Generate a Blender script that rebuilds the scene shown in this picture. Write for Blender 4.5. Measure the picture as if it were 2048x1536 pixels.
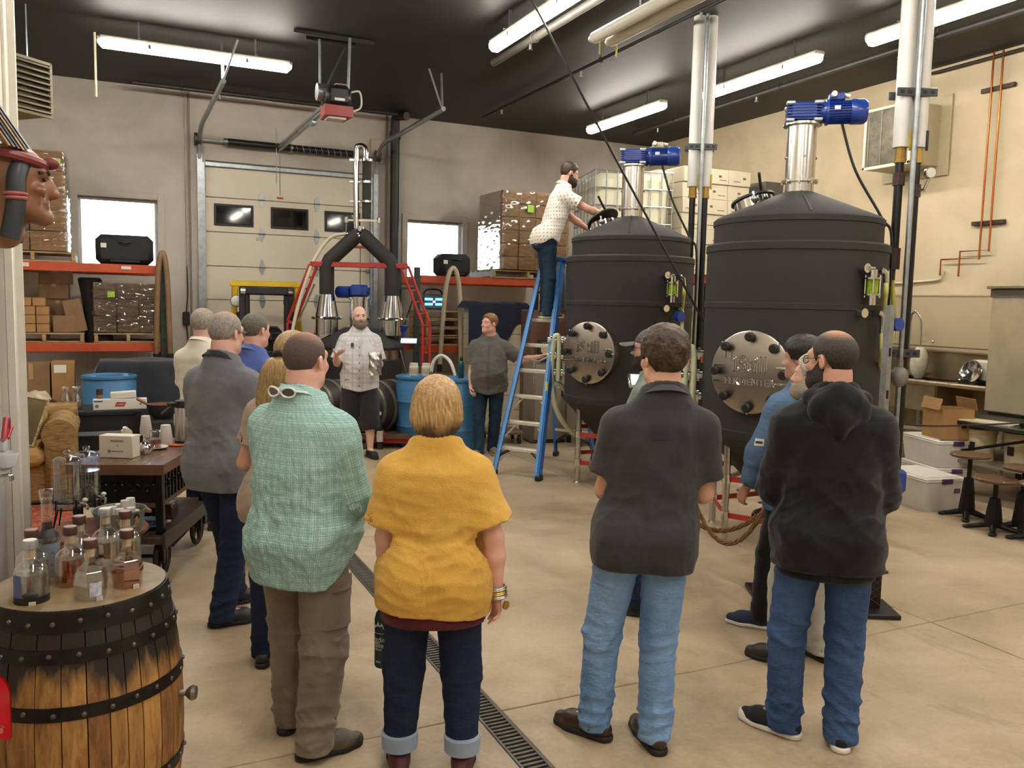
import bpy, bmesh, math, random
import numpy as np
from mathutils import Vector, Matrix, Euler
rnd = random.Random(7)
D = bpy.data
SC = bpy.context.scene
for o in list(D.objects): D.objects.remove(o)
COL = SC.collection
PI = math.pi
rad = math.radians

# ---------------------------------------------------------------- camera, world, exposure
F = 1673.3; PIT, ROL, YAW = rad(5.4542), rad(1.2439), rad(25.4131); HC = 1.88
fwd = Vector((math.sin(YAW)*math.cos(PIT), math.cos(YAW)*math.cos(PIT), -math.sin(PIT)))
rt0 = Vector((math.cos(YAW), -math.sin(YAW), 0)); up0 = rt0.cross(fwd)
rt = rt0*math.cos(ROL)+up0*math.sin(ROL); up = up0*math.cos(ROL)-rt0*math.sin(ROL)
cam = D.cameras.new('camera'); camo = D.objects.new('camera', cam); COL.objects.link(camo)
cam.sensor_fit = 'HORIZONTAL'; cam.sensor_width = 36; cam.lens = 36*F/2048; cam.clip_end = 200
camo.matrix_world = Matrix(((rt.x, up.x, -fwd.x, 0), (rt.y, up.y, -fwd.y, 0), (rt.z, up.z, -fwd.z, HC), (0, 0, 0, 1)))
SC.camera = camo
SC.view_settings.view_transform = 'Standard'; SC.view_settings.look = 'None'; SC.view_settings.gamma = 1
SC.view_settings.use_curve_mapping = False
SC.view_settings.exposure = 1.1
SC.cycles.use_denoising = True; SC.cycles.max_bounces = 7; SC.cycles.diffuse_bounces = 4; SC.cycles.glossy_bounces = 4
SC.cycles.transmission_bounces = 7; SC.cycles.transparent_max_bounces = 12; SC.cycles.caustics_refractive = False; SC.cycles.caustics_reflective = False
SC.cycles.sample_clamp_indirect = 6
W = D.worlds.new('sky'); SC.world = W; W.use_nodes = True
_n = W.node_tree.nodes; _bg = _n['Background']
_sky = _n.new('ShaderNodeTexSky'); _sky.sky_type = 'NISHITA'; _sky.sun_disc = False; _sky.sun_elevation = rad(50); _sky.sun_rotation = rad(200)
W.node_tree.links.new(_sky.outputs[0], _bg.inputs[0]); _bg.inputs[1].default_value = 1.1
LAMP = 30.0

# ---------------------------------------------------------------- helpers
def ray(x, y): return rt*((x-1024)/F)-up*((y-768)/F)+fwd
CP = Vector((0, 0, HC))
def wz(x, y, z=0.0): d = ray(x, y); return CP+d*((z-HC)/d.z)
def wy(x, y, Y): d = ray(x, y); return CP+d*(Y/d.y)
def wx(x, y, X): d = ray(x, y); return CP+d*(X/d.x)
def wd(x, y, t): return CP+ray(x, y)*t
def depth(p): return (Vector(p)-CP).dot(fwd)
def lin(c):
    if isinstance(c, str):
        c = [int(c[i:i+2], 16)/255 for i in (1, 3, 5)] if len(c) == 7 else [int(x*2, 16)/255 for x in c[1:]]
        return tuple(((v+.055)/1.055)**2.4 if v > .04045 else v/12.92 for v in c)+(1,)
    return tuple(c)+(1,) if len(c) == 3 else tuple(c)
MATS = {}
class NT:
    def __init__(s, m): s.t = m.node_tree; s.n = s.t.nodes; s.l = s.t.links; s.p = s.n['Principled BSDF']; s.out = s.n['Material Output']
    def new(s, k, **kw):
        n = s.n.new('ShaderNode'+k)
        for a, b in kw.items():
            if a[0] == '_': n.inputs[a[1:].replace('_', ' ')].default_value = b
            else: setattr(n, a, b)
        return n
    def link(s, a, b): s.l.new(a, b)
    def val(s, x):
        return x
    def math(s, op, a, b=None, c=None, clamp=False):
        n = s.n.new('ShaderNodeMath'); n.operation = op; n.use_clamp = clamp
        for i, v in enumerate((a, b, c)):
            if v is None: continue
            if isinstance(v, (int, float)): n.inputs[i].default_value = v
            else: s.l.new(v, n.inputs[i])
        return n.outputs[0]
    def mix(s, f, a, b, mode='MIX'):
        n = s.n.new('ShaderNodeMix'); n.data_type = 'RGBA'; n.blend_type = mode
        for i, v in ((0, f), (6, a), (7, b)):
            if isinstance(v, (int, float)): n.inputs[i].default_value = v
            elif isinstance(v, tuple): n.inputs[i].default_value = v
            else: s.l.new(v, n.inputs[i])
        return n.outputs[2]
    def noise(s, scale, detail=3, rough=.5, vec=None, dist=0):
        n = s.new('TexNoise'); n.inputs['Scale'].default_value = scale; n.inputs['Detail'].default_value = detail
        n.inputs['Roughness'].default_value = rough; n.inputs['Distortion'].default_value = dist
        if vec is not None: s.l.new(vec, n.inputs['Vector'])
        return n.outputs['Fac']
    def obj(s, sc=(1, 1, 1), rot=(0, 0, 0)):
        c = s.new('TexCoord'); m = s.new('Mapping'); m.inputs['Scale'].default_value = sc; m.inputs['Rotation'].default_value = rot
        s.l.new(c.outputs['Object'], m.inputs['Vector']); return m.outputs[0]
    def ramp(s, f, stops):
        n = s.new('ValToRGB'); e = n.color_ramp.elements
        while len(e) < len(stops): e.new(.5)
        for i, (p, c) in enumerate(stops): e[i].position = p; e[i].color = lin(c) if not isinstance(c, (int, float)) else (c, c, c, 1)
        s.l.new(f, n.inputs[0]); return n.outputs[0]
    def bump(s, h, strength, dist=.01):
        b = s.new('Bump'); b.inputs['Strength'].default_value = strength; b.inputs['Distance'].default_value = dist
        s.l.new(h, b.inputs['Height']); s.l.new(b.outputs[0], s.p.inputs['Normal'])
def mk(name):
    m = D.materials.new(name); m.use_nodes = True; MATS[name] = m; return m, NT(m)
def M(name, col=None, rough=.5, metal=0.0, var=.12, vs=6, bump=0.0, bs=60, st=(1, 1, 1), spec=None, coat=0, col2=None, detail=3, emit=0, sheen=0):
    """plain procedural material: colour with noise variation, fine bump"""
    if name in MATS: return MATS[name]
    m, t = mk(name); c = lin(col); p = t.p
    p.inputs['Roughness'].default_value = rough; p.inputs['Metallic'].default_value = metal
    if spec is not None: p.inputs['Specular IOR Level'].default_value = spec
    if coat: p.inputs['Coat Weight'].default_value = coat
    if sheen: p.inputs['Sheen Weight'].default_value = sheen
    v = t.obj(st)
    if var or col2:
        a = lin(col2) if col2 else tuple(x*(1-var*2) for x in c[:3])+(1,)
        f = t.ramp(t.noise(vs, detail, .6, v), [(.3, 0.), (.7, 1.)])
        t.link(t.mix(f, a, c), p.inputs['Base Color'])
    else: p.inputs['Base Color'].default_value = c
    if bump: t.bump(t.noise(bs, 4, .6, v), bump)
    if emit: p.inputs['Emission Color'].default_value = c; p.inputs['Emission Strength'].default_value = emit
    return m
def glass(name, col, rough=.02, ior=1.45, thin=True, alpha=.25):
    if name in MATS: return MATS[name]
    m, t = mk(name); p = t.p; p.inputs['Base Color'].default_value = lin(col); p.inputs['Roughness'].default_value = rough
    if thin:
        tr = t.new('BsdfTransparent'); tr.inputs[0].default_value = lin(col); mx = t.new('MixShader')
        fr = t.new('LayerWeight'); fr.inputs[0].default_value = .35
        g = t.new('BsdfGlossy'); g.inputs['Roughness'].default_value = rough
        f = t.math('MULTIPLY_ADD', fr.outputs['Facing'], .75, alpha*.25)
        t.link(f, mx.inputs[0]); t.link(tr.outputs[0], mx.inputs[1]); t.link(g.outputs[0], mx.inputs[2]); t.link(mx.outputs[0], t.out.inputs[0])
    else:
        p.inputs['Transmission Weight'].default_value = 1; p.inputs['IOR'].default_value = ior
    return m

def rotm(a, b):
    """matrix whose z axis runs along b-a"""
    d = (Vector(b)-Vector(a)); z = d.normalized()
    x = Vector((0, 0, 1)).cross(z)
    if x.length < 1e-4: x = Vector((1, 0, 0))
    x.normalize(); y = z.cross(x)
    return Matrix(((x.x, y.x, z.x), (x.y, y.y, z.y), (x.z, y.z, z.z)))
def RZ(a): return Matrix.Rotation(a, 3, 'Z')
def RX(a): return Matrix.Rotation(a, 3, 'X')
def RY(a): return Matrix.Rotation(a, 3, 'Y')
class MB:
    def __init__(s): s.v = []; s.f = []
    def add(s, vs, fs):
        n = len(s.v); s.v += [tuple(v) for v in vs]; s.f += [tuple(i+n for i in f) for f in fs]; return s
    def box(s, c, d, r=None, b=0.0):
        c = Vector(c); hx, hy, hz = d[0]/2, d[1]/2, d[2]/2
        b = min(b, hx*.9, hy*.9, hz*.9)
        if b <= 0:
            vs = [Vector((x*hx, y*hy, z*hz)) for x in (-1, 1) for y in (-1, 1) for z in (-1, 1)]
            fs = [(0, 1, 3, 2), (4, 6, 7, 5), (0, 4, 5, 1), (2, 3, 7, 6), (0, 2, 6, 4), (1, 5, 7, 3)]
        else:
            vs = []; idx = {}
            for x in (-1, 1):
                for y in (-1, 1):
                    for z in (-1, 1):
                        for k in range(3):
                            p = [x*(hx-b), y*(hy-b), z*(hz-b)]; p[k] = (x*hx, y*hy, z*hz)[k]
                            idx[(x, y, z, k)] = len(vs); vs.append(Vector(p))
            fs = []
            for k in range(3):
                i, j = [(1, 2), (2, 0), (0, 1)][k]
                for sg in (-1, 1):
                    q = []
                    for (u, w) in ((-1, -1), (1, -1), (1, 1), (-1, 1)):
                        t = [0, 0, 0]; t[k] = sg; t[i] = u; t[j] = w; q.append(idx[(t[0], t[1], t[2], k)])
                    fs.append(q if sg > 0 else q[::-1])
            for k in range(3):
                i, j = [(1, 2), (2, 0), (0, 1)][k]
                for u in (-1, 1):
                    for w in (-1, 1):
                        def g(sg, kk):
                            t = [0, 0, 0]; t[k] = sg; t[i] = u; t[j] = w; return idx[(t[0], t[1], t[2], kk)]
                        q = (g(-1, i), g(1, i), g(1, j), g(-1, j)); fs.append(q if u*w < 0 else q[::-1])
            for x in (-1, 1):
                for y in (-1, 1):
                    for z in (-1, 1):
                        q = [idx[(x, y, z, k)] for k in range(3)]; fs.append(q if x*y*z > 0 else q[::-1])
        if r is not None: vs = [r @ v for v in vs]
        return s.add([v+c for v in vs], fs)
    def cyl(s, a, b, r, r2=None, n=16, cap=True):
        a, b = Vector(a), Vector(b); R = rotm(a, b); r2 = r if r2 is None else r2
        vs = []; fs = []
        for p, q in ((a, r), (b, r2)):
            for i in range(n):
                t = 2*PI*i/n; vs.append(p+R @ Vector((q*math.cos(t), q*math.sin(t), 0)))
        for i in range(n): j = (i+1) % n; fs.append((i, j, n+j, n+i))
        if cap: fs.append(tuple(range(n-1, -1, -1))); fs.append(tuple(range(n, 2*n)))
        return s.add(vs, fs)
    def pipe(s, a, b, ro, ri, n=20):
        a, b = Vector(a), Vector(b); R = rotm(a, b); vs = []; fs = []
        for p, q in ((a, ro), (b, ro), (b, ri), (a, ri)):
            for i in range(n): t = 2*PI*i/n; vs.append(p+R @ Vector((q*math.cos(t), q*math.sin(t), 0)))
        for k in range(4):
            for i in range(n): j = (i+1) % n; k2 = (k+1) % 4; fs.append((k*n+i, k*n+j, k2*n+j, k2*n+i))
        return s.add(vs, fs)
    def lathe(s, prof, c=(0, 0, 0), n=24, R=None, closed=False, a0=0, a1=2*PI):
        """prof: list of (radius, height) turned about z"""
        c = Vector(c); vs = []; fs = []; full = abs(a1-a0-2*PI) < 1e-6; m = n if full else n+1
        for (r, z) in prof:
            for i in range(m):
                t = a0+(a1-a0)*i/n; v = Vector((r*math.cos(t), r*math.sin(t), z)); vs.append(c+(R @ v if R is not None else v))
        k = len(prof)
        for q in range(k-1 if not closed else k):
            q2 = (q+1) % k
            for i in range(n):
                j = (i+1) % m; fs.append((q*m+i, q*m+j, q2*m+j, q2*m+i))
        if not closed and full:
            if prof[0][0] > 1e-5: fs.append(tuple(range(m-1, -1, -1)))
            if prof[-1][0] > 1e-5: fs.append(tuple((k-1)*m+i for i in range(m)))
        return s.add(vs, fs)
    def tube(s, pts, r, n=10, cap=True, closed=False):
        P = [Vector(p) for p in pts]; k = len(P); vs = []; fs = []; N = None
        rr = r if isinstance(r, (list, tuple)) else [r]*k
        for i in range(k):
            if closed: t = (P[(i+1) % k]-P[i-1])
            else: t = P[min(i+1, k-1)]-P[max(i-1, 0)]
            t.normalize()
            if N is None:
                N = Vector((0, 0, 1)).cross(t)
                if N.length < 1e-3: N = Vector((1, 0, 0))
            N = (N-t*N.dot(t)).normalized(); B = t.cross(N)
            for j in range(n): a = 2*PI*j/n; vs.append(P[i]+N*(rr[i]*math.cos(a))+B*(rr[i]*math.sin(a)))
        for i in range(k if closed else k-1):
            i2 = (i+1) % k
            for j in range(n): j2 = (j+1) % n; fs.append((i*n+j, i*n+j2, i2*n+j2, i2*n+j))
        if cap and not closed: fs.append(tuple(range(n-1, -1, -1))); fs.append(tuple((k-1)*n+j for j in range(n)))
        return s.add(vs, fs)
    def ell(s, c, r, R=None, n=16, m=10):
        c = Vector(c); vs = []; fs = []
        for i in range(m+1):
            p = PI*i/m
            for j in range(n):
                t = 2*PI*j/n; v = Vector((r[0]*math.sin(p)*math.cos(t), r[1]*math.sin(p)*math.sin(t), -r[2]*math.cos(p)))
                vs.append(c+(R @ v if R is not None else v))
        for i in range(m):
            for j in range(n): j2 = (j+1) % n; fs.append((i*n+j, i*n+j2, (i+1)*n+j2, (i+1)*n+j))
        return s.add(vs, fs)
    def torus(s, c, R0, r, R=None, n=28, m=8):
        c = Vector(c); pts = []
        for i in range(n): t = 2*PI*i/n; v = Vector((R0*math.cos(t), R0*math.sin(t), 0)); pts.append(c+(R @ v if R is not None else v))
        return s.tube(pts, r, m, closed=True)
    def prism(s, poly, z0, z1, R=None, c=(0, 0, 0)):
        """poly: 2D points counter-clockwise, extruded from z0 to z1"""
        n = len(poly); c = Vector(c)
        vs = [Vector((p[0], p[1], z)) for z in (z0, z1) for p in poly]
        if R is not None: vs = [R @ v for v in vs]
        fs = [tuple(range(n-1, -1, -1)), tuple(range(n, 2*n))]+[(i, (i+1) % n, n+(i+1) % n, n+i) for i in range(n)]
        return s.add([v+c for v in vs], fs)
    def grid(s, fn, nu, nv, cu=False):
        vs = [fn(i/nu, j/nv) for j in range(nv+1) for i in range(nu+(0 if cu else 1))]; m = nu+(0 if cu else 1)
        return s.add(vs, [(j*m+i, j*m+(i+1) % m, (j+1)*m+(i+1) % m, (j+1)*m+i) for j in range(nv) for i in range(nu)])
    def mesh(s, name, mat, ang=38):
        me = D.meshes.new(name); me.from_pydata(s.v, [], s.f)
        bm = bmesh.new(); bm.from_mesh(me); bmesh.ops.recalc_face_normals(bm, faces=bm.faces); bm.to_mesh(me); bm.free()
        if mat: me.materials.append(mat)
        me.shade_smooth(); me.set_sharp_from_angle(angle=rad(ang)); return me
KIDS = {}
def link(name, me, parent=None):
    o = D.objects.new(name, me); COL.objects.link(o)
    if parent is not None: o.parent = parent; KIDS.setdefault(parent, []).append(o)
    return o
def part(name, mb, mat, parent, ang=38, label=None):
    o = link(name, mb.mesh(name, mat, ang), parent)
    if label: o['label'] = label
    return o
def tag(o, label, cat, group=None, kind=None):
    o['label'] = label; o['category'] = cat
    if group: o['group'] = group
    if kind: o['kind'] = kind
    return o
def thing(name, label, cat, loc=(0, 0, 0), rotz=0.0, group=None):
    o = D.objects.new(name, None); o.empty_display_size = .1; COL.objects.link(o); o.location = loc; o.rotation_euler = (0, 0, rotz)
    return tag(o, label, cat, group)
def solo(name, mb, mat, label, cat, loc=(0, 0, 0), rotz=0.0, group=None, ang=38):
    o = link(name, mb.mesh(name, mat, ang)); o.location = loc; o.rotation_euler = (0, 0, rotz); return tag(o, label, cat, group)
def struct(name, mb, mat, parent=None, ang=38):
    o = link(name, mb.mesh(name, mat, ang), parent)
    if parent is None: o['kind'] = 'structure'
    return o
def kids(o): return list(KIDS.get(o, ()))
def dup(root, loc, rotz=0.0, label=None, group=None):
    r = root.copy(); COL.objects.link(r); r.location = loc; r.rotation_euler = (0, 0, rotz)
    if label: r['label'] = label
    if group: r['group'] = group
    for ch in kids(root):
        c = ch.copy(); COL.objects.link(c); c.parent = r; KIDS.setdefault(r, []).append(c)
        for g in kids(ch):
            d = g.copy(); COL.objects.link(d); d.parent = c; KIDS.setdefault(c, []).append(d)
    return r
def text_mb(s, size, depth=.002, R=None, c=(0, 0, 0), bend=None, align='CENTER', outline=0):
    cu = D.curves.new('text', 'FONT'); cu.body = s; cu.size = size; cu.align_x = align; cu.align_y = 'CENTER'; cu.extrude = depth/2; cu.resolution_u = 3
    if outline: cu.fill_mode = 'NONE'; cu.bevel_depth = outline; cu.bevel_resolution = 0; cu.extrude = 0
    o = D.objects.new('text', cu); COL.objects.link(o)
    me = D.meshes.new_from_object(o.evaluated_get(bpy.context.evaluated_depsgraph_get()))
    vs = [v.co.copy() for v in me.vertices]; fs = [tuple(p.vertices) for p in me.polygons]
    D.objects.remove(o); D.curves.remove(cu); D.meshes.remove(me)
    if bend: vs = [Vector(((bend+v.z)*math.sin(v.x/bend), v.y, (bend+v.z)*math.cos(v.x/bend)-bend)) for v in vs]
    c = Vector(c); mb = MB(); mb.add([c+(R @ v if R is not None else v) for v in vs], fs); return mb
def bez(P, n=16):
    """smooth path through the points (Catmull-Rom)"""
    P = [Vector(p) for p in P]; out = []
    for i in range(len(P)-1):
        a, b, c, d = P[max(i-1, 0)], P[i], P[i+1], P[min(i+2, len(P)-1)]
        for k in range(n):
            t = k/n; out.append(.5*((2*b)+(c-a)*t+(2*a-5*b+4*c-d)*t*t+(3*b-a-3*c+d)*t**3))
    return out+[P[-1]]

# ================================================================ structure
YB, XR, ZC = 14.0, 9.57, 5.0
XL, YF = -4.5, -5.0
def concrete():
    m, t = mk('polished concrete'); v = t.obj()
    a = t.noise(.55, 4, .62, v, .6); b = t.noise(3.1, 5, .65, v, .3); c = t.noise(38, 3, .6, v)
    k = t.math('ADD', t.math('MULTIPLY', a, .6), t.math('MULTIPLY', b, .4))
    col = t.ramp(k, [(.33, '#84735c'), (.45, '#a59176'), (.55, '#b6a287'), (.68, '#c6b599')])
    st = t.ramp(t.noise(1.3, 6, .7, t.obj((1.5, .8, 1), (0, 0, .5)), 1.2), [(.58, 0.), (.68, 1.)])
    col = t.mix(t.math('MULTIPLY', st, .35), col, lin('#6d5d49'))
    col = t.mix(.12, col, t.ramp(c, [(.3, '#8a775f'), (.7, '#cdbb9f')]))
    t.link(col, t.p.inputs['Base Color'])
    t.link(t.math('MULTIPLY_ADD', b, .3, .24), t.p.inputs['Roughness']); t.p.inputs['Specular IOR Level'].default_value = .42
    t.bump(c, .04, .004); return m
CONC = concrete()
def wallmat(name, c1, c2, c3):
    m, t = mk(name); v = t.obj()
    a = t.noise(.9, 5, .6, v, .4); col = t.ramp(a, [(.35, c1), (.5, c2), (.66, c3)])
    t.link(t.mix(t.math('MULTIPLY', t.noise(9, 4, .6, v), .22), col, lin(c1)), t.p.inputs['Base Color'])
    t.p.inputs['Roughness'].default_value = .75; t.bump(t.noise(70, 3, .6, v), .12, .004); return m
WALL = wallmat('painted concrete wall', '#b0a79b', '#bfb6aa', '#cac1b5')
WALLR = wallmat('painted wall warm', '#bba98a', '#c9b797', '#d0bfa0')
BLACKC = M('black ceiling paint', '#242321', .6, var=.15, vs=1.5, bump=.1, bs=8)
WHITE = M('white trim paint', '#d8d2c6', .5, var=.04)
# floor: cast slabs divided by saw cuts, drain channel left open
xs = [XL-.3, -1.43, 1.52, 4.47, 7.42, XR+.3]; ys = [YF, -2.72, .33, 3.37, 6.41, 9.45, 12.5, YB+.3]
base = MB().box((2.5, 4.5, -.28), (15, 20, .12)); floor = struct('floor', base, M('dark subfloor', '#2a2622', .9))
for i in range(5):
    for j in range(7):
        x0, x1, y0, y1 = xs[i]+.004, xs[i+1]-.004, ys[j]+.004, ys[j+1]-.004
        if j < 4 and i == 1: x1 = 1.455
        if j < 4 and i == 2: x0 = 1.585
        part('slab', MB().box(((x0+x1)/2, (y0+y1)/2, -.1), (x1-x0, y1-y0, .2), b=.004), CONC, floor)
# walls with their openings
def wall_open(name, axis, pos, th, u0, u1, z1, holes, mat):
    us = sorted({u0, u1, *[h[0] for h in holes], *[h[1] for h in holes]}); zs = sorted({0, z1, *[h[2] for h in holes], *[h[3] for h in holes]})
    mb = MB()
    for a, b in zip(us, us[1:]):
        run = None
        for c, d in zip(zs, zs[1:]):
            if any(h[0] <= a and b <= h[1] and h[2] <= c and d <= h[3] for h in holes): continue
            cc, dd = ((a+b)/2, pos, (c+d)/2), (b-a, th, d-c)
            if axis == 'x': cc, dd = (cc[1], cc[0], cc[2]), (dd[1], dd[0], dd[2])
            mb.box(cc, dd)
    return struct(name, mb, mat)
WINS = [(-.46, .62, 2.3, 3.33), (4.59, 5.61, 2.28, 3.29)]
DOOR = (1.27, 3.95, 0, 4.0)
wall_open('wall_back', 'y', YB+.1, .2, XL, XR+.2, ZC+.1, WINS+[DOOR], WALL)
wr = wall_open('wall_right', 'x', XR+.1, .2, YF, YB+.2, ZC+.1, [], WALLR)
part('panel', MB().box((XR-.008, 6.0, 1.05), (.016, 10.4, 2.1), b=.004), M('washable wall panel', '#b9a888', .4, var=.05, vs=2), wr)
part('panel_cap', MB().box((XR-.012, 6.0, 2.105), (.024, 10.4, .02)), M('panel cap', '#a8977a', .5), wr)
wl = wall_open('wall_left', 'x', -.665, .13, -1.0, 6.32, ZC+.1, [(4.6, 5.9, 0, 2.35)], M('left wall paint', '#cfc6b8', .6, var=.05, vs=2))
part('corner_trim', MB().box((-.635, 6.33, 2.5), (.2, .03, 5.0), b=.004), WHITE, wl)
part('corner_trim', MB().box((-.59, 6.25, 2.5), (.022, .15, 5.0), b=.004), WHITE, wl)
part('door_head', MB().box((-.565, 5.25, 2.39), (.075, 1.65, .19), b=.006), WHITE, wl)
part('door_jamb', MB().box((-.575, 5.96, 1.17), (.05, .12, 2.34), b=.006), WHITE, wl)
part('door_jamb', MB().box((-.575, 4.54, 1.17), (.05, .12, 2.34), b=.006), WHITE, wl)
part('door_leaf', MB().box((-.655, 5.25, 1.17), (.045, 1.28, 2.32), b=.004), M('grey door', '#b4b0aa', .5), wl)
part('baseboard', MB().box((-.59, 6.1, .05), (.03, .5, .1), b=.004), M('dark wood base', '#4a372a', .6), wl)
struct('wall_front', MB().box((2.5, YF-.1, 2.55), (15, .2, 5.1)), WALL)
struct('wall_side', MB().box((XL-.1, 4.5, 2.55), (.2, 19.4, 5.1)), WALL)
struct('ceiling', MB().box((2.5, 4.5, ZC+.1), (15, 19.6, .2)), BLACKC)
# vertical joints of the wall
jm = M('joint sealant', '#8f8475', .8)
for i, x in enumerate((1.08, 4.2)):
    struct('trim_%d' % (i+1), MB().box((x, YB-.012, 2.5), (.03, .024, 5.0), b=.003), jm)
# windows
gl = glass('window glass', '#f4f8fb', .02, alpha=.15)
outside = M('bright outdoor ground', '#c9c5bb', .9, var=.05)
for i, (a, b, c, d) in enumerate(WINS):
    fr = MB(); e = .1
    for (x, z, w, h) in ((a-e/2, (c+d)/2, e, d-c+2*e), (b+e/2, (c+d)/2, e, d-c+2*e), ((a+b)/2, d+e/2, b-a, e), ((a+b)/2, c-e/2, b-a, e)):
        fr.box((x, YB-.012, z), (w, .03, h), b=.005)
    w = struct('window_%d' % (i+1), fr, WALL)
    sash = MB()
    for (x, z, ww, h) in ((a+.02, (c+d)/2, .04, d-c), (b-.02, (c+d)/2, .04, d-c), ((a+b)/2, d-.02, b-a-.08, .04), ((a+b)/2, c+.02, b-a-.08, .04)):
        sash.box((x, YB+.12, z), (ww, .05, h), b=.004)
    part('sash', sash, WHITE, w)
    part('pane', MB().box(((a+b)/2, YB+.12, (c+d)/2), (b-a-.08, .008, d-c-.08)), gl, w)
# sectional garage door: eight stacked sections, three with a dark lite in one row
dm = M('garage door steel', '#ddd2bd', .45, var=.03, vs=2, bump=.05, bs=90)
door = struct('door_1', MB().box((2.61, YB+.16, 2.0), (2.66, .02, 3.96)), M('door backing', '#8d8676', .8))
zb = [.02, .245, .78, 1.315, 1.85, 2.38, 2.914, 3.45, 3.985]
blk = M('black rubber', '#161616', .45, var=.1); steel = M('galvanised steel', '#aab0b3', .38, .85, var=.15, vs=14)
pane_dark = M('tinted pane', '#121110', .05, var=0, spec=.6)
for a, b in zip(zb, zb[1:]):
    part('section', MB().box((2.61, YB+.11, (a+b)/2), (2.72, .05, b-a-.008), b=.006), dm, door)
for x0 in (1.46, 2.33, 3.2):
    f = MB()
    f.box((x0+.28, YB+.078, 3.335), (.6, .022, .04), b=.006).box((x0+.28, YB+.078, 3.035), (.6, .022, .04), b=.006)
    f.box((x0, YB+.078, 3.185), (.04, .022, .27), b=.006).box((x0+.56, YB+.078, 3.185), (.04, .022, .27), b=.006)
    w = part('window_frame', f, blk, door)
    part('pane', MB().box((x0+.28, YB+.084, 3.185), (.54, .008, .27)), pane_dark, w)
def diamond(x, z, w=.05, h=.12):
    return MB().prism([(-w, 0), (-w*.3, -h), (w*.3, -h), (w, 0), (w*.3, h), (-w*.3, h)], 0, .012, RX(PI/2), (x, YB+.085, z)).cyl((x-.05, YB+.068, z), (x+.05, YB+.068, z), .011, n=8)
for z in zb[2:8]:
    for x in (2.17, 3.05): part('hinge', diamond(x, z), steel, door)
    for x in (1.29, 3.92):
        part('roller_hinge', MB().box((x, YB+.07, z), (.07, .03, .06), b=.006).cyl((x-.06 if x < 2 else x+.06, YB+.05, z), (x, YB+.05, z), .02, n=10), steel, door)
part('top_rail', MB().box((2.61, YB+.06, 3.95), (2.72, .07, .07), b=.008), steel, door)
part('lift_handle', MB().box((3.05, YB+.08, 1.12), (.07, .012, .05), b=.004), M('red sticker', '#a4362c', .5), door)
part('lock_plate', MB().box((2.1, YB+.08, 2.83), (.03, .012, .05), b=.004), steel, door)
# door frame jambs
for x in (1.19, 4.07): struct('trim_%d' % (3 if x < 2 else 4), MB().box((x+(.06 if x < 2 else -.06), YB-.02, 2.0), (.12, .04, 4.02), b=.005), WALL)

# ================================================================ overhead
fixb = M('grey fixture body', '#b9b4a8', .5)
lampm, _t = mk('lit diffuser'); _t.p.inputs['Base Color'].default_value = lin('#fff4e0'); _t.p.inputs['Emission Color'].default_value = lin((1, .945, .85)); _t.p.inputs['Emission Strength'].default_value = LAMP
def strip_light(c, L, along, label, drop):
    t = thing('strip_light', label, 'ceiling light', c, 0 if along == 'y' else PI/2, 'sealed fluorescent strip lights on the ceiling')
    n = 12; hw = .075
    def prof(y, s): return [(-hw*s, y, 0), (-hw*s*.9, y, -.045*s), (-hw*s*.45, y, -.075*s), (hw*s*.45, y, -.075*s), (hw*s*.9, y, -.045*s), (hw*s, y, 0)]
    P = [prof(-L/2, .35), prof(-L/2+.05, 1), prof(L/2-.05, 1), prof(L/2, .35)]
    vs = [p for q in P for p in q]; fs = [(k*6+i, k*6+(i+1) % 6, (k+1)*6+(i+1) % 6, (k+1)*6+i) for k in range(3) for i in range(6)]+[(5, 4, 3, 2, 1, 0), tuple(range(18, 24))]
    part('diffuser', MB().add(vs, fs), lampm, t, 20)
    part('housing', MB().box((0, 0, .028), (.13, L-.04, .055), b=.012), fixb, t)
    for y in (-L/2+.02, L/2-.02): part('end_cap', MB().box((0, y, .02), (.1, .05, .05), b=.012), fixb, t)
    for y in (-L*.3, L*.3):
        part('hanger', MB().box((0, y, .055+drop/2), (.03, .02, drop)).box((0, y, .06), (.15, .03, .006)), steel, t)
    for y in (-.25, .25): part('clip', MB().box((.078, y*L, -.02), (.012, .03, .05), b=.003).box((-.078, y*L, -.02), (.012, .03, .05), b=.003), steel, t)
    return t
LZ = 4.74; DR = ZC-LZ-.055
strip_light((.96, 10.83, LZ), 2.15, 'x', 'lit ceiling strip crossing in front of the garage door, left side', DR)
strip_light((3.88, 7.75, LZ), 2.2, 'y', 'lit ceiling strip beside the grey pipe, left of the hanging white tubes', DR)
strip_light((7.05, 11.08, LZ), 2.1, 'y', 'lit ceiling strip above the left tank motor, nearest the back corner', DR)
strip_light((7.22, 8.35, LZ), 2.1, 'y', 'lit ceiling strip right of the middle white pipes, above the right tank', DR)
strip_light((7.26, 5.6, LZ), 2.2, 'y', 'lit ceiling strip passing behind the right-hand white pipes', DR)
hid = 'lit ceiling strip above the visitors, out of the picture'
for i, c in enumerate(((.6, 6.6), (3.88, 4.2), (.6, 2.2), (3.88, .6), (.6, -1.6), (7.26, 1.6), (3.88, -2.6), (7.26, -2), (-2.4, 9.5), (-2.6, 4.5))):
    strip_light((c[0], c[1], LZ), 2.2, 'y', hid, DR)
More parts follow.
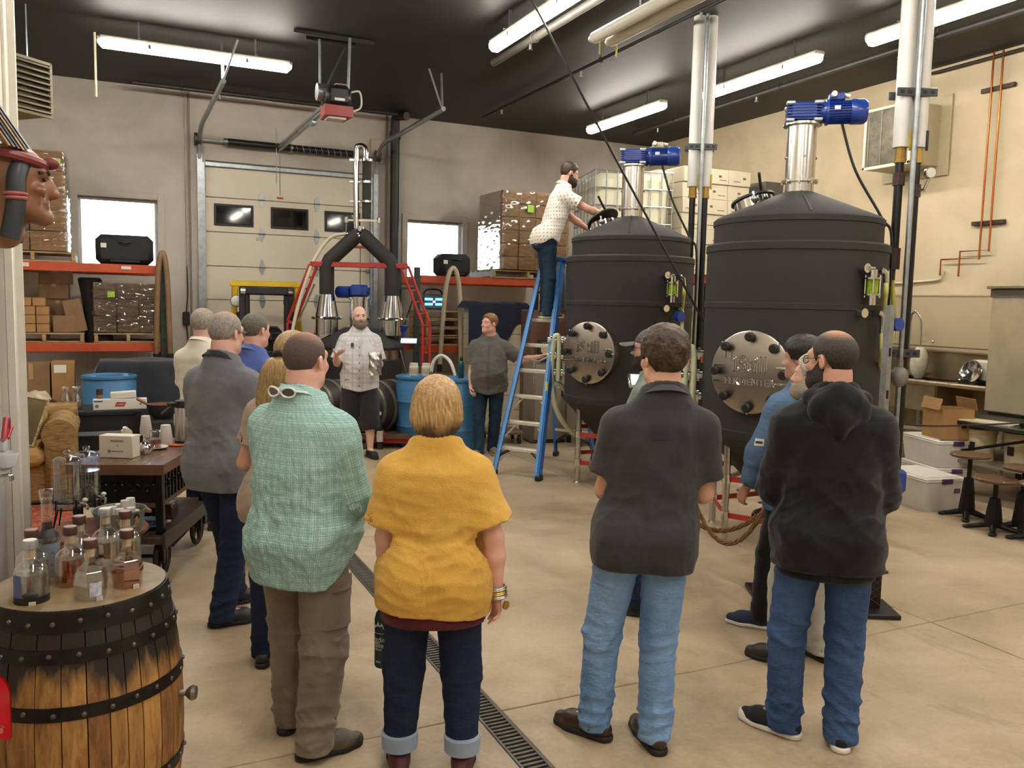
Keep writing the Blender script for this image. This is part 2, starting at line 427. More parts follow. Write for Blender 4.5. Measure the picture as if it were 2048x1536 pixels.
# unlit pair of sleeved tubes on a chain
t = thing('sleeved_tube_pair', 'unlit pair of white sleeved tubes hanging on chain from the ceiling', 'tube light', (3.85, 5.6, 4.2))
capm = M('yellowed cap', '#cfc27f', .5)
for x in (-.03, .14):
    tb = part('tube', MB().cyl((x, -1.2, 0), (x, .92, 0), .05, n=18), M('white tube sleeve', '#e4e0d6', .35, var=.03), t)
    part('end_cap', MB().cyl((x, .92, 0), (x, .98, 0), .05, .03, n=18), capm, tb)
    part('pull_pin', MB().cyl((x+.02, .86, -.05), (x+.02, .86, -.15), .008, n=8), M('yellow pin', '#d8c64a', .5), tb)
part('rail', MB().box((.055, -.14, .04), (.12, 2.0, .02), b=.004), fixb, t)
for y in (.35, -.9): part('chain', MB().tube([(.055, y, .05), (.05, y, .45), (.055, y, .8)], .007, 6), steel, t)
# sprinkler pipes under the ceiling
pg = M('grey painted pipe', '#7b776e', .45, .3); pb = M('black painted pipe', '#2b2a28', .5)
def ceil_pipe(a, b, r, mat, label, clamps=3, sprk=2):
    t = thing('ceiling_pipe', label, 'pipe'); a, b = Vector(a), Vector(b)
    part('pipe', MB().cyl(a, b, r, n=14), mat, t)
    for i in range(clamps):
        p = a.lerp(b, (i+.5)/clamps); part('hanger', MB().torus(p, r+.008, .008, rotm(a, b), 14, 6).cyl(p+Vector((0, 0, r)), (p.x, p.y, ZC), .006, n=6), mat, t)
    for i in range(sprk):
        p = a.lerp(b, (i+.3)/sprk); h = part('sprinkler_head', MB().cyl(p-Vector((0, 0, r*.8)), p-Vector((0, 0, r+.05)), .016, n=10).cyl(p-Vector((0, 0, r+.055)), p-Vector((0, 0, r+.06)), .03, n=12), steel, t)
    return t
ceil_pipe((4.35, 9.9, 4.88), (4.35, 3, 4.88), .045, pg, 'grey sprinkler pipe running beside the lit strip over the room')
ceil_pipe((5.5, 12.9, 4.9), (5.45, 3, 4.9), .022, pb, 'thin black sprinkler branch pipe crossing behind the hanging tubes', 4, 4)
ceil_pipe((8.3, 12.7, 4.9), (8.2, 3, 4.9), .035, pb, 'black sprinkler pipe along the ceiling edge near the right wall', 4, 4)
ceil_pipe((.3, 13.4, 4.9), (4.2, 13.4, 4.9), .03, pb, 'black sprinkler pipe along the back wall above the garage door', 3, 1)
solo('smoke_detector', MB().lathe([(0, 0), (.05, 0), (.065, .02), (.065, .045), (0, .045)], n=20), WHITE, 'small round white smoke detector on the black ceiling', 'smoke detector', (5.95, 6.55, ZC-.045))
# black drain pipe down the back wall
t = thing('drain_pipe', 'black vertical drain pipe right of the garage door', 'pipe', (4.32, YB-.12, 0))
part('pipe', MB().cyl((0, 0, .0), (0, 0, 4.9), .075, n=16), pb, t); part('coupling', MB().cyl((0, 0, 4.6), (0, 0, 4.72), .095, n=16), pb, t)
part('elbow', MB().tube(bez([(0, 0, 4.85), (0, -.06, 4.95), (.1, -.3, 4.93)]), .07, 12), pb, t)
part('bracket', MB().box((0, .06, 2.6), (.2, .05, .05)), steel, t)
# garage door hardware: tracks, spring shaft, opener
t = thing('door_track', 'galvanised vertical and sloping track left of the garage door', 'door track', (1.22, YB-.08, 0))
part('vertical_track', MB().box((0, 0, 2.1), (.07, .05, 4.1)).box((.05, .03, 2.0), (.05, .03, 3.9)), steel, t)
LT = wz(463, 187, 4.42)-Vector((1.22, YB-.08, 0)); 
part('horizontal_track', MB().tube(bez([(0, 0, 4.0), (0, -.1, 4.25), (0, -.45, 4.42), (0, -1.5, 4.43), (0, -3.2, 4.44)]), .035, 6), steel, t)
for dx in (0, .16): part('strap', MB().tube([(0, -3.15, 4.44), (dx, -3.1-dx, ZC-.08)], .016, 4), steel, t)
t2 = thing('door_track', 'galvanised vertical and sloping track right of the garage door', 'door track', (4.0, YB-.08, 0))
part('vertical_track', MB().box((0, 0, 2.1), (.07, .05, 4.1)).box((-.05, .03, 2.0), (.05, .03, 3.9)), steel, t2)
part('horizontal_track', MB().tube(bez([(0, 0, 4.0), (0, -.1, 4.25), (0, -.45, 4.42), (0, -1.5, 4.43), (0, -3.2, 4.44)]), .035, 6), steel, t2)
for dx in (0, -.22): part('strap', MB().tube([(0, -3.15, 4.44), (dx, -3.1+dx*.6, ZC-.08)], .016, 4), steel, t2)
t = thing('torsion_spring', 'black torsion spring on a shaft above the garage door', 'spring', (2.6, YB-.14, 4.28))
part('shaft', MB().cyl((-1.4, 0, 0), (1.42, 0, 0), .016, n=10), steel, t)
def coil(x0, x1, sag): return bez([(x0, 0, 0), (x0*.6+x1*.4, 0, -sag), (x1, 0, 0)])
part('spring', MB().cyl((-.97, 0, 0), (.0, 0, 0), .055, n=18), blk, t); part('spring', MB().cyl((.02, 0, 0), (1.0, 0, 0), .055, n=18), blk, t)
rb = MB()
for i in range(9): rb.torus((.08+i*.1, 0, 0), .056, .004, RY(PI/2-.25), 18, 5)
part('band', rb, M('pale paint band', '#9fb0b4', .6), t)
for x in (-1.0, .01, 1.02): part('winding_cone', MB().cyl((x-.03, 0, 0), (x+.03, 0, 0), .06, .05, n=16), steel, t)
for x in (-1.4, 1.42): part('cable_drum', MB().cyl((x-.04, 0, 0), (x+.04, 0, 0), .09, n=20).cyl((x-.05, 0, 0), (x-.04, 0, 0), .1, n=20), M('cast grey drum', '#55534f', .5, .6), t)
part('bearing_plate', MB().box((0, .08, 0), (.1, .1, .14), b=.01), steel, t)
part('header_bracket', MB().box((1.42, .105, .1), (.2, .05, .4), b=.01), M('beige bracket', '#b9ab95', .5), t)
# opener with rail
t = thing('door_opener', 'ceiling-hung garage door opener with long steel rail', 'door opener', (2.42, 10.2, 4.26))
part('rail', MB().box((0, 1.9, .02), (.075, 3.6, .05), b=.006).box((0, 1.9, -.02), (.05, 3.5, .03)), steel, t)
part('trolley', MB().box((0, 1.2, -.06), (.06, .2, .05), b=.01), steel, t)
part('motor_housing', MB().box((.02, 0, .02), (.3, .36, .24), b=.05), M('black housing', '#1b1a1a', .4), t)
part('lower_cover', MB().prism([(-.16, -.19), (.18, -.19), (.15, .17), (-.13, .17)], -.22, -.1), M('red cover', '#9c3b38', .4), t)
part('light_lens', MB().box((0, -.05, -.235), (.22, .2, .03), b=.01), M('white lens', '#dfd8cc', .4), t)
part('motor_can', MB().cyl((-.2, .05, .08), (-.05, .05, .08), .1, n=18), steel, t)
part('face_label', MB().box((.02, -.185, -.03), (.12, .006, .03)), M('white print', '#e8e8e8', .5), t); part('sticker', MB().box((.04, -.15, .142), (.14, .1, .004)), WHITE, t)
part('cable_loop', MB().tube(bez([(.18, 0, .1), (.3, -.02, .12), (.32, 0, -.05), (.2, 0, -.12)]), .012, 8), WHITE, t)
for (x, y, tx, ty) in ((-.15, .1, -.15, .12), (.14, -.1, .16, -.1), (-.1, .05, .2, .3)):
    part('strap', MB().tube([(x, y, .12), (tx, ty, ZC-4.26-.03)], .017, 4), steel, t)
part('ceiling_angle', MB().box((0, 0, ZC-4.26-.02), (.95, .05, .04)).box((0, .2, ZC-4.26-.02), (.6, .05, .04)), pb, t)
rp = part('release_cord', MB().cyl((-.02, 3.55, -.02), (-.02, 3.55, -.75), .006, n=6), M('cord', '#8a8070', .8), t)
part('release_handle', MB().box((-.02, 3.55, -.79), (.1, .02, .03), b=.006), M('red plastic', '#c03a2c', .4), rp)
part('chain_hoist', MB().cyl((-.06, 3.62, .3), (-.06, 3.62, -.55), .008, n=6), steel, t)
# conduits on the back wall near the door
cm = M('wall conduit', '#b9ad9a', .5, .2)
solo('conduit', MB().cyl((0, 0, .5), (0, 0, 4.99), .014, n=8), cm, 'thin vertical conduit on the back wall left of the garage door', 'conduit', (1.03, YB-.03, 0))
t = thing('door_switch', 'small black wall switch with cord left of the garage door', 'switch', (1.0, YB-.05, 1.55))
part('box', MB().box((0, 0, 0), (.1, .06, .2), b=.01), blk, t); part('cord', MB().tube(bez([(0, 0, .1), (.03, 0, .4), (.02, 0, .8)]), .008, 6), blk, t); part('cord', MB().tube(bez([(0, 0, -.1), (.03, 0, -.4), (.06, 0, -.6)]), .008, 6), blk, t)
# long rope stay from the ceiling between the tanks
a = wd(1018, 3, 7.6); b = wd(1408, 645, 7.6)
t = thing('stay_cable', 'long thin black cable slanting from the ceiling past the left tank', 'cable', (a.x, a.y, 0))
a.z = ZC-.01; o0 = Vector((a.x, a.y, 0)); part('cable', MB().tube([a-o0, a.lerp(b, .5)-o0-Vector((0, 0, .02)), b-o0], .011, 8), blk, t); part('anchor', MB().box(a-o0+Vector((0, 0, -.01)), (.08, .08, .02)), steel, t)

# ================================================================ big equipment
INS = M('black foam insulation', '#2b2927', .7, var=.12, vs=2.5, bump=.12, bs=26)
INS2 = M('black insulation trim', '#262422', .6, var=.1)
SS = M('brushed stainless', '#c6c3bd', .24, 1, var=.06, vs=20, st=(1, 1, .05), bump=.03, bs=90)
SSP = M('polished chrome', '#d9d8d5', .1, 1, var=.04)
BLUEM = M('blue motor enamel', '#1d3f98', .32, var=.12, vs=5, coat=.3)
REDM = M('red steel paint', '#b5322a', .45, var=.12)
YEL = M('yellow hose', '#c9c46b', .35, var=.08); PALEH = M('pale green hose', '#cfd3b4', .4, var=.06, st=(1, 1, 1))
IRON = M('rusty iron fitting', '#4e3a31', .6, .3, var=.25, vs=20); BRASS = M('brass valve', '#b8944f', .35, .8)
def plate_mat():
    m, t = mk('engraved stainless plate'); v = t.obj((1, 1, 1)); p = t.p
    t.link(t.ramp(t.noise(2.4, 2, .5, v), [(.3, '#8f8a84'), (.55, '#a39c94'), (.7, '#b3a99d')]), p.inputs['Base Color'])
    p.inputs['Metallic'].default_value = 1; p.inputs['Roughness'].default_value = .3; t.bump(t.noise(130, 2, .5, t.obj((1, 1, .02))), .05); return m
PLATE = plate_mat()
GREENG = M('green sight liquid', '#8fb51f', .1, var=.2, vs=40)
def unit(a): return Vector((math.cos(a), math.sin(a), 0))
def make_tank(name, label, loc, R, sight, hatch_open):
    t = thing(name, label, 'fermenter tank', loc); k = R/.705; U = R*.93
    prof = [(.06, .2), (R-.005, .86), (R, .87), (R, .93), (R-.004, .935), (R-.004, 1.885), (R+.004, 1.89), (R+.004, 1.93), (R-.002, 1.935), (R-.002, 2.33), (R+.008, 2.335), (R+.008, 2.385), (R-.01, 2.4), (U, 2.4)]
    part('insulated_body', MB().lathe(prof, n=72), INS, t, 30)
    part('upper_shell', MB().lathe([(U, 2.38), (U, 2.545), (U+.008, 2.55), (U+.008, 2.59), (U-.015, 2.612), (.115, 2.83), (0, 2.83)], n=72), INS, t, 30)
    sm = MB()
    for i in range(3):
        a = 2.6+i*2.1; d = unit(a); sm.tube([d*(U-.02)+Vector((0, 0, 2.617)), d*.13+Vector((0, 0, 2.83))], .006, 5)
    sm2 = part('cover_seam', MB().tube([unit(4.1)*(U-.02)+Vector((0, 0, 2.617)), unit(4.1)*.13+Vector((0, 0, 2.83))], .006, 5), INS2, t)
    nk = part('mixer_neck', MB().lathe([(.112, 2.8), (.112, 2.905), (.145, 2.905), (.145, 2.92), (.115, 2.925), (.115, 3.35), (.15, 3.352), (.15, 3.37), (0, 3.37)], n=40), SS, t)
    for i in range(8):
        a = i*PI/4; part('flange_bolt', MB().cyl(unit(a)*.133+Vector((0, 0, 2.892)), unit(a)*.133+Vector((0, 0, 2.932)), .009, n=6), SSP, nk)
    for i in range(4): part('neck_screw', MB().cyl(unit(i*PI/2+4.2)*.112+Vector((0, 0, 3.1)), unit(i*PI/2+4.2)*.126+Vector((0, 0, 3.1)), .01, n=6), SSP, nk)
    # worm gearbox and motor
    Rm = RZ(math.atan2(-.62, .78)); g = MB().box((0, 0, 3.45), (.24, .24, .15), Rm, .03)
    for i in range(6): g.box(Rm @ Vector((0, 0, 0))+Vector((0, 0, 3.39+i*.022)), (.255, .255, .008), Rm)
    gb = part('gearbox', g, BLUEM, t)
    for x in (-.105, .105):
        for y in (-.105, .105):
            for z in (3.382, 3.515): part('corner_lug', MB().box(Rm @ Vector((x, y, 0))+Vector((0, 0, z)), (.065, .065, .024), Rm, .005), M('pale lug', '#b8bcc4', .4, .5), gb)
    ax = Rm @ Vector((1, 0, 0)); c = Vector((0, 0, 3.455))
    mo = MB().cyl(c+ax*.11, c+ax*.17, .075, .085, n=24).cyl(c+ax*.17, c+ax*.19, .1, n=28).cyl(c+ax*.19, c+ax*.36, .078, n=28)
    for i in range(28):
        a = 2*PI*i/28; d = Rm @ Vector((0, math.cos(a), math.sin(a))); mo.box(c+ax*.275+d*.083, (.17, .006, .016), Rm @ RX(a-PI/2))
    m_ = part('motor', mo, BLUEM, t)
    part('fan_cowl', MB().lathe([(.094, 0), (.098, .01), (.098, .1), (.08, .125), (0, .128)], c+ax*.355, 28, rotm((0, 0, 0), ax)), BLUEM, m_)
    part('terminal_box', MB().box(c+ax*.25+Vector((0, 0, .115)), (.12, .09, .06), Rm, .01), BLUEM if sight else M('cream box', '#c9c2a4', .5), m_)
    part('cable_gland', MB().cyl(c+ax*.22+Vector((0, 0, .125))-Rm @ Vector((0, .05, 0)), c+ax*.22+Vector((0, 0, .125))-Rm @ Vector((0, .1, 0)), .022, n=10).cyl(c+ax*.31+Vector((0, 0, .13)), c+ax*.35+Vector((0, 0, .12)), .016, n=10), M('white gland', '#dcdcd6', .5), m_)
    part('name_plate', MB().box(c+ax*.25+Rm @ Vector((0, -.083, .02)), (.045, .014, .03), Rm), M('silver plate', '#c7cbd6', .4, .5), m_)
    part('power_cable', MB().tube(bez([c+ax*.3-Vector((0, 0, .09)), ax*.42+Vector((0, 0, 3.0)), ax*(U-.02)+Vector((0, 0, 2.63)), ax*(R+.02)+Vector((0, 0, 2.42)), ax*(R+.02)+Vector((0, 0, 1.5))]), .011, 8), blk, t)
    # hatch on the dome
    hd = Vector((-.3, .95, 0)).normalized(); hp = hd*.39*k+Vector((0, 0, 2.72)); Rh = rotm((0, 0, 0), Vector((hd.x*.35, hd.y*.35, 1)))
    hz = Rh @ Vector((0, 0, 1))
    hc = part('hatch_collar', MB().pipe(hp-hz*.06, hp+hz*.07, .165*k, .15*k, 36), SSP, t)
    tilt = Rh @ RX(.32) if hatch_open else Rh
    lc = hp+hz*(.11 if hatch_open else .085); lz = tilt @ Vector((0, 0, 1))
    part('hatch_lid', MB().lathe([(0, .03), (.12, .028), (.18, .012), (.185, -.006), (.17, -.014), (0, -.01)], lc, 36, tilt), INS2 if hatch_open else M('black gasket', '#191817', .5), t)
    for a, mt in ((-2.0, BLUEM), (.6, SSP), (2.4, SSP)):
        q = hp+hz*.04+Rh @ (unit(a)*.18*k); part('hatch_clamp', MB().ell(q, (.04, .035, .035), Rh, 12, 8).cyl(q, q+hz*.06, .014, n=8), mt, t)
    part('lid_handle', MB().tube(bez([lc+tilt @ Vector((.05, .12, .02)), lc+tilt @ Vector((.13, .17, .06)), lc+tilt @ Vector((.2, .22, .12))]), .012, 8), INS2, t)
    # manway: engraved round plate held by eight black knobs
    md = Vector((-.907, -.42, 0)).normalized(); z0 = 1.405; Rn = rotm((0, 0, 0), md); mc = md*(R+.075)+Vector((0, 0, z0)); pr = .315
    part('manway_collar', MB().cyl(md*(R-.12)+Vector((0, 0, z0)), mc-md*.012, pr-.012, n=64), SS, t)
    mp = part('manway_plate', MB().lathe([(0, 0), (pr-.012, 0), (pr, -.006), (pr, -.018), (0, -.018)], mc, 72, Rn), PLATE, t)
    side = Vector((-md.y, md.x, 0)); side = side if side.dot(rt) > 0 else -side
    Rt = Matrix(((side.x, 0, md.x), (side.y, 0, md.y), (0, 1, 0)))
    part('plate_lettering', text_mb('iStill', .17, R=Rt, c=mc+md*.004+Vector((0, 0, .055)), outline=.0035), SSP, mp)
    part('plate_lettering', text_mb('FERMENTER', .075, R=Rt, c=mc+md*.004+Vector((0, 0, -.075)), outline=.0028), SSP, mp)
    part('plate_emblem', MB().tube([mc+md*.004+side*x+Vector((0, 0, z)) for x, z in ((-.2, .1), (-.15, .1), (-.15, .16), (-.2, .16))], .003, 5, closed=True), SSP, mp)
    for i in range(8):
        a = i*PI/4+PI/2; dv = side*math.cos(a)+Vector((0, 0, math.sin(a))); q = mc+dv*(pr-.045)
        kn = part('manway_knob', MB().lathe([(.012, -.01), (.02, .0), (.036, .012), (.036, .034), (.026, .044), (0, .045)], q+md*.01, 14, Rn).cyl(q+dv*.03+md*.02, q-dv*.03+md*.02, .016, n=8), blk, mp)
        part('swing_bolt', MB().box(q+dv*.025+md*.012, (.014, .05, .022), Rt @ RZ(a-PI/2), .003), SSP, kn)
    for sx in (-1, 1):
        for dz in (.045, -.075): part('plate_handle', MB().cyl(mc+side*(sx*.2)+Vector((0, 0, dz)), mc+side*(sx*.27)+md*.05+Vector((0, 0, dz)), .007, n=8), SSP, mp)
    # legs and red bracing rings
    lr = .605*k
    for i in range(6):
        d = unit(i*PI/3); zt = .2+(lr-.06)/(R-.06)*.66
        lg = part('leg', MB().cyl(d*lr+Vector((0, 0, .035)), d*lr+Vector((0, 0, zt+.05)), .028, n=18).cyl(d*lr+Vector((0, 0, .02)), d*lr+Vector((0, 0, .05)), .018, n=10).cyl(d*lr, d*lr+Vector((0, 0, .02)), .035, .028, n=16), SS, t)
        for z in (.52, .22): part('collar', MB().pipe(d*lr+Vector((0, 0, z-.035)), d*lr+Vector((0, 0, z+.035)), .036, .028, 18), SSP, lg)
    for z in (.52, .22):
        for i in range(6):
            a, b = unit(i*PI/3)*lr, unit((i+1)*PI/3)*lr; v = (b-a).normalized(); q = rotm(a, b)
            part('brace', MB().box((a+b)/2+Vector((0, 0, z)), ((b-a).length-.07, .012, .045), RZ(math.atan2(v.y, v.x)), .003), REDM, t)
    # outlet valve
    o = md*.04+Vector((0, 0, .24))
    ov = part('outlet_valve', MB().cyl(o, o+md*.2, .035, n=18).cyl(o+md*.2, o+md*.235, .055, n=20).ell(o+md*.27, (.05, .05, .06), None, 16, 10).cyl(o+md*.3, o+md*.33, .06, n=20).pipe(o+md*.33, o+md*.43, .045, .036, 20).pipe(o+md*.42, o+md*.44, .06, .036, 20), SSP, t)
    part('valve_lever', MB().box(o+md*.27+Vector((0, 0, .085)), (.03, .16, .012), RZ(math.atan2(md.y, md.x)+.9), .004), BLUEM, ov)
    part('sample_cock', MB().tube(bez([o+md*.12+Vector((0, 0, .03)), o+md*.12+Vector((0, 0, .12)), o+md*.2+Vector((0, 0, .16))]), .008, 8), INS2, t)
    # left-hand cluster: three chrome fittings with pale hoses
    cd = Vector((-.80, .60, 0)).normalized(); tn = Vector((-cd.y, cd.x, 0))
    for z in (1.5, 1.32, 1.14):
        q = cd*(R-.1)+Vector((0, 0, z))
        part('hose_fitting', MB().cyl(q, q+cd*.3, .028, n=16).cyl(q+cd*.12, q+cd*.14, .05, n=18).cyl(q+cd*.2, q+cd*.215, .052, n=18).cyl(q+cd*.25, q+cd*.265, .05, n=18).cyl(q+cd*.235, q+cd*.235+Vector((0, 0, .09)), .012, n=8), SSP, t)
    e = cd*(R+.075)
    for j, (dx, zz, lo) in enumerate(((.02, 1.55, .42), (-.055, 1.32, .75))):
        b0 = e-cd*.005+tn*dx
        part('hose', MB().tube(bez([b0+Vector((0, 0, 1.05)), b0+Vector((0, 0, zz-.08)), b0+cd*.03+Vector((0, 0, zz+.0)), b0+cd*.06+Vector((0, 0, zz-.09)), b0+cd*.07+Vector((0, 0, 1.0)), e*.97+tn*dx+Vector((0, 0, lo+.25)), e*.7+tn*(dx-.2)+Vector((0, 0, lo)), e*.35+tn*(dx-.35)+Vector((0, 0, lo+.05))], 10), .027, 12), PALEH, t)
    # right-hand sight glass and yellow loops
    sd = Vector((.0, -1, 0)); q0 = sd*(R+.06); s2 = Vector((1, 0, 0))
    sg = part('sight_frame', MB().cyl(q0-sd*.1+Vector((-.03, 0, 2.2)), q0+Vector((-.03, 0, 2.2)), .035, n=16).cyl(q0-sd*.1+Vector((-.03, 0, 1.87)), q0+Vector((-.03, 0, 1.87)), .035, n=16).cyl(q0+Vector((.03, 0, 1.93)), q0+Vector((.03, 0, 2.0)), .028, n=16).cyl(q0+Vector((.03, 0, 2.13)), q0+Vector((.03, 0, 2.19)), .03, n=16).cyl(q0+Vector((.03, 0, 2.0)), q0+Vector((.03, 0, 2.012)), .06, n=18).cyl(q0+Vector((.03, 0, 2.12)), q0+Vector((.03, 0, 2.132)), .06, n=18).tube([q0+Vector((-.03, 0, 2.2)), q0+Vector((.03, 0, 2.2)), q0+Vector((.03, 0, 2.15))], .016, 8), SSP, t)
    part('sight_glass', MB().cyl(q0+Vector((.03, 0, 2.01)), q0+Vector((.03, 0, 2.122)), .04, n=20), GREENG, t)
    for a in range(4): part('tie_rod', MB().cyl(q0+Vector((.03+.05*math.cos(a*PI/2+.8), .05*math.sin(a*PI/2+.8), 1.985)), q0+Vector((.03+.05*math.cos(a*PI/2+.8), .05*math.sin(a*PI/2+.8), 2.15)), .006, n=6), SSP, sg)
    el = Vector((.13, 0, 0))
    part('hose_elbow', MB().tube([q0-sd*.1+el+Vector((0, 0, 2.19)), q0+el+Vector((0, 0, 2.19)), q0+el+Vector((.03, 0, 2.17)), q0+el+Vector((.04, 0, 2.1))], .022, 10), SSP, t)
    part('hose_elbow', MB().tube([q0-sd*.1+el+Vector((0, 0, 1.87)), q0+el+Vector((0, 0, 1.87)), q0+el+Vector((.03, 0, 1.85)), q0+el+Vector((.03, 0, 1.72))], .02, 10).cyl(q0-sd*.1+el+Vector((0, 0, 1.87)), q0-sd*.09+el+Vector((0, 0, 1.87)), .045, n=14), SSP, t)
    part('gauge', MB().cyl(q0+el+Vector((-.02 if not sight else .14, 0, 1.79)), q0+el+Vector((-.02 if not sight else .14, .0, 1.79))+sd*.06, .05, n=18), BLUEM, t)
    return t, q0+el
T1, t1h = make_tank('fermenter_tank', 'black insulated fermenter tank behind the ladder, the left and farther of two', (5.0, 7.64, 0), .672, False, True)
T2, t2h = make_tank('fermenter_tank', 'black insulated fermenter tank on the right, nearer and larger in view', (5.03, 5.25, 0), .705, True, False)

# insulated pipe pairs coming down beside each tank
def pipe_pair(name, label, px, Z, loop):
    b = wd(px, 340, Z); o = Vector((b.x, b.y, 0)); t = thing(name, label, 'pipe', o); s = Vector((rt.x, rt.y, 0)).normalized(); f = Vector((fwd.x, fwd.y, 0)).normalized()
    wm = M('white pipe jacket', '#dcdad4', .35, var=.05, vs=3)
    bp = M('black steel pipe', '#151413', .3, .2, var=.1)
    for i, x in enumerate((-.07, .065)):
        j = part('insulation', MB().cyl(s*x+Vector((0, 0, 3.2)), s*x+Vector((0, 0, ZC)), .063, n=24), wm, t)
        part('valve', MB().cyl(s*x+Vector((0, 0, 3.11)), s*x+Vector((0, 0, 3.2)), .042, n=8).cyl(s*x+Vector((0, 0, 3.08)), s*x+Vector((0, 0, 3.11)), .047, n=8), BRASS, t)
        part('valve_lever', MB().box(s*(x+.05)-f*.05+Vector((0, 0, 3.25)), (.02, .014, .16), RZ(-YAW), .004), M('yellow lever', '#c8a32e', .45) if (i == 0 or not loop) else blk, t)
    lo = 2.38
    part('pipe', MB().cyl(s*-.07+Vector((0, 0, lo)), s*-.07+Vector((0, 0, 3.1)), .034, n=16), bp, t)
    part('pipe', MB().cyl(s*.065+Vector((0, 0, .42 if loop else .9)), s*.065+Vector((0, 0, 3.1)), .034, n=16), bp, t)
    if loop:
        for x, z in ((-.07, 2.95), (.065, 2.86)): part('union', MB().cyl(s*x+Vector((0, 0, z-.05)), s*x+Vector((0, 0, z+.05)), .046, n=8), IRON, t)
        part('pressure_gauge', MB().cyl(s*.16-f*.02+Vector((0, 0, 3.0)), s*.16-f*.06+Vector((0, 0, 3.0)), .045, n=20).tube([s*.065+Vector((0, 0, 2.86)), s*.14+Vector((0, 0, 2.87)), s*.16-f*.03+Vector((0, 0, 2.95))], .014, 8), SSP, t)
        part('dial', MB().cyl(s*.16-f*.06+Vector((0, 0, 3.0)), s*.16-f*.062+Vector((0, 0, 3.0)), .038, n=20), WHITE, t)
    part('tee', MB().cyl(s*-.07+Vector((0, 0, lo-.15)), s*-.07+Vector((0, 0, lo+.02)), .05, n=10).cyl(s*-.07+Vector((0, 0, lo-.06)), s*-.16+Vector((0, 0, lo-.06)), .036, n=10).cyl(s*-.17+Vector((0, 0, lo-.25)), s*-.17+Vector((0, 0, lo-.02)), .042, n=10).cyl(s*-.07+Vector((0, 0, lo-.24)), s*-.07+Vector((0, 0, lo-.15)), .02, n=8), IRON, t)
    part('steel_tube', MB().cyl(s*-.003-f*.09+Vector((0, 0, .95)), s*-.003-f*.09+Vector((0, 0, ZC)), .021, n=14), steel, t)
    for z in ((3.62, 1.55) if loop else (3.62,)):
        cl = MB().box(s*.0-f*.075+Vector((0, 0, z)), (.32, .012, .065), RZ(-YAW), .004).box(s*0+f*.075+Vector((0, 0, z)), (.32, .012, .065), RZ(-YAW), .004)
        cp = part('strut_clamp', cl, M('dark strut', '#55575a', .4, .7), t)
        for i in range(5): part('slot', MB().box(s*(-.12+i*.06)-f*.083+Vector((0, 0, z)), (.03, .006, .025), RZ(-YAW), .002), blk, cp)
    return t, o, s, f
pA, oA, sA, fA = pipe_pair('insulated_pipe_pair', 'white jacketed pipe pair with black drops between the two tanks', 1400, 9.15, False)
pB, oB, sB, fB = pipe_pair('insulated_pipe_pair', 'white jacketed pipe pair with black drops right of the near tank', 1816, 6.75, True)
part('actuator', MB().box(sB*.065+Vector((0, 0, .48)), (.14, .13, .2), RZ(-YAW), .025).cyl(sB*.065+Vector((0, 0, .36)), sB*.065+Vector((0, 0, .4)), .05, n=12), BLUEM, pB)
part('elbow', MB().tube(bez([sB*.065+Vector((0, 0, .37)), sB*.065+Vector((0, 0, .3)), sB*.03+Vector((0, 0, .26)), sB*-.05+Vector((0, 0, .25))]), .026, 10), M('copper red elbow', '#8d4630', .45, .4), pB)
part('steam_trap', MB().ell(sB*-.003-fB*.09+Vector((0, 0, 1.36)), (.07, .07, .085), None, 18, 12).cyl(sB*-.003-fB*.09+Vector((0, 0, 1.42)), sB*-.003-fB*.09+Vector((0, 0, 1.5)), .026, n=10), M('grey cast trap', '#8d8983', .5, .3), pB)
# hose loops from the drops to the tanks
for nm, tk, hh, o, s in (('drain_hose', T1, t1h, oA, sA), ('drain_hose', T2, t2h, oB, sB)):
    tl = Vector(tk.location)
    lb = 'left, farther tank' if tk is T1 else 'right, nearer tank'
    a = tl+hh+Vector((.04, 0, 2.1)); b = o+s*-.17+Vector((0, 0, 2.13))
    t = thing(nm, 'upper yellow hose loop on the '+lb, 'hose', (a.x, a.y, 0)); q = Vector((a.x, a.y, 0))
    m = a.lerp(b, .45); part('hose', MB().tube(bez([a-q, a-q+Vector((.0, 0, -.1)), m-q+Vector((0, 0, -.36)), b-q+Vector((0, 0, -.14)), b-q]), .018, 10), YEL, t)
    a = tl+hh+Vector((.03, 0, 1.74)); b = o+s*-.07+Vector((0, 0, 2.15))
    t = thing(nm, 'lower, longer yellow hose loop on the '+lb, 'hose', (a.x, a.y, 0)); q = Vector((a.x, a.y, 0)); m = a.lerp(b, .5)
    part('hose', MB().tube(bez([a-q, a-q+Vector((.01, 0, -.16)), m-q+Vector((-.03, 0, -.62 if tk is T1 else -.5)), b-q+Vector((.05, 0, -.45)), b-q+Vector((.03, 0, -.2)), b-q]), .018, 10), YEL, t)
# slotted floor post with base plate by the pipes
pp = wz(1750, 1146); t = thing('floor_post', 'slotted steel post on a foot plate right of the near tank', 'post', pp)
part('channel', MB().box((0, 0, .98), (.045, .01, 1.9)).box((-.02, .02, .98), (.008, .045, 1.9)).box((.02, .02, .98), (.008, .045, 1.9)), steel, t)
part('base_plate', MB().box((0, .02, .01), (.16, .14, .02), b=.004).box((0, .03, .05), (.07, .05, .06)), M('dark plate', '#4d4035', .5, .4), t)
part('pipe_clip', MB().box((.0, -.01, .3), (.12, .03, .03), b=.005), steel, t)
for z in (.4, .7, 1.0, 1.3, 1.6): part('slot', MB().box((0, -.008, z), (.014, .006, .06)), blk, t)
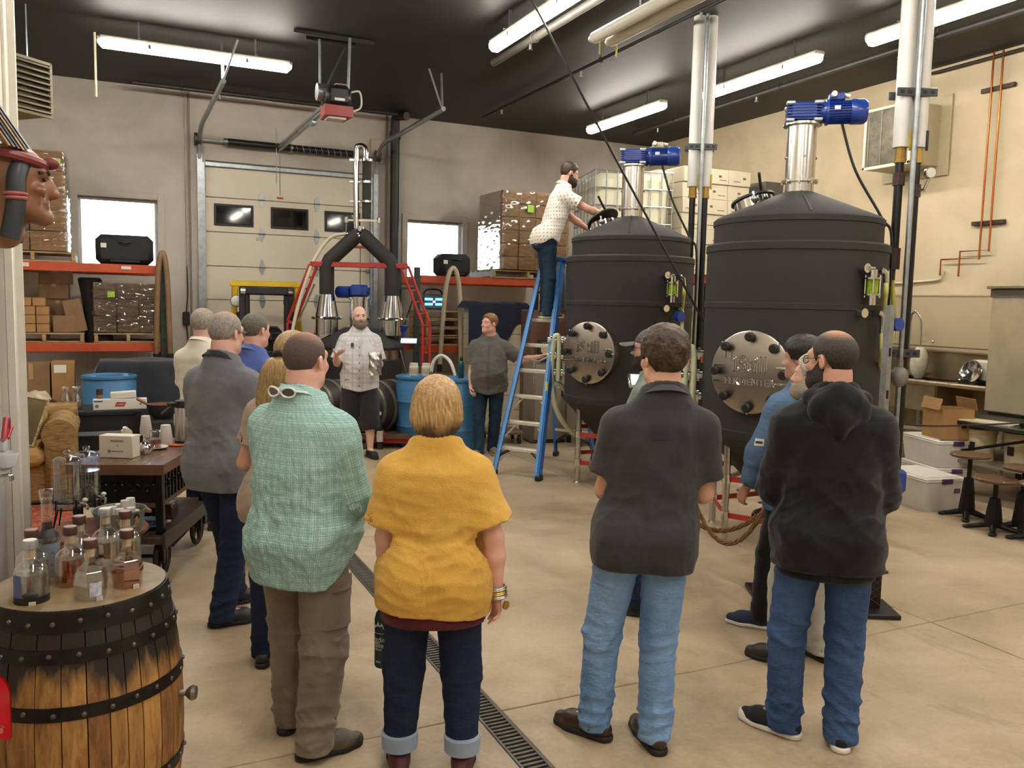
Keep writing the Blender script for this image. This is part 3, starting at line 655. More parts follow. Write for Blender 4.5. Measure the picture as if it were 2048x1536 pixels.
# control panel on a stand left of the tank pair
p = wd(1283, 762, 6.6); t = thing('control_stand', 'small control screen on a slim stand beside the left tank', 'control panel', (p.x, p.y, 0))
part('stand', MB().box((0, 0, .5), (.04, .03, .98), RZ(-YAW), .005).box((0, 0, .012), (.3, .3, .024), RZ(-YAW), .004), M('dark stand', '#3b3a39', .4, .4), t)
Rp = RZ(-YAW) @ RX(.7); bz = part('bezel', MB().box((0, -.01, p.z+.0), (.22, .15, .03), Rp, .008), SS, t)
sc_ = M('lit screen', '#bfe3ea', .3, var=0, emit=1.2); sg_ = M('screen teal', '#3fa9b5', .3, var=0, emit=.8)
part('screen', MB().box(Vector((0, -.01, p.z))+Rp @ Vector((0, 0, .016)), (.18, .11, .004), Rp), sc_, bz)
part('screen_field', MB().box(Vector((0, -.01, p.z))+Rp @ Vector((.02, -.01, .019)), (.09, .05, .003), Rp), sg_, bz)

# ---------------------------------------------------------------- step ladder
LU, LW, LP = Vector((.56, -.83, 0)).normalized(), Vector((.83, .56, 0)).normalized(), Vector((3.91, 8.08, 0))
t = thing('step_ladder', 'tall blue fibreglass step ladder with pale treads beside the left tank', 'ladder', LP)
fib = M('blue fibreglass', '#2c6fc0', .4, var=.08, vs=4); alu = M('aluminium tread', '#d9d4c6', .35, .3, var=.08, vs=20)
LH = 2.38; AP = .80
def lad(u, f, z): return LU*u+LW*f+Vector((0, 0, z))
RL = Matrix(((LU.x, LW.x, 0), (LU.y, LW.y, 0), (0, 0, 1)))
for sgn in (-1, 1):
    a, b = lad(sgn*.285, 0, .02), lad(sgn*.13, AP-.08, LH); q = rotm(a, b)
    r_ = part('front_rail', MB().prism([(-.012, -.04), (.012, -.04), (.012, .04), (-.012, .04)], 0, (b-a).length, Matrix.Identity(3) @ Matrix(((LU.x, 0, 0), (LU.y, 0, 0), (0, 0, 0))) if False else None, (0, 0, 0)) if False else MB().add([p+LU*x+LW*y for p in (a, b) for (x, y) in ((-.012, -.035), (.012, -.035), (.012, .045), (-.012, .045))], [(0, 1, 2, 3), (4, 5, 6, 7), (0, 1, 5, 4), (1, 2, 6, 5), (2, 3, 7, 6), (3, 0, 4, 7)]), fib, t)
    part('rail_flange', MB().add([p+LU*(x-sgn*.025)+LW*y for p in (a, b) for (x, y) in ((-.018, -.042), (.018, -.042), (.018, -.032), (-.018, -.032))], [(0, 1, 2, 3), (4, 5, 6, 7), (0, 1, 5, 4), (1, 2, 6, 5), (2, 3, 7, 6), (3, 0, 4, 7)]), M('pale blue flange', '#5d9ad6', .4), r_)
    part('foot', MB().box(lad(sgn*.285, 0, .03), (.06, .1, .06), RL, .01), blk, t)
    part('foot_brace', MB().tube(bez([lad(sgn*.28, .01, .05), lad(sgn*.25, .04, .2), lad(sgn*.12, .1, .29)]), .016, 6), blk, t)
    a2, b2 = lad(sgn*.26, 1.43, .02), lad(sgn*.12, AP+.08, LH)
    part('rear_rail', MB().add([p+LU*x+LW*y for p in (a2, b2) for (x, y) in ((-.012, -.03), (.012, -.03), (.012, .03), (-.012, .03))], [(0, 1, 2, 3), (4, 5, 6, 7), (0, 1, 5, 4), (1, 2, 6, 5), (2, 3, 7, 6), (3, 0, 4, 7)]), fib, t)
    part('foot', MB().box(lad(sgn*.26, 1.43, .03), (.055, .09, .06), RL, .01), blk, t)
    part('foot_brace', MB().tube(bez([lad(sgn*.255, 1.42, .05), lad(sgn*.22, 1.38, .2), lad(sgn*.06, 1.33, .3)]), .016, 6), blk, t)
    part('spreader', MB().tube([lad(sgn*.2, .42, 1.28), lad(sgn*.19, .8, 1.22), lad(sgn*.19, 1.1, 1.28)], .012, 6), alu, t)
SZ = [.29+i*.283 for i in range(6)]
for i, z in enumerate(SZ):
    k = z/LH; w = .57-.31*k; f = AP*k
    part('tread', MB().box(lad(0, f+.02, z), (w, .085, .04), RL, .006), alu, t)
    if i in (0, 1, 2):
        for sgn in (-1, 1): part('tread_brace', MB().tube([lad(sgn*(w/2-.12), f+.02, z-.02), lad(sgn*(w/2+.0), f-.03, z-.16)], .01, 6), alu, t)
part('top_cap', MB().box(lad(0, AP, LH+.01), (.36, .26, .06), RL, .015), M('blue cap', '#2a5c9e', .5), t)
for z in (.35, .9, 1.5): part('rear_bar', MB().box(lad(0, 1.43-(.63)*z/LH, z), (.5-.25*z/LH, .03, .03), RL, .005), alu, t)
part('warning_sticker', MB().box(lad(.238, .25-.045, 1.0), (.028, .003, .1), RL), M('yellow sticker', '#d9cf4a', .5), t)
LADP = lad(0, AP*SZ[5]/LH, SZ[5]+.02)+LP

# ---------------------------------------------------------------- forklift
yel = M('forklift yellow', '#e5bf2a', .4, var=.08, coat=.2); dark = M('dark machine paint', '#1f1e1e', .5, var=.15)
FKP = Vector((1.95, 12.25, 0)); FKR = -rad(8)
t = thing('forklift', 'yellow forklift with black mast parked before the garage door', 'forklift', FKP, FKR)
for sx in (-1, 1):
    m_ = part('mast_rail', MB().box((sx*.33, 0, 1.03), (.09, .14, 2.04), b=.012).box((sx*.26, .02, 1.05), (.06, .1, 1.98), b=.008), dark, t)
    part('chain_roller', MB().cyl((sx*.32-.03, -.09, 1.98), (sx*.32+.03, -.09, 1.98), .05, n=14), SSP, m_); part('lift_cylinder', MB().cyl((sx*.27, -.08, .4), (sx*.27, -.08, 1.9), .028, n=12), dark, m_)
    part('guard_post', MB().tube([(sx*.5, .35, .9), (sx*.42, .22, 2.05)], .04, 8), yel, t)
    part('guard_post', MB().tube([(sx*.48, 1.35, .8), (sx*.46, 1.25, 2.1)], .04, 8), yel, t)
    part('fork', MB().box((sx*.22, -.6, .05), (.12, 1.05, .045), b=.01).box((sx*.22, -.1, .35), (.12, .045, .62), b=.01), dark, t)
    for y, r in ((.22, .3), (1.55, .26)):
        w = part('wheel', MB().lathe([(r*.45, -.09), (r*.9, -.1), (r, -.06), (r, .06), (r*.9, .1), (r*.45, .09)], (sx*.48, y, r), 28, RY(PI/2), True), blk, t); part('rim', MB().cyl((sx*.48-.05, y, r), (sx*.48+.05, y, r), r*.46, n=16), yel, w)
    part('headlamp', MB().lathe([(0, -.06), (.05, -.05), (.085, 0), (.085, .02)], (sx*.36-.05, .12, 1.84), 20, RX(PI/2)), dark, t); part('lamp_lens', MB().lathe([(0, .025), (.06, .02), (.078, .005), (0, .0)], (sx*.36-.05, .1, 1.84), 18, RX(PI/2)), M('lamp glass', '#e8e4d8', .2), t)
part('mast_crossbar', MB().box((0, 0, 1.99), (.72, .12, .12), b=.02).box((0, .02, .62), (.6, .06, .1)), dark, t)
part('load_backrest', MB().box((0, -.08, .75), (.66, .04, .08)).box((0, -.08, .28), (.66, .04, .08)), dark, t)
part('overhead_guard', MB().box((0, .22, 2.08), (1.0, .07, .07), b=.012).box((0, 1.25, 2.12), (.96, .07, .06), b=.012).box((.45, .74, 2.1), (.05, 1.0, .05)).box((-.45, .74, 2.1), (.05, 1.0, .05)), yel, t)
for i in range(5): part('guard_bar', MB().box((-.32+i*.16, .74, 2.1), (.03, 1.0, .03)), dark, t)
part('chassis', MB().box((0, .9, .5), (.96, 1.5, .5), b=.06), yel, t); part('counterweight', MB().box((0, 1.75, .6), (.95, .5, .8), b=.12), yel, t)
part('dashboard', MB().box((0, .45, 1.0), (.7, .22, .3), b=.05).box((.2, .42, 1.2), (.2, .14, .1), b=.03), dark, t)
sw = part('steering_wheel', MB().torus((.05, .62, 1.36), .17, .018, RX(.55), 28, 8), blk, t); part('column', MB().tube([(.05, .45, 1.1), (.05, .62, 1.36)], .03, 8), dark, t)
for a in (0, 2.1, 4.2): part('spoke', MB().tube([(.05, .62, 1.36), Vector((.05, .62, 1.36))+RX(.55) @ (unit(a)*.16)], .014, 6), blk, sw)
part('seat', MB().box((0, 1.15, .92), (.48, .48, .14), b=.05).box((0, 1.38, 1.2), (.46, .12, .5), b=.05), blk, t)
part('mud_flap', MB().box((-.32, .2, 1.55), (.12, .02, .3), RY(-.3), .004), dark, t)

# ---------------------------------------------------------------- still with its red gantry
STP = Vector((3.16, 11.75, 0)); t = thing('pot_still', 'copper-free pot still with black conical lid, chrome cones and black elbows behind the speaker'.replace('copper-free ', ''), 'still', STP, -YAW+rad(3))
part('pot', MB().lathe([(.0, .25), (.52, .25), (.55, .3), (.55, 1.2), (.5, 1.26)], n=48), SS, t)
part('insulated_lid', MB().lathe([(.62, 1.2), (.63, 1.24), (.6, 1.3), (.3, 1.46), (.22, 1.5), (0, 1.5)], n=48), INS, t)
part('jacket_band', MB().lathe([(.565, .55), (.575, .56), (.575, 1.05), (.565, 1.06)], n=48), INS2, t)
for i in range(5): part('support', MB().cyl(unit(.3+i*1.26)*.5+Vector((0, 0, 0)), unit(.3+i*1.26)*.5+Vector((0, 0, .3)), .03, n=10), SS, t)
part('mixer_neck', MB().lathe([(.15, 1.45), (.15, 1.9), (.17, 1.9), (.17, 1.93), (0, 1.93)], n=32), SSP, t)
part('gearbox', MB().box((0, 0, 2.02), (.26, .26, .17), None, .03).cyl((0, -.13, 2.02), (0, -.17, 2.02), .05, n=14), BLUEM, t); part('motor', MB().cyl((-.12, 0, 2.0), (-.32, .12, 2.0), .085, n=20), BLUEM, t)
for sx in (-1, 1):
    part('vapour_cone', MB().lathe([(.16, 1.4), (.16, 1.62), (.2, 1.62), (.2, 1.64), (.165, 1.65), (.1, 1.98), (0, 1.98)], (sx*.46, -.06, 0), 28), SSP, t)
    part('vapour_elbow', MB().tube([(sx*.46, -.06, 1.95), (sx*.46, -.06, 2.36), (sx*.42, -.06, 2.44), (sx*.06, -.06, 2.78), (sx*.02, -.06, 2.8)], .105, 16), INS, t)
    part('tri_clamp', MB().torus((sx*.46, -.06, 1.63), .2, .02, None, 24, 6), SSP, t)
part('tee', MB().cyl((0, -.06, 2.74), (0, -.06, 2.92), .05, n=14).ell((0, -.06, 2.78), (.09, .09, .09), None, 14, 8), SSP, t)
cl = part('column_tube', MB().tube(bez([(-.06, 0, 2.98), (-.06, 0, 3.9), (-.02, 0, 4.03), (.06, 0, 4.0), (.07, 0, 3.85)]), .042, 14), SSP, t)
for z0, z1 in ((3.55, 3.83), (3.28, 3.53), (3.04, 3.26)):
    part('packed_section', MB().cyl((.085, 0, z0), (.085, 0, z1), .062, n=20), INS, t); part('tri_clamp', MB().cyl((.085, 0, z1-.005), (.085, 0, z1+.025), .09, n=20).box((-.0, 0, z1+.01), (.3, .05, .02)), SSP, t)
part('cross_arm', MB().box((.02, 0, 3.01), (.46, .03, .025)).cyl((-.2, 0, 2.98), (-.2, 0, 3.05), .03, n=10).cyl((.26, 0, 2.98), (.26, 0, 3.05), .03, n=10), SSP, t)
part('drip_elbow', MB().tube(bez([(-.06, 0, 3.0), (-.06, 0, 2.86), (-.12, 0, 2.82), (-.2, 0, 2.82)]), .036, 10), SSP, t)
for x in (-.2, .02, .26): part('suspension_rod', MB().cyl((x, 0, 2.62), (x, 0, 3.0), .005, n=6), steel, t)
part('red_bracket', MB().prism([(-.28, -.03), (-.2, .03), (.2, .03), (.34, .09), (.36, -.02), (.2, -.05), (-.2, -.05)], 2.62, 2.65), REDM, t)
part('condenser_hose', MB().tube(bez([(-.2, 0, 2.82), (-.42, -.02, 2.75), (-.62, -.1, 2.45), (-.78, -.14, 2.0), (-.9, -.2, 1.5), (-.92, -.2, 1.2)]), .026, 10), M('cream hose', '#d8cfb5', .45), t)
part('valve', MB().lathe([(0, 0), (.03, 0), (.075, .09), (0, .1)], (.62, -.1, 1.45), 14).cyl((.62, -.1, 1.3), (.62, -.1, 1.46), .02, n=8), BLUEM, t)
part('side_screen', MB().box((.72, -.35, 1.34), (.22, .1, .02), RX(.5)), M('pale screen', '#b9d4e6', .3, var=0, emit=.5), t)
part('rope_line', MB().cyl((.0, .0, 2.1), (0, 0, 2.62), .005, n=6), INS2, t)
# lattice gantry
def lattice(mb, a, b, w, n, side):
    a, b = Vector(a), Vector(b); s = Vector(side)*w
    mb.tube([a-s, b-s], .022, 6).tube([a+s, b+s], .022, 6)
    for i in range(n+1): k = i/n; p = a.lerp(b, k); mb.tube([p-s, p+s], .016, 5)
t = thing('lifting_gantry', 'red lattice gantry arching over the pot still', 'gantry', STP, -YAW+rad(3))
for sx in (-1, 1):
    m_ = MB(); lattice(m_, (sx*.95, -.1, .0), (sx*.95, -.1, 1.55), .05, 8, (1, 0, 0)); part('lower_leg', m_, REDM, t)
    m_ = MB(); lattice(m_, (sx*.95, -.1, 1.56), (sx*.64, -.1, 2.36), .05, 5, (.93, 0, sx*.36)); part('upper_leg', m_, REDM, t)
part('top_beam', MB().box((0, -.1, 2.38), (1.36, .08, .07), b=.006), REDM, t)
part('steel_stay', MB().tube([(-.84, -.13, 1.58), (-.62, -.13, 2.1)], .016, 6), SSP, t)
for sx in (-1, 1): part('foot_plate', MB().box((sx*.95, -.1, .01), (.22, .2, .02)), REDM, t)

# ---------------------------------------------------------------- oak casks on a dolly and pallet truck behind the speaker
cw = M('dark oak cask', '#3a3029', .55, var=.25, vs=9); hoopg = M('grey hoop', '#8c8778', .45, .6, var=.2)
def lying_cask(label, loc, rz):
    t = thing('oak_cask', label, 'barrel', loc, rz, 'dark casks lying behind the speaker'); L = .44
    pf = lambda s: .29+.05*(1-(s/L)**2); R9 = RX(PI/2)
    part('staves', MB().lathe([(.25, -L+.03), (.275, -L), *[(pf(s), s) for s in (-.36, -.24, -.12, 0, .12, .24, .36)], (.275, L), (.25, L-.03)], (0, 0, .36), 32, R9), cw, t)
    for s in (-.41, -.3, -.12, .12, .3, .41): part('hoop', MB().lathe([(pf(s)+.001, s-.025), (pf(s)+.008, s-.02), (pf(s)+.008, s+.02), (pf(s)+.001, s+.025)], (0, 0, .36), 32, R9), hoopg, t)
    part('head', MB().cyl((0, -L+.04, .36), (0, -L+.05, .36), .25, n=28), M('pale cask head', '#5b4838', .6, var=.2), t); part('head', MB().cyl((0, L-.05, .36), (0, L-.04, .36), .25, n=28), cw, t)
    return t
lying_cask('dark oak cask lying left of the speaker on the red truck', (2.42, 10.95, .14), rad(-58))
lying_cask('dark oak cask lying right of the speaker beside the blue drums', (3.22, 10.72, .14), rad(-62))
t = thing('pallet_truck', 'red pallet truck under the oak casks', 'pallet truck', (2.8, 10.75, 0), -YAW)
for y in (-.22, .3): part('fork', MB().box((.05, y, .1), (1.6, .16, .07), b=.01), REDM, t)
part('frame', MB().box((-.8, .02, .22), (.18, .6, .22), b=.03).tube([(.5, -.3, .12), (.25, -.3, .5)], .025, 8), REDM, t)
for x in (.02, .16): part('wheel', MB().lathe([(.03, -.03), (.09, -.032), (.1, -.02), (.1, .02), (.09, .032), (.03, .03)], (x+.05, -.36, .1), 20, RX(PI/2), True), M('brown tyre', '#5d4a42', .6), t)
part('cradle', MB().box((-.25, 0, .16), (.5, .7, .05)).box((.55, 0, .16), (.5, .7, .05)), M('cradle wood', '#6d4f36', .6), t)
t = thing('small_bottle', 'small clear bottle with white cap standing below the cask', 'bottle', (3.02, 10.25, .0))
part('glass', MB().lathe([(0, .0), (.04, 0), (.04, .3), (.016, .36), (.016, .44)], n=16), M('dark glass', '#2a2b2a', .15), t); part('cap', MB().cyl((0, 0, .44), (0, 0, .48), .02, n=12), WHITE, t); part('label', MB().lathe([(.0412, .1), (.0412, .24)], n=16), WHITE, t)

# ================================================================ racks, stock and drums
ORANGE = M('orange rack beam', '#c2512c', .45, var=.12, vs=4); GREENR = M('dark green upright', '#3f4a46', .5, .2, var=.15, vs=8)
PWOOD = M('pallet wood', '#b49468', .7, var=.2, vs=6, st=(.6, 4, 4), bump=.1)
CARD = M('cardboard', '#a97f50', .75, var=.1, vs=5, bump=.05); CARD2 = M('dull cardboard', '#8d6c4b', .75, var=.12, vs=5); CARDW = M('white cardboard', '#d9ceb4', .7, var=.05, vs=3)
def wrap_mat(name, c1, c2):
    """stacked cartons seen through shiny stretch film"""
    m, t = mk(name); v = t.obj(); p = t.p
    base = t.ramp(t.noise(1.8, 3, .6, t.obj((1, 1, 3))), [(.35, c1), (.65, c2)])
    wv = t.noise(9, 5, .7, t.obj((.8, .8, 4.5), (.25, .1, 0)), 1.5)
    t.link(base, p.inputs['Base Color']); p.inputs['Roughness'].default_value = .55
    p.inputs['Coat Weight'].default_value = 1; p.inputs['Coat Roughness'].default_value = .16
    b = t.new('Bump'); b.inputs['Strength'].default_value = .9; b.inputs['Distance'].default_value = .05
    t.link(wv, b.inputs['Height']); t.link(b.outputs[0], p.inputs['Coat Normal'])
    b2 = t.new('Bump'); b2.inputs['Strength'].default_value = .3; b2.inputs['Distance'].default_value = .02; t.link(wv, b2.inputs['Height']); t.link(b2.outputs[0], p.inputs['Normal']); return m
WRAPD = wrap_mat('film wrapped brown cartons', '#5d4a39', '#7a624b'); WRAPL = wrap_mat('film wrapped tan cartons', '#8d6b4a', '#a5805a')
def pallet(loc, w, d, label, rz=0, group=None, h=.13):
    t = thing('wooden_pallet', label, 'pallet', loc, rz, group)
    for i in range(5): part('deck_board', MB().box((0, -d/2+.06+i*(d-.12)/4, h-.01), (w, .1, .02), b=.003), PWOOD, t)
    for i in range(3): part('runner', MB().box((-w/2+.03+i*(w-.06)/2, 0, h/2), (.045, d, h-.04), b=.003), PWOOD, t)
    for i in range(3): part('bottom_board', MB().box((0, -d/2+.06+i*(d-.12)/2, .01), (w, .1, .02), b=.003), PWOOD, t)
    return t
def carton(loc, d, label, rz=0, mat=None, group=None, tape=True, name='carton', lab=None):
    t = thing(name, label, 'box', loc, rz, group); mat = mat or CARD
    part('body', MB().box((0, 0, d[2]/2), d, None, .006), mat, t)
    if tape: part('tape', MB().box((0, 0, d[2]+.001), (d[0]*1.002, .05, .002)).box((0, -d[1]/2-.001, d[2]*.9), (.05, .002, d[2]*.2)), M('packing tape', '#b8976a', .3), t)
    if lab: part('paper_label', MB().box((lab[0], -d[1]/2-.002, lab[1]), (lab[2], .003, lab[3])), M(lab[4], lab[5], .6, var=.05), t)
    return t
FILM = glass('stretch film', '#f2efe9', .09, alpha=.35)
def wrapped_load(loc, dims, nx, nz, mat, label, stickers, rz=0):
    """cartons stacked in a block; each carton face is a block of its own"""
    t = thing('wrapped_load', label, 'wrapped pallet load', loc, rz); w, d, h = dims; r2 = random.Random(3)
    ny = max(2, int(d/.45))
    for k in range(nz):
        for i in range(nx):
            for j in range(ny):
                if 0 < i < nx-1 and 0 < j < ny-1: continue
                part('carton', MB().box((-w/2+w*(i+.5)/nx+r2.uniform(-.006, .006), -d/2+d*(j+.5)/ny+r2.uniform(-.008, .008), h*(k+.5)/nz), (w/nx-.006, d/ny-.006, h/nz-.006), None, .008), mat, t)
    def film(u, v):
        q = u*(w+2*d)-d; z = h*(.01+.98*v); rp = .007*math.sin(z*31+q*5+2*math.sin(q*7))+.006*math.sin(z*53-q*9+3*math.sin(q*3))+.005*math.sin(q*23+z*11)
        if q < 0: return Vector((-w/2-.012-abs(rp), -d/2-q, z))
        if q > w: return Vector((w/2+.012+abs(rp), -d/2+(q-w), z))
        return Vector((-w/2+q, -d/2-.012-abs(rp), z))
    part('stretch_film', MB().grid(film, 90, 60), FILM, t, 180)
    for (x, z, sw, sh) in stickers: part('sticker', MB().box((x, -d/2-.034, z), (sw, .006, sh)), M('lime sticker', '#a8d24a', .5, var=.2, vs=40), t)
    return t
def upright(mb, x, y, h):
    mb.box((x, y, h/2), (.08, .06, h), None, .004)
def rack(name, label, x0, x1, y0, y1, levels, h, right=True, left=True):
    t = thing(name, label, 'pallet rack', (x0, y0, 0)); W_, D_ = x1-x0, y1-y0
    for sx in ([0] if left else [])+([W_] if right else []):
        for y in (0, D_):
            u = part('upright', MB().box((sx, y, h/2), (.085, .07, h), None, .004), GREENR, t)
            for i in range(int(h/.1)): part('slot', MB().box((sx, y-.036, .08+i*.1), (.018, .004, .04)).box((sx+(.044 if sx < 1 else -.044), y, .08+i*.1), (.004, .018, .04)), blk, u) if i % 2 == 0 else None
        part('brace', MB().tube([(sx, .02, .3), (sx, D_-.02, 1.2)], .016, 5), steel, t); part('brace', MB().tube([(sx, .02, 2.1), (sx, D_-.02, 1.2)], .016, 5), steel, t)
        for z in (.3, 2.1): part('brace', MB().box((sx, D_/2, z), (.03, D_, .03)), GREENR, t)
    for z in levels:
        for y in (0, D_): part('beam', MB().box((W_/2, y, z-.06), (W_-.09, .05, .12), None, .008), ORANGE, t)
        for i in range(4): part('deck_support', MB().box((W_*(i+.5)/4, D_/2, z-.01), (.06, D_-.05, .02)), steel, t)
    return t
tL = rack('pallet_rack', 'orange beamed pallet rack left of the garage door under the left window', -2.2, .61, 12.55, 13.5, (1.24, 2.30), 2.42)
for i, x in enumerate((1.08, 1.15, 2.35)): part('beam_label', MB().box((x, -.03, 2.255), (.12, .004, .03+.02*i % .03)), WHITE, tL)
tR = rack('pallet_rack', 'orange beamed pallet rack right of the garage door under the right window', 4.28, 6.85, 12.55, 13.5, (1.2, 2.30), 2.42)
# left rack, top level
pallet((-.95, 13.0, 2.30), 1.0, .9, 'pallet under the tall wrapped load on the left rack')
wrapped_load((-.98, 13.0, 2.44), (.85, .75, 1.3), 2, 5, WRAPL, 'tall tan wrapped load on top of the left rack, partly behind the carved head', [(.3, 1.15, .16, .1)])
def flight_case(loc, d, label, rz=0):
    t = thing('soft_case', label, 'case', loc, rz); m = M('black fabric case', '#1d1d1f', .75, var=.15, bump=.2, bs=50)
    part('shell', MB().box((0, 0, d[2]/2), d, None, .07), m, t); part('strap', MB().box((0, -d[1]/2-.006, d[2]*.12), (d[0]*.5, .012, .03)), blk, t)
    part('id_tag', MB().box((-d[0]*.36, -d[1]/2-.004, d[2]*.62), (.07, .006, .06)), WHITE, t); part('handle', MB().tube(bez([(-.08, -d[1]/2, d[2]*.75), (0, -d[1]/2-.03, d[2]*.72), (.08, -d[1]/2, d[2]*.75)]), .01, 6), blk, t); return t
flight_case((.14, 12.85, 2.30), (.72, .5, .4), 'black soft case in front of the left window on top of the rack')
flight_case((4.95, 12.8, 2.30), (.52, .45, .36), 'black soft case in front of the right window on top of the rack')
# left rack, middle level
pallet((-.85, 12.98, 1.24), .95, .8, 'pallet under small cartons at the left end of the left rack')
for k in range(4):
    for i in range(2): carton((-1.02+i*.16-.04*(k == 3), 12.72, 1.375+k*.115), (.15, .2, .11), 'small tan carton in the strapped stack at the left end of the rack', 0, CARD, 'small cartons stacked on the left rack', False)
for k, (x, w, z) in enumerate(((-.72, .34, 1.375), (-.7, .34, 1.60), (-.74, .36, 1.82), (-.72, .4, 2.02))): carton((x, 13.1, z), (w, .35, .2), ('lowest' if k == 0 else 'second', 'second', 'third', 'topmost')[k]+' of the dull cartons stacked behind the small tan ones', 0, CARD2, None, True)
carton((-.62, 12.7, 1.375), (.26, .05, .22), 'flat dull carton standing before the dull stack on the rack', rad(4), CARD2, None, False)
t = carton((-.44, 12.72, 1.38), (.22, .06, .44), 'leaning dull carton against the black cloth on the rack', 0, CARD2, None, False); t.rotation_euler = (0, rad(-12), 0)
t = thing('folded_backdrop', 'tall folded black cloth bundle standing on the rack', 'cloth bundle', (-.2, 12.85, 1.24))
part('bundle', MB().grid(lambda u, v: Vector((.16*math.cos(2*PI*u)*(1+.1*math.sin(9*PI*u))*(1-.15*v)+.1*v*v*-1, .2*math.sin(2*PI*u), .85*v)), 28, 8, True).add([(0, 0, .86)], []), M('black cloth', '#1c1b1c', .9, var=.15), t); part('top_fold', MB().box((-.1, 0, .85), (.28, .3, .05), None, .02), M('black cloth'), t)
pallet((.16, 12.98, 1.24), .85, .8, 'pallet under the shrink wrapped load on the left rack')
wrapped_load((.16, 12.98, 1.375), (.83, .75, .68), 3, 3, WRAPD, 'dark brown shrink wrapped load on the middle of the left rack', [(-.2, .52, .09, .08)])
# hoses hung over the rack end
def hung_hose(name, label, x, y, mat, z, w, low, r=.032):
    t = thing(name, label, 'hose', (x, y, 0)); part('hose', MB().tube(bez([(-w, 0, low), (-w*.7, -.02, z-.5), (-w*.4, -.02, z-.12), (0, -.01, z), (w*.35, -.02, z-.12), (w*.6, -.02, z-.5), (w*.8, 0, low)], 10), r, 12), mat, t)
    part('hose_cuff', MB().cyl((-w, 0, low-.02), (-w, 0, low+.1), r+.006, n=12), blk, t); part('hose_cuff', MB().cyl((w*.8, 0, low-.02), (w*.8, 0, low+.1), r+.006, n=12), blk, t); return t
hung_hose('suction_hose', 'brown ribbed hose looped over the right end of the left rack', .6, 12.44, M('brown hose', '#8a6b49', .5, var=.15), 2.47, .1, 1.0, .036)
hung_hose('suction_hose', 'cream hose looped over the beam of the right rack', 4.78, 12.3, M('cream hose2', '#c5b798', .5, var=.1), 2.42, .2, .82, .036)
# below the left rack
cloth = M('navy cloth', '#24262f', .9, var=.15, vs=3, bump=.1, bs=20, sheen=.2)
def draped(name, label, loc, w, d, h, drop, rz=0, seed=1):
    """cloth lying over a block and falling at its edges in folds"""
    r2 = random.Random(seed); ph = [r2.uniform(0, 6) for _ in range(4)]
    def fn(u, v):
        x, y = (u-.5)*(w+2*drop), (v-.5)*(d+2*drop); ox, oy = max(abs(x)-w/2, 0), max(abs(y)-d/2, 0); o = max(ox, oy)
        z = h-o*.95-.03*min(1, o*8)+.02*math.sin(x*7+ph[0])*math.sin(y*6+ph[1]); f = .05*min(1, o*4)*math.sin((x if oy > ox else y)*11+ph[2])
        sx = math.copysign(1, x); sy = math.copysign(1, y)
        X = x if ox <= 0 else sx*(w/2+ox*.28+f*(ox > 0)); Y = y if oy <= 0 else sy*(d/2+oy*.22+f*(oy > 0))
        return Vector((X, Y, max(z, .02)))
    t = thing(name, label, 'cloth cover', loc, rz); part('cloth', MB().grid(fn, 40, 34), cloth, t, 80); return t
draped('cloth_cover', 'navy cloth draped over stock below the left rack', (.28, 12.0, 0), .95, .7, 1.05, .7)
t = carton((.28, 12.0, 0), (.9, .65, .98), 'stock crate hidden under the navy cloth below the left rack', 0, CARD2, None, False)
carton((-.62, 12.3, 0), (.26, .35, 1.02), 'upright carton with white shipping label below the left rack', 0, CARD, None, False, lab=(-.03, .93, .14, .1, 'ship label', '#e9e2d2'))
carton((-.98, 12.35, 0), (.42, .4, 1.0), 'dull wide carton at the far left below the rack', 0, CARD2, None, True)
DB = M('blue drum plastic', '#3d77a5', .42, var=.06, vs=2, bump=.03)
def drum(label, loc, rz=0):
    t = thing('plastic_drum', label, 'drum', loc, rz, None); r = .3
    part('body', MB().lathe([(0, 0), (r-.02, 0), (r, .025), (r, .26), (r+.008, .275), (r, .29), (r, .58), (r+.008, .595), (r, .61), (r, .84), (r-.02, .87), (r-.02, .885), (r+.006, .89), (r+.006, .918), (r-.012, .925), (r-.02, .905), (0, .9)], n=48), DB, t)
    for a in (.5, 3.6): part('bung', MB().cyl(unit(a)*.2+Vector((0, 0, .9)), unit(a)*.2+Vector((0, 0, .925)), .035, n=14), M('pale bung', '#9fc0d6', .4), t)
    return t
drum('blue plastic drum below the left rack beside the navy cloth', (-.08, 11.2, 0))
dL = wd(838, 760, 11.0); dR = wd(922, 760, 10.75)
drum('blue plastic drum behind the woman, left one carrying two white jars', (dL.x, dL.y, 0)); drum('blue plastic drum behind the woman, right one carrying a teal bottle', (dR.x, dR.y, 0))
for i, x in enumerate((-.1, .06)):
    t = thing('powder_jar', ('left' if i == 0 else 'right')+' of two white labelled jars on the blue drum', 'jar', (dL.x+x*.9, dL.y-x*.43-.1, .925), 0, 'white jars on the drum')
    part('body', MB().lathe([(0, 0), (.058, 0), (.062, .01), (.062, .12), (.05, .135)], n=20), WHITE, t); part('lid', MB().cyl((0, 0, .135), (0, 0, .165), .054, n=20), M('cream lid', '#e6dfcd', .5), t); part('label', MB().lathe([(.0628, .03), (.0628, .1)], n=20), M('tan label', '#c9b899', .6, var=.2, vs=60), t)
t = thing('drum_hose', 'white hose arching between the two blue drums', 'hose', (dL.x, dL.y, 0)); v = Vector((dR.x-dL.x, dR.y-dL.y, 0))
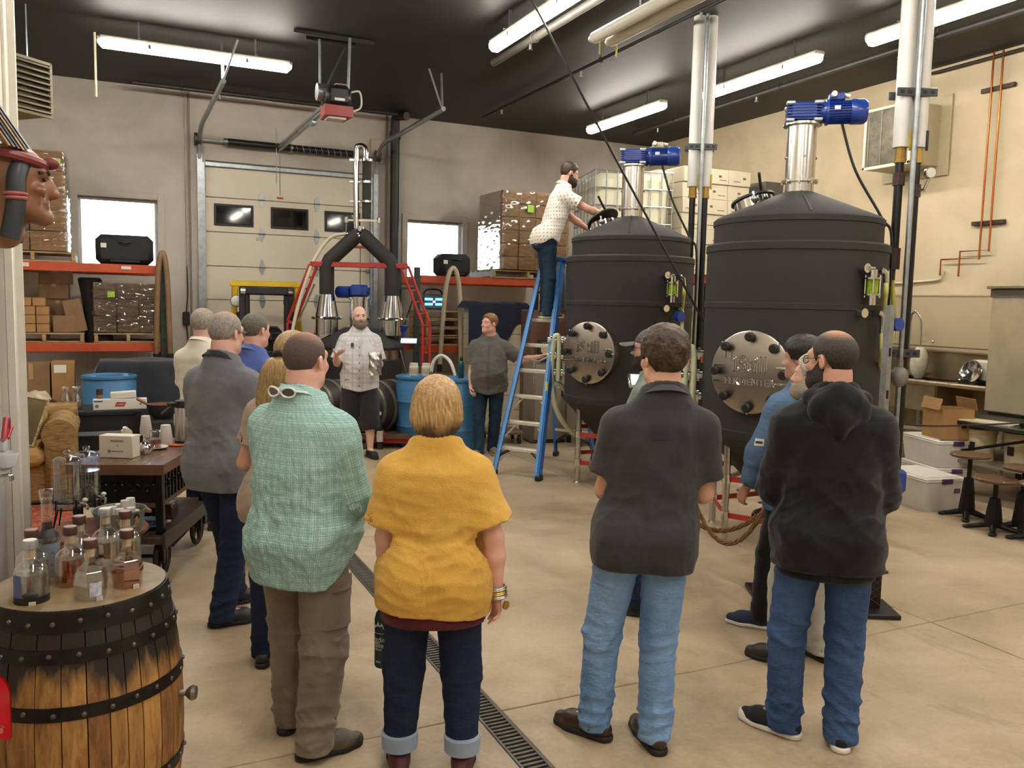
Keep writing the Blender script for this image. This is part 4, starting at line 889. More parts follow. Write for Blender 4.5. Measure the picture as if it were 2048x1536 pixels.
part('hose', MB().tube(bez([v*.25+Vector((0, -.05, .94)), v*.32+Vector((0, -.05, 1.12)), v*.5+Vector((0, -.06, 1.2)), v*.7+Vector((0, -.07, 1.12)), v*.8+Vector((0, -.1, .95))], 12), .022, 12), M('white hose', '#dcdccf', .4), t); part('brass_end', MB().cyl(v*.25+Vector((0, -.05, .905)), v*.25+Vector((0, -.05, .99)), .028, n=12), BRASS, t)
TEAL = M('teal bottle', '#17535c', .3, .3, var=.08)
t = thing('sport_bottle', 'teal metal bottle standing on the right blue drum', 'bottle', (dR.x-.02, dR.y-.05, .925)); part('body', MB().lathe([(0, 0), (.036, 0), (.038, .01), (.038, .17), (.03, .2), (.018, .22)], n=20), TEAL, t); part('cap', MB().cyl((0, 0, .22), (0, 0, .255), .02, n=14).torus((0, 0, .26), .014, .004, RX(PI/2), 14, 6), blk, t)
# right rack
pallet((6.2, 13.0, 2.30), 1.3, 1.0, 'pallet under the big wrapped load on the right rack')
wrapped_load((6.3, 12.95, 2.44), (1.22, .95, 1.28), 4, 6, WRAPL, 'big tan shrink wrapped load behind the ladder on the right rack', [(-.12, 1.0, .11, .12)])
for k in range(5): pallet((5.0, 12.95, .75-.6+k*.145 if k < 4 else 1.2), 1.15, .85, ('lowest', 'second', 'third', 'fourth', 'separate upper')[k]+' empty wooden pallet stacked in the right rack', 0, 'empty pallets in the right rack')
solo('stack_base', MB().box((0, 0, .075), (1.1, .8, .15), b=.01), M('black plinth', '#1c1b1b', .7), 'black plinth under the empty pallets in the right rack', 'plinth', (5.0, 12.95, 0))
for k in range(3): pallet((5.0, 12.95, 1.345+k*.135), 1.15, .85, ('lower', 'middle', 'upper')[k]+' empty wooden pallet on the beam of the right rack', 0, 'empty pallets in the right rack')
t = thing('work_light', 'blue lit LED work light in the right rack', 'work light', (4.62, 12.75, 1.76)); part('case', MB().box((0, 0, .13), (.34, .1, .24), None, .02), M('grey light case', '#5d6a74', .5), t)
led = M('blue led', '#58c6f2', .3, var=0, emit=2.2)
for z in (.17, .09):
    for x in (-.09, .09): part('led_bar', MB().box((x, -.055, z), (.13, .01, .035)), led, t)
part('led_dot', MB().cyl((0, -.052, .13), (0, -.06, .13), .018, n=10), M('white led', '#eaf6ff', .3, var=0, emit=2), t); part('handle', MB().tube(bez([(-.16, 0, .25), (-.1, 0, .32), (.1, 0, .32), (.16, 0, .25)]), .014, 6), blk, t)
solo('wall_outlet', MB().box((0, 0, 0), (.09, .02, .13), b=.006), WHITE, 'white wall outlet with black plug in the right rack bay', 'outlet', (4.95, YB-.012, 2.08))
# stack of white boxes under navy cloth
for k in range(8):
    for i in range(2): carton((5.13+i*.43, 11.95, k*.235), (.42, .45, .23), ('left' if i == 0 else 'right')+' white carton in row %s of the cloth covered stack'.replace('row %s', ('the lowest row', 'the second row', 'the third row', 'the fourth row', 'the fifth row', 'the sixth row', 'the seventh row', 'the top row')[k]), 0, CARDW, 'white cartons under the navy cloth', False)
def shawl(u, v):
    x = (u-.5)*1.05; y = (v-.0)*1.1; ed = .4
    if y < .5: Y = .25-y; z = 1.91+.01*math.sin(x*9)
    else:
        dd = (y-.5)*(.55+.45*math.sin(1.4+x*5.2)**2+.25*(x < -.3)); Y = -.26-.03*math.sin(x*16)-.03*dd; z = 1.905-dd
    if abs(x) > .44: z -= (abs(x)-.44)*1.3
    return Vector((x, Y, z))
t = thing('cloth_cover', 'navy cloth thrown over the white cartons right of the drums', 'cloth cover', (5.34, 11.95, 0)); part('cloth', MB().grid(shawl, 36, 30), M('navy cloth bright', '#1f2638', .9, var=.12, bump=.1, bs=20), t, 80)
# cabinets behind the ladder
BEI = M('beige steel cabinet', '#8d8271', .5, var=.06); 
t = thing('wood_cabinet', 'reddish brown wooden cupboard behind the ladder', 'cabinet', (5.75, 11.0, 0), -.1)
wd_ = M('red brown wood', '#6d4630', .5, var=.2, vs=5, st=(4, 4, .5)); part('carcass', MB().box((0, .02, .9), (.6, .42, 1.8), None, .01), wd_, t)
for x in (-.15, .15):
    d_ = part('door', MB().box((x, -.2, .95), (.28, .03, 1.6), None, .006), wd_, t); part('panel', MB().box((x, -.218, 1.3), (.18, .012, .7), None, .005).box((x, -.218, .5), (.18, .012, .5), None, .005), M('darker wood', '#5d3a28', .5), d_); part('knob', MB().ell((x*.25, -.225, .95), (.015, .015, .015), None, 10, 6), BRASS, d_)
t = thing('steel_cabinet', 'beige steel cabinet behind the ladder, left one', 'cabinet', (5.35, 10.2, 0), -.1)
part('carcass', MB().box((0, 0, .56), (.5, .4, 1.1), None, .01), BEI, t); part('door', MB().box((0, -.205, .56), (.46, .02, 1.02), None, .006), BEI, t); part('handle', MB().box((.17, -.222, .7), (.02, .02, .12), None, .004), blk, t); part('toe_kick', MB().box((0, -.19, .03), (.48, .02, .06)), blk, t)
t = thing('dark_poster', 'dark framed poster with cream shield leaning on the beige cabinet', 'poster', (5.3, 9.98, 1.12), -.1)
part('frame', MB().box((0, .02, .14), (.36, .02, .3), RX(-.06), .004), blk, t); part('print', MB().box((0, .007, .14), (.33, .004, .27), RX(-.06)), M('dark print', '#2c241c', .5, var=.3, vs=20), t)
part('shield', MB().prism([(0, -.06), (.05, -.02), (.05, .05), (-.05, .05), (-.05, -.02)], 0, .004, RX(PI/2), (-.08, .006, .15)), M('cream print', '#cdbb8a', .6), t); part('print_figure', MB().box((.06, .004, .12), (.03, .004, .12)).box((.11, .004, .1), (.025, .004, .1)).box((-.02, .004, .25), (.2, .004, .02)), M('grey print', '#7f776c', .6), t)
t = thing('steel_cabinet', 'beige steel equipment cabinet behind the left tank, right one', 'cabinet', (6.0, 9.75, .12), -.1)
part('carcass', MB().box((0, 0, .33), (.9, .45, .66), None, .01), BEI, t); part('door', MB().box((-.2, -.23, .33), (.4, .02, .58), None, .006), BEI, t); part('latch', MB().box((-.04, -.245, .33), (.02, .02, .06)), steel, t)
for x in (-.4, .4):
    for y in (-.18, .18): part('foot', MB().box((x, y, -.06), (.05, .05, .12)), blk, t)
part('top_rail', MB().box((0, -.24, .69), (.95, .03, .04)), M('pale rail', '#d2c7ae', .5), t)
t = thing('hand_truck', 'dark wheeled dolly base beside the grey shirted man', 'dolly', (4.75, 10.3, 0), -.2); part('deck', MB().box((0, 0, .15), (.5, .5, .04), None, .01), M('wood deck', '#7a6044', .6), t)
for x in (-.2, .2):
    for y in (-.2, .2): part('caster', MB().lathe([(.02, -.015), (.06, -.015), (.06, .015), (.02, .015)], (x, y, .062), 16, RY(PI/2), True), blk, t)
# high rack with the caged tote and white cartons behind the tanks
tH = rack('pallet_rack', 'tall storage rack behind the two tanks carrying the caged tote', 6.05, 8.6, 9.9, 10.9, (1.2, 2.36), 2.45)
pallet((6.64, 10.4, 2.36), 1.15, 1.0, 'pallet under the caged white tote')
t = thing('caged_tote', 'white plastic tote in a steel cage on the tall rack', 'tote', (6.62, 10.38, 2.49), rad(-14))
part('bottle', MB().box((0, 0, .72), (1.06, .94, 1.0), None, .09), M('milky plastic', '#e9e2c4', .4, var=.03, vs=2), t); part('base_deck', MB().box((0, 0, .17), (1.12, 1.0, .04), None, .01), steel, t)
for x in (-.48, 0, .48): part('skid', MB().box((x, 0, .075), (.1, 1.0, .15), None, .01), steel, t)
for i in range(5):
    z = .3+i*.235; part('cage_ring', MB().tube([(sx*.56, sy*.5, z) for sx, sy in ((-1, -1), (1, -1), (1, 1), (-1, 1))], .011, 6, closed=True), steel, t)
for i in range(8):
    for sy in (-1, 1): part('cage_bar', MB().cyl((-.56+i*.16, sy*.5, .2), (-.56+i*.16, sy*.5, 1.24), .009, n=6), steel, t)
for i in range(1, 6):
    for sx in (-1, 1): part('cage_bar', MB().cyl((sx*.56, -.5+i*.167, .2), (sx*.56, -.5+i*.167, 1.24), .009, n=6), steel, t)
for x in (-.05, .42): part('corner_guard', MB().box((x, -.52, .36), (.2, .05, .22), None, .02), blk, t)
gr_ = 'white printed cartons on the tall rack'
r3 = random.Random(5)
prm = M('carton print', '#8a6f62', .6, var=.3, vs=80)
for k in range(7):
    for i in range(3):
        t = carton((7.43+i*.4, 9.98+.02*(k % 2), 2.36+k*.215), (.39, .42, .21), ('left', 'middle', 'right')[i]+' white carton in the '+('lowest', 'second', 'third', 'fourth', 'fifth', 'sixth', 'top')[k]+' row on the tall rack', 0, CARDW, gr_, False)
        part('print', MB().box((r3.uniform(-.1, .1), -.212, .11), (.05, .003, .03)).box((r3.uniform(-.12, .1), -.212, .06), (.12, .003, .01)), prm, t)
    carton((7.28, 10.45+.0*k, 2.36+k*.215), (.3, .4, .21), 'white carton at the rear left of the tall rack, '+('lowest', 'second', 'third', 'fourth', 'fifth', 'sixth', 'top')[k]+' one', 0, CARDW, gr_, False)
carton((8.82, 9.9, 0), (.34, .4, 3.75), 'tall dark grey panel crate right of the white cartons', 0, M('dark grey crate', '#5c5850', .7), None, False, 'panel_crate')
t = thing('electrical_cabinet', 'white electrical cabinet with black bands seen between the tanks', 'cabinet', (6.6, 9.3, 0), -.2); part('carcass', MB().box((0, 0, .95), (.55, .3, 1.9), None, .01), WHITE, t)
for z in (1.2, 1.32, 1.4, 1.48): part('band', MB().box((0, -.155, z), (.5, .01, .025)), blk, t)
part('dial', MB().cyl((.1, -.15, 1.75), (.1, -.165, 1.75), .03, n=12), blk, t)

# ================================================================ people: signed-distance bodies meshed with surface nets
f32 = np.float32
def V3(*a): return np.array(a, dtype=np.float64)
def nrm(v): v = np.asarray(v, float); return v/np.linalg.norm(v)
class Field:
    def __init__(s, lo, hi, h):
        s.lo = np.array(lo, float); s.h = h; s.n = np.maximum(4, np.ceil((np.array(hi)-s.lo)/h).astype(int)+1)
        s.ax = [(s.lo[i]+h*np.arange(s.n[i])).astype(f32) for i in range(3)]
        s.D = np.full(tuple(s.n), 1.0, f32)
    def sl(s, lo, hi):
        a = np.clip(np.floor((np.array(lo)-s.lo)/s.h).astype(int), 0, s.n); b = np.clip(np.ceil((np.array(hi)-s.lo)/s.h).astype(int)+1, 0, s.n)
        if np.any(b <= a): return None
        S = tuple(slice(x, y) for x, y in zip(a, b))
        return S, s.ax[0][S[0]][:, None, None], s.ax[1][S[1]][None, :, None], s.ax[2][S[2]][None, None, :]
    def put(s, S, d, k, mode='u'):
        A = s.D[S]
        if mode == 'u':
            if k <= 0: s.D[S] = np.minimum(A, d); return
            h = np.clip(.5+.5*(A-d)/k, 0, 1); s.D[S] = A*(1-h)+d*h-k*h*(1-h)
        else:   # subtract
            d = -d
            if k <= 0: s.D[S] = np.maximum(A, d); return
            h = np.clip(.5-.5*(A-d)/k, 0, 1); s.D[S] = A*(1-h)+d*h+k*h*(1-h)
    def cap(s, a, b, r1, r2=None, k=.02, mode='u', end=None):
        a, b = np.asarray(a, float), np.asarray(b, float); r2 = r1 if r2 is None else r2; m = max(r1, r2)+max(k, .01)+2*s.h
        q = s.sl(np.minimum(a, b)-m, np.maximum(a, b)+m)
        if q is None: return s
        S, X, Y, Z = q; ba = b-a; L2 = max(ba @ ba, 1e-9)
        px, py, pz = X-f32(a[0]), Y-f32(a[1]), Z-f32(a[2])
        t = np.clip((px*f32(ba[0])+py*f32(ba[1])+pz*f32(ba[2]))/f32(L2), 0, 1)
        d = np.sqrt((px-f32(ba[0])*t)**2+(py-f32(ba[1])*t)**2+(pz-f32(ba[2])*t)**2)-(f32(r1)+f32(r2-r1)*t)
        if end is not None:
            u = nrm(ba); d = np.maximum(d, (X-f32(b[0]))*f32(u[0])+(Y-f32(b[1]))*f32(u[1])+(Z-f32(b[2]))*f32(u[2])-f32(end))
        s.put(S, d, k, mode); return s
    def ell(s, c, r, R=None, k=.02, mode='u'):
        c = np.asarray(c, float); m = max(r)+max(k, .01)+2*s.h; q = s.sl(c-m, c+m)
        if q is None: return s
        S, X, Y, Z = q; x, y, z = X-f32(c[0]), Y-f32(c[1]), Z-f32(c[2])
        if R is not None:
            R = np.asarray(R, f32); x, y, z = R[0, 0]*x+R[1, 0]*y+R[2, 0]*z, R[0, 1]*x+R[1, 1]*y+R[2, 1]*z, R[0, 2]*x+R[1, 2]*y+R[2, 2]*z
        k0 = np.sqrt((x/f32(r[0]))**2+(y/f32(r[1]))**2+(z/f32(r[2]))**2); k1 = np.sqrt((x/f32(r[0]**2))**2+(y/f32(r[1]**2))**2+(z/f32(r[2]**2))**2)+f32(1e-6)
        s.put(S, k0*(k0-1)/k1, k, mode); return s
    def torso(s, prof, off=0.0, k=.03, zlo=None, zhi=None, p=2.3):
        P = np.array(prof, float); z0, z1 = P[0, 0] if zlo is None else zlo, P[-1, 0] if zhi is None else zhi
        am = P[:, 1].max()+off+.12; q = s.sl((P[:, 3].min()-am, P[:, 4].min()-am, z0-.04), (P[:, 3].max()+am, P[:, 4].max()+am, z1+.04))
        if q is None: return s
        S, X, Y, Z = q; zz = Z.ravel(); g = lambda i: np.interp(zz, P[:, 0], P[:, i]).astype(f32)[None, None, :]
        a, b, cx, cy = g(1)+f32(off), g(2)+f32(off), g(3), g(4)
        k0 = (np.abs((X-cx)/a)**p+np.abs((Y-cy)/b)**p)**(1/p); d = (k0-1)*np.minimum(a, b)*f32(.9)
        d = np.maximum(d, np.maximum(f32(z0)-Z, Z-f32(z1))); s.put(S, d.astype(f32), k); return s
    def half(s, pt, n):
        """keep the side of the plane that n points away from"""
        n = nrm(n); d = (s.ax[0][:, None, None]-f32(pt[0]))*f32(n[0])+(s.ax[1][None, :, None]-f32(pt[1]))*f32(n[1])+(s.ax[2][None, None, :]-f32(pt[2]))*f32(n[2])
        s.D = np.maximum(s.D, d); return s
    def grids(s): return s.ax[0][:, None, None], s.ax[1][None, :, None], s.ax[2][None, None, :]
    def folds(s, seed, amp, mask=None, lam=(.06, .15), n=5, aniso=(1, 1, 1.6)):
        r = np.random.RandomState(seed); near = np.abs(s.D) < max(.03, amp*4); I = np.nonzero(near)
        p = np.stack([s.ax[i][I[i]] for i in range(3)], 1).astype(f32); w = np.zeros(len(p), f32)
        warp = .018*np.sin(p[:, [1, 2, 0]]*17+r.uniform(0, 6, 3)).astype(f32)+.01*np.sin(p[:, [2, 0, 1]]*37+r.uniform(0, 6, 3)).astype(f32); p2 = p+warp
        for i in range(n):
            d = nrm(r.normal(size=3)*np.array(aniso)); kk = PI/r.uniform(*lam); w += (1-np.abs(np.sin(p2 @ (d*kk).astype(f32)+r.uniform(0, 6))))**2.2
        w = w/n-.22
        if mask is not None: w = w*mask(p)
        s.D[I] -= f32(amp)*w*2; return s
    def mesh(s):
        D = s.D; neg = D < 0; nx, ny, nz = D.shape
        c = np.zeros((nx-1, ny-1, nz-1), np.int8)
        cor = [(i, j, k) for i in (0, 1) for j in (0, 1) for k in (0, 1)]
        for i, j, k in cor: c += neg[i:nx-1+i, j:ny-1+j, k:nz-1+k]
        I, J, K = np.nonzero((c > 0) & (c < 8)); n = len(I)
        acc = np.zeros((n, 3)); cnt = np.zeros(n)
        for a in cor:
            for ax in range(3):
                if a[ax]: continue
                b = list(a); b[ax] = 1; da = D[I+a[0], J+a[1], K+a[2]].astype(float); db = D[I+b[0], J+b[1], K+b[2]].astype(float); m = (da < 0) != (db < 0)
                t = np.where(m, da/np.where(m, da-db, 1), 0)
                for q in range(3): acc[:, q] += m*(a[q]+(t if q == ax else 0))
                cnt += m
        V = (acc/cnt[:, None]+np.stack([I, J, K], 1))*s.h+s.lo
        vid = np.full((nx-1, ny-1, nz-1), -1, np.int32); vid[I, J, K] = np.arange(n); F = []
        for ax in range(3):
            u, w = (ax+1) % 3, (ax+2) % 3; sl0 = [slice(None)]*3; sl1 = [slice(None)]*3; sl0[ax] = slice(0, -1); sl1[ax] = slice(1, None)
            e = neg[tuple(sl0)] != neg[tuple(sl1)]; P = np.array(np.nonzero(e)).T; P = P[(P[:, u] > 0) & (P[:, w] > 0) & (P[:, u] < D.shape[u]-1) & (P[:, w] < D.shape[w]-1)]
            if not len(P): continue
            def at(du, dw): Q = P.copy(); Q[:, u] -= du; Q[:, w] -= dw; return vid[Q[:, 0], Q[:, 1], Q[:, 2]]
            q = np.stack([at(1, 1), at(0, 1), at(0, 0), at(1, 0)], 1); fl = ~neg[P[:, 0], P[:, 1], P[:, 2]]; q[fl] = q[fl][:, ::-1]; F.append(q)
        F = np.concatenate(F) if F else np.zeros((0, 4), int); return V, F[(F >= 0).all(1)]
    def sample(s, p):
        q = (np.asarray(p, float)-s.lo)/s.h; i = np.clip(np.floor(q).astype(int), 0, s.n-2); f = q-i; r = 0
        for a in (0, 1):
            for b in (0, 1):
                for c in (0, 1): r = r+(f[..., 0] if a else 1-f[..., 0])*(f[..., 1] if b else 1-f[..., 1])*(f[..., 2] if c else 1-f[..., 2])*s.D[i[..., 0]+a, i[..., 1]+b, i[..., 2]+c]
        return r
    def patch(s, o, u, v, d, nu, nv, lift=.004, shape=None, reach=.5):
        """thin cloth patch laid on the surface: rays from o+u*i+v*j along d"""
        o, u, v, d = (np.asarray(x, float) for x in (o, u, v, nrm(d))); P = []
        for j in range(nv+1):
            for i in range(nu+1):
                a, b = i/nu-.5, j/nv-.5
                if shape: a, b = shape(a, b)
                P.append(o+u*a+v*b)
        P = np.array(P); t = np.zeros(len(P)); done = np.zeros(len(P), bool)
        for _ in range(60):
            g = s.sample(P+d*t[:, None]); done |= g < .001; t = np.where(done, t, np.minimum(t+np.clip(g, .002, .05), reach))
        P = P+d*(t-lift)[:, None]; m = nu+1
        return MB().add([tuple(p) for p in P], [(j*m+i, j*m+i+1, (j+1)*m+i+1, (j+1)*m+i) for j in range(nv) for i in range(nu)])
def np_mesh(name, V, F, mat, attrs=None):
    me = D.meshes.new(name); n = len(F); me.vertices.add(len(V)); me.vertices.foreach_set('co', V.astype(f32).ravel())
    me.loops.add(4*n); me.loops.foreach_set('vertex_index', F.astype(np.int32).ravel()); me.polygons.add(n); me.polygons.foreach_set('loop_start', np.arange(0, 4*n, 4, dtype=np.int32))
    me.update(calc_edges=True); me.materials.append(mat); me.shade_smooth()
    for k, a in (attrs or {}).items():
        if a.ndim == 1: at = me.attributes.new(k, 'FLOAT', 'POINT'); at.data.foreach_set('value', a.astype(f32))
        else: at = me.attributes.new(k, 'FLOAT_VECTOR', 'POINT'); at.data.foreach_set('vector', a.astype(f32).ravel())
    return me
def fpart(name, fld, mat, parent, attrs=None, label=None, smooth=0):
    V, F = fld.mesh()
    for _ in range(smooth):
        S = np.zeros_like(V); C = np.zeros(len(V))
        for i in range(4): np.add.at(S, F[:, i], V[F[:, (i+1) % 4]]); np.add.at(C, F[:, i], 1)
        V = V*.5+.5*S/np.maximum(C, 1)[:, None]
    o = link(name, np_mesh(name, V, F, mat, attrs(V) if attrs else None), parent)
    if label: o['label'] = label
    return o
# ---- materials for people
def skin(name, c):
    if name in MATS: return MATS[name]
    m, t = mk(name); v = t.obj(); a = lin(c); b = (min(1, a[0]*1.02), a[1]*.86, a[2]*.86, 1)
    t.link(t.mix(t.ramp(t.noise(22, 4, .6, v), [(.35, 0.), (.7, 1.)]), a, b), t.p.inputs['Base Color']); t.p.inputs['Roughness'].default_value = .48
    t.p.inputs['Subsurface Weight'].default_value = .06; t.p.inputs['Subsurface Radius'].default_value = (.6, .25, .15); t.p.inputs['Subsurface Scale'].default_value = .01
    t.bump(t.noise(160, 2, .6, v), .12, .002); return m
def cloth_mat(name, c, c2=None, bump=.3, rough=.85, weave=420, blotch=5, fold=.25):
    if name in MATS: return MATS[name]
    m, t = mk(name); v = t.obj(); a = lin(c); b = lin(c2) if c2 else tuple(x*.78 for x in a[:3])+(1,)
    t.link(t.mix(t.ramp(t.noise(blotch, 4, .6, v), [(.3, 0.), (.7, 1.)]), b, a), t.p.inputs['Base Color']); t.p.inputs['Roughness'].default_value = rough; t.p.inputs['Sheen Weight'].default_value = .15; t.p.inputs['Specular IOR Level'].default_value = .25
    h = t.math('ADD', t.math('MULTIPLY', t.noise(weave, 1, .5, v), .12), t.math('MULTIPLY', t.noise(7, 2, .5, t.obj((1.5, 1.5, .8)), .7), fold*1.4)); t.bump(h, min(.7, bump*1.4), .04); return m
def denim(name, c, c2):
    if name in MATS: return MATS[name]
    m, t = mk(name); v = t.obj(); k = t.noise(5, 4, .6, t.obj((1, 1, .5))); w = t.noise(300, 2, .5, t.obj((1, 1, .15)))
    col = t.ramp(k, [(.32, c2), (.66, c)]); t.link(t.mix(.22, col, t.ramp(w, [(.3, c2), (.75, c)])), t.p.inputs['Base Color']); t.p.inputs['Roughness'].default_value = .85; t.p.inputs['Specular IOR Level'].default_value = .2
    h = t.math('ADD', t.math('MULTIPLY', w, .1), t.math('MULTIPLY', t.noise(13, 4, .6, t.obj((1, 1, 2.2)), 1.3), .5)); t.bump(h, .5, .03); return m
def hair_mat(name, c, c2, scale=60, st=(1, 1, .25), rough=.5, bump=.5, c3=None):
    if name in MATS: return MATS[name]
    m, t = mk(name); v = t.obj(st); k = t.noise(scale, 3, .6, v); at = t.new('Attribute', attribute_name='dens')
    col = t.ramp(k, [(.32, c2), (.68, c)])
    if c3: col = t.mix(at.outputs['Fac'], lin(c3), col)
    t.link(col, t.p.inputs['Base Color']); t.p.inputs['Roughness'].default_value = rough; t.bump(k, bump, .01); return m
def plaid(name, base, bands, thin, su=.034):
    if name in MATS: return MATS[name]
    m, t = mk(name); at = t.new('Attribute', attribute_name='pat'); sp = t.new('SeparateXYZ'); t.link(at.outputs['Vector'], sp.inputs[0]); col = lin(base); v = t.obj()
    wb = t.math('MULTIPLY', t.math('SUBTRACT', t.noise(14, 2, .5, v), .5), .008)
    for ch in (0, 1):
        x = t.math('ADD', sp.outputs[ch], wb); fr = t.math('FRACT', t.math('DIVIDE', x, su))
        for (c0, hw, colr, st) in [(.5, .2, bands, .62), (.15, .05, thin, .6), (.85, .05, thin, .45)]:
            mk_ = t.math('MULTIPLY', t.math('LESS_THAN', t.math('ABSOLUTE', t.math('SUBTRACT', fr, c0)), hw), st); col = t.mix(mk_, col, lin(colr))
    t.link(t.mix(t.math('MULTIPLY', t.noise(60, 3, .6, v), .25), col, lin(bands)), t.p.inputs['Base Color']); t.p.inputs['Roughness'].default_value = .8; t.p.inputs['Specular IOR Level'].default_value = .3
    h = t.math('ADD', t.math('MULTIPLY', t.noise(350, 1, .5, v), .1), t.math('MULTIPLY', t.noise(14, 4, .6, t.obj((1.6, 1.6, .8)), 1.4), .6)); t.bump(h, .8, .035); return m
def dots(name, base, dot, su=.04):
    if name in MATS: return MATS[name]
    m, t = mk(name); at = t.new('Attribute', attribute_name='pat'); sp = t.new('SeparateXYZ'); t.link(at.outputs['Vector'], sp.inputs[0])
    y = t.math('DIVIDE', sp.outputs[1], su); row = t.math('FLOOR', y); x = t.math('ADD', t.math('DIVIDE', sp.outputs[0], su), t.math('MULTIPLY', t.math('MODULO', row, 2), .5))
    fx = t.math('SUBTRACT', t.math('FRACT', x), .5); fy = t.math('SUBTRACT', t.math('FRACT', y), .5); d = t.math('ADD', t.math('MULTIPLY', fx, fx), t.math('MULTIPLY', fy, fy))
    t.link(t.mix(t.math('LESS_THAN', d, .035), lin(base), lin(dot)), t.p.inputs['Base Color']); t.p.inputs['Roughness'].default_value = .85; t.bump(t.noise(16, 4, .6, t.obj(), .8), .3, .03); return m
EYEM, _t = mk('eye'); _s = _t.new('SeparateXYZ'); _c = _t.new('TexCoord'); _t.link(_c.outputs['Object'], _s.inputs[0])
_t.link(_t.mix(_t.math('GREATER_THAN', _s.outputs[1], .0094), lin('#cfc6bd'), lin('#2a1d15')), _t.p.inputs['Base Color']); _t.p.inputs['Roughness'].default_value = .15
SOCK = cloth_mat('dark sock', '#1b1b1d'); LENS = M('dark lens', '#121418', .05, var=0, coat=1); CLEARL = glass('clear lens', '#e9eef0', .02, alpha=.2)

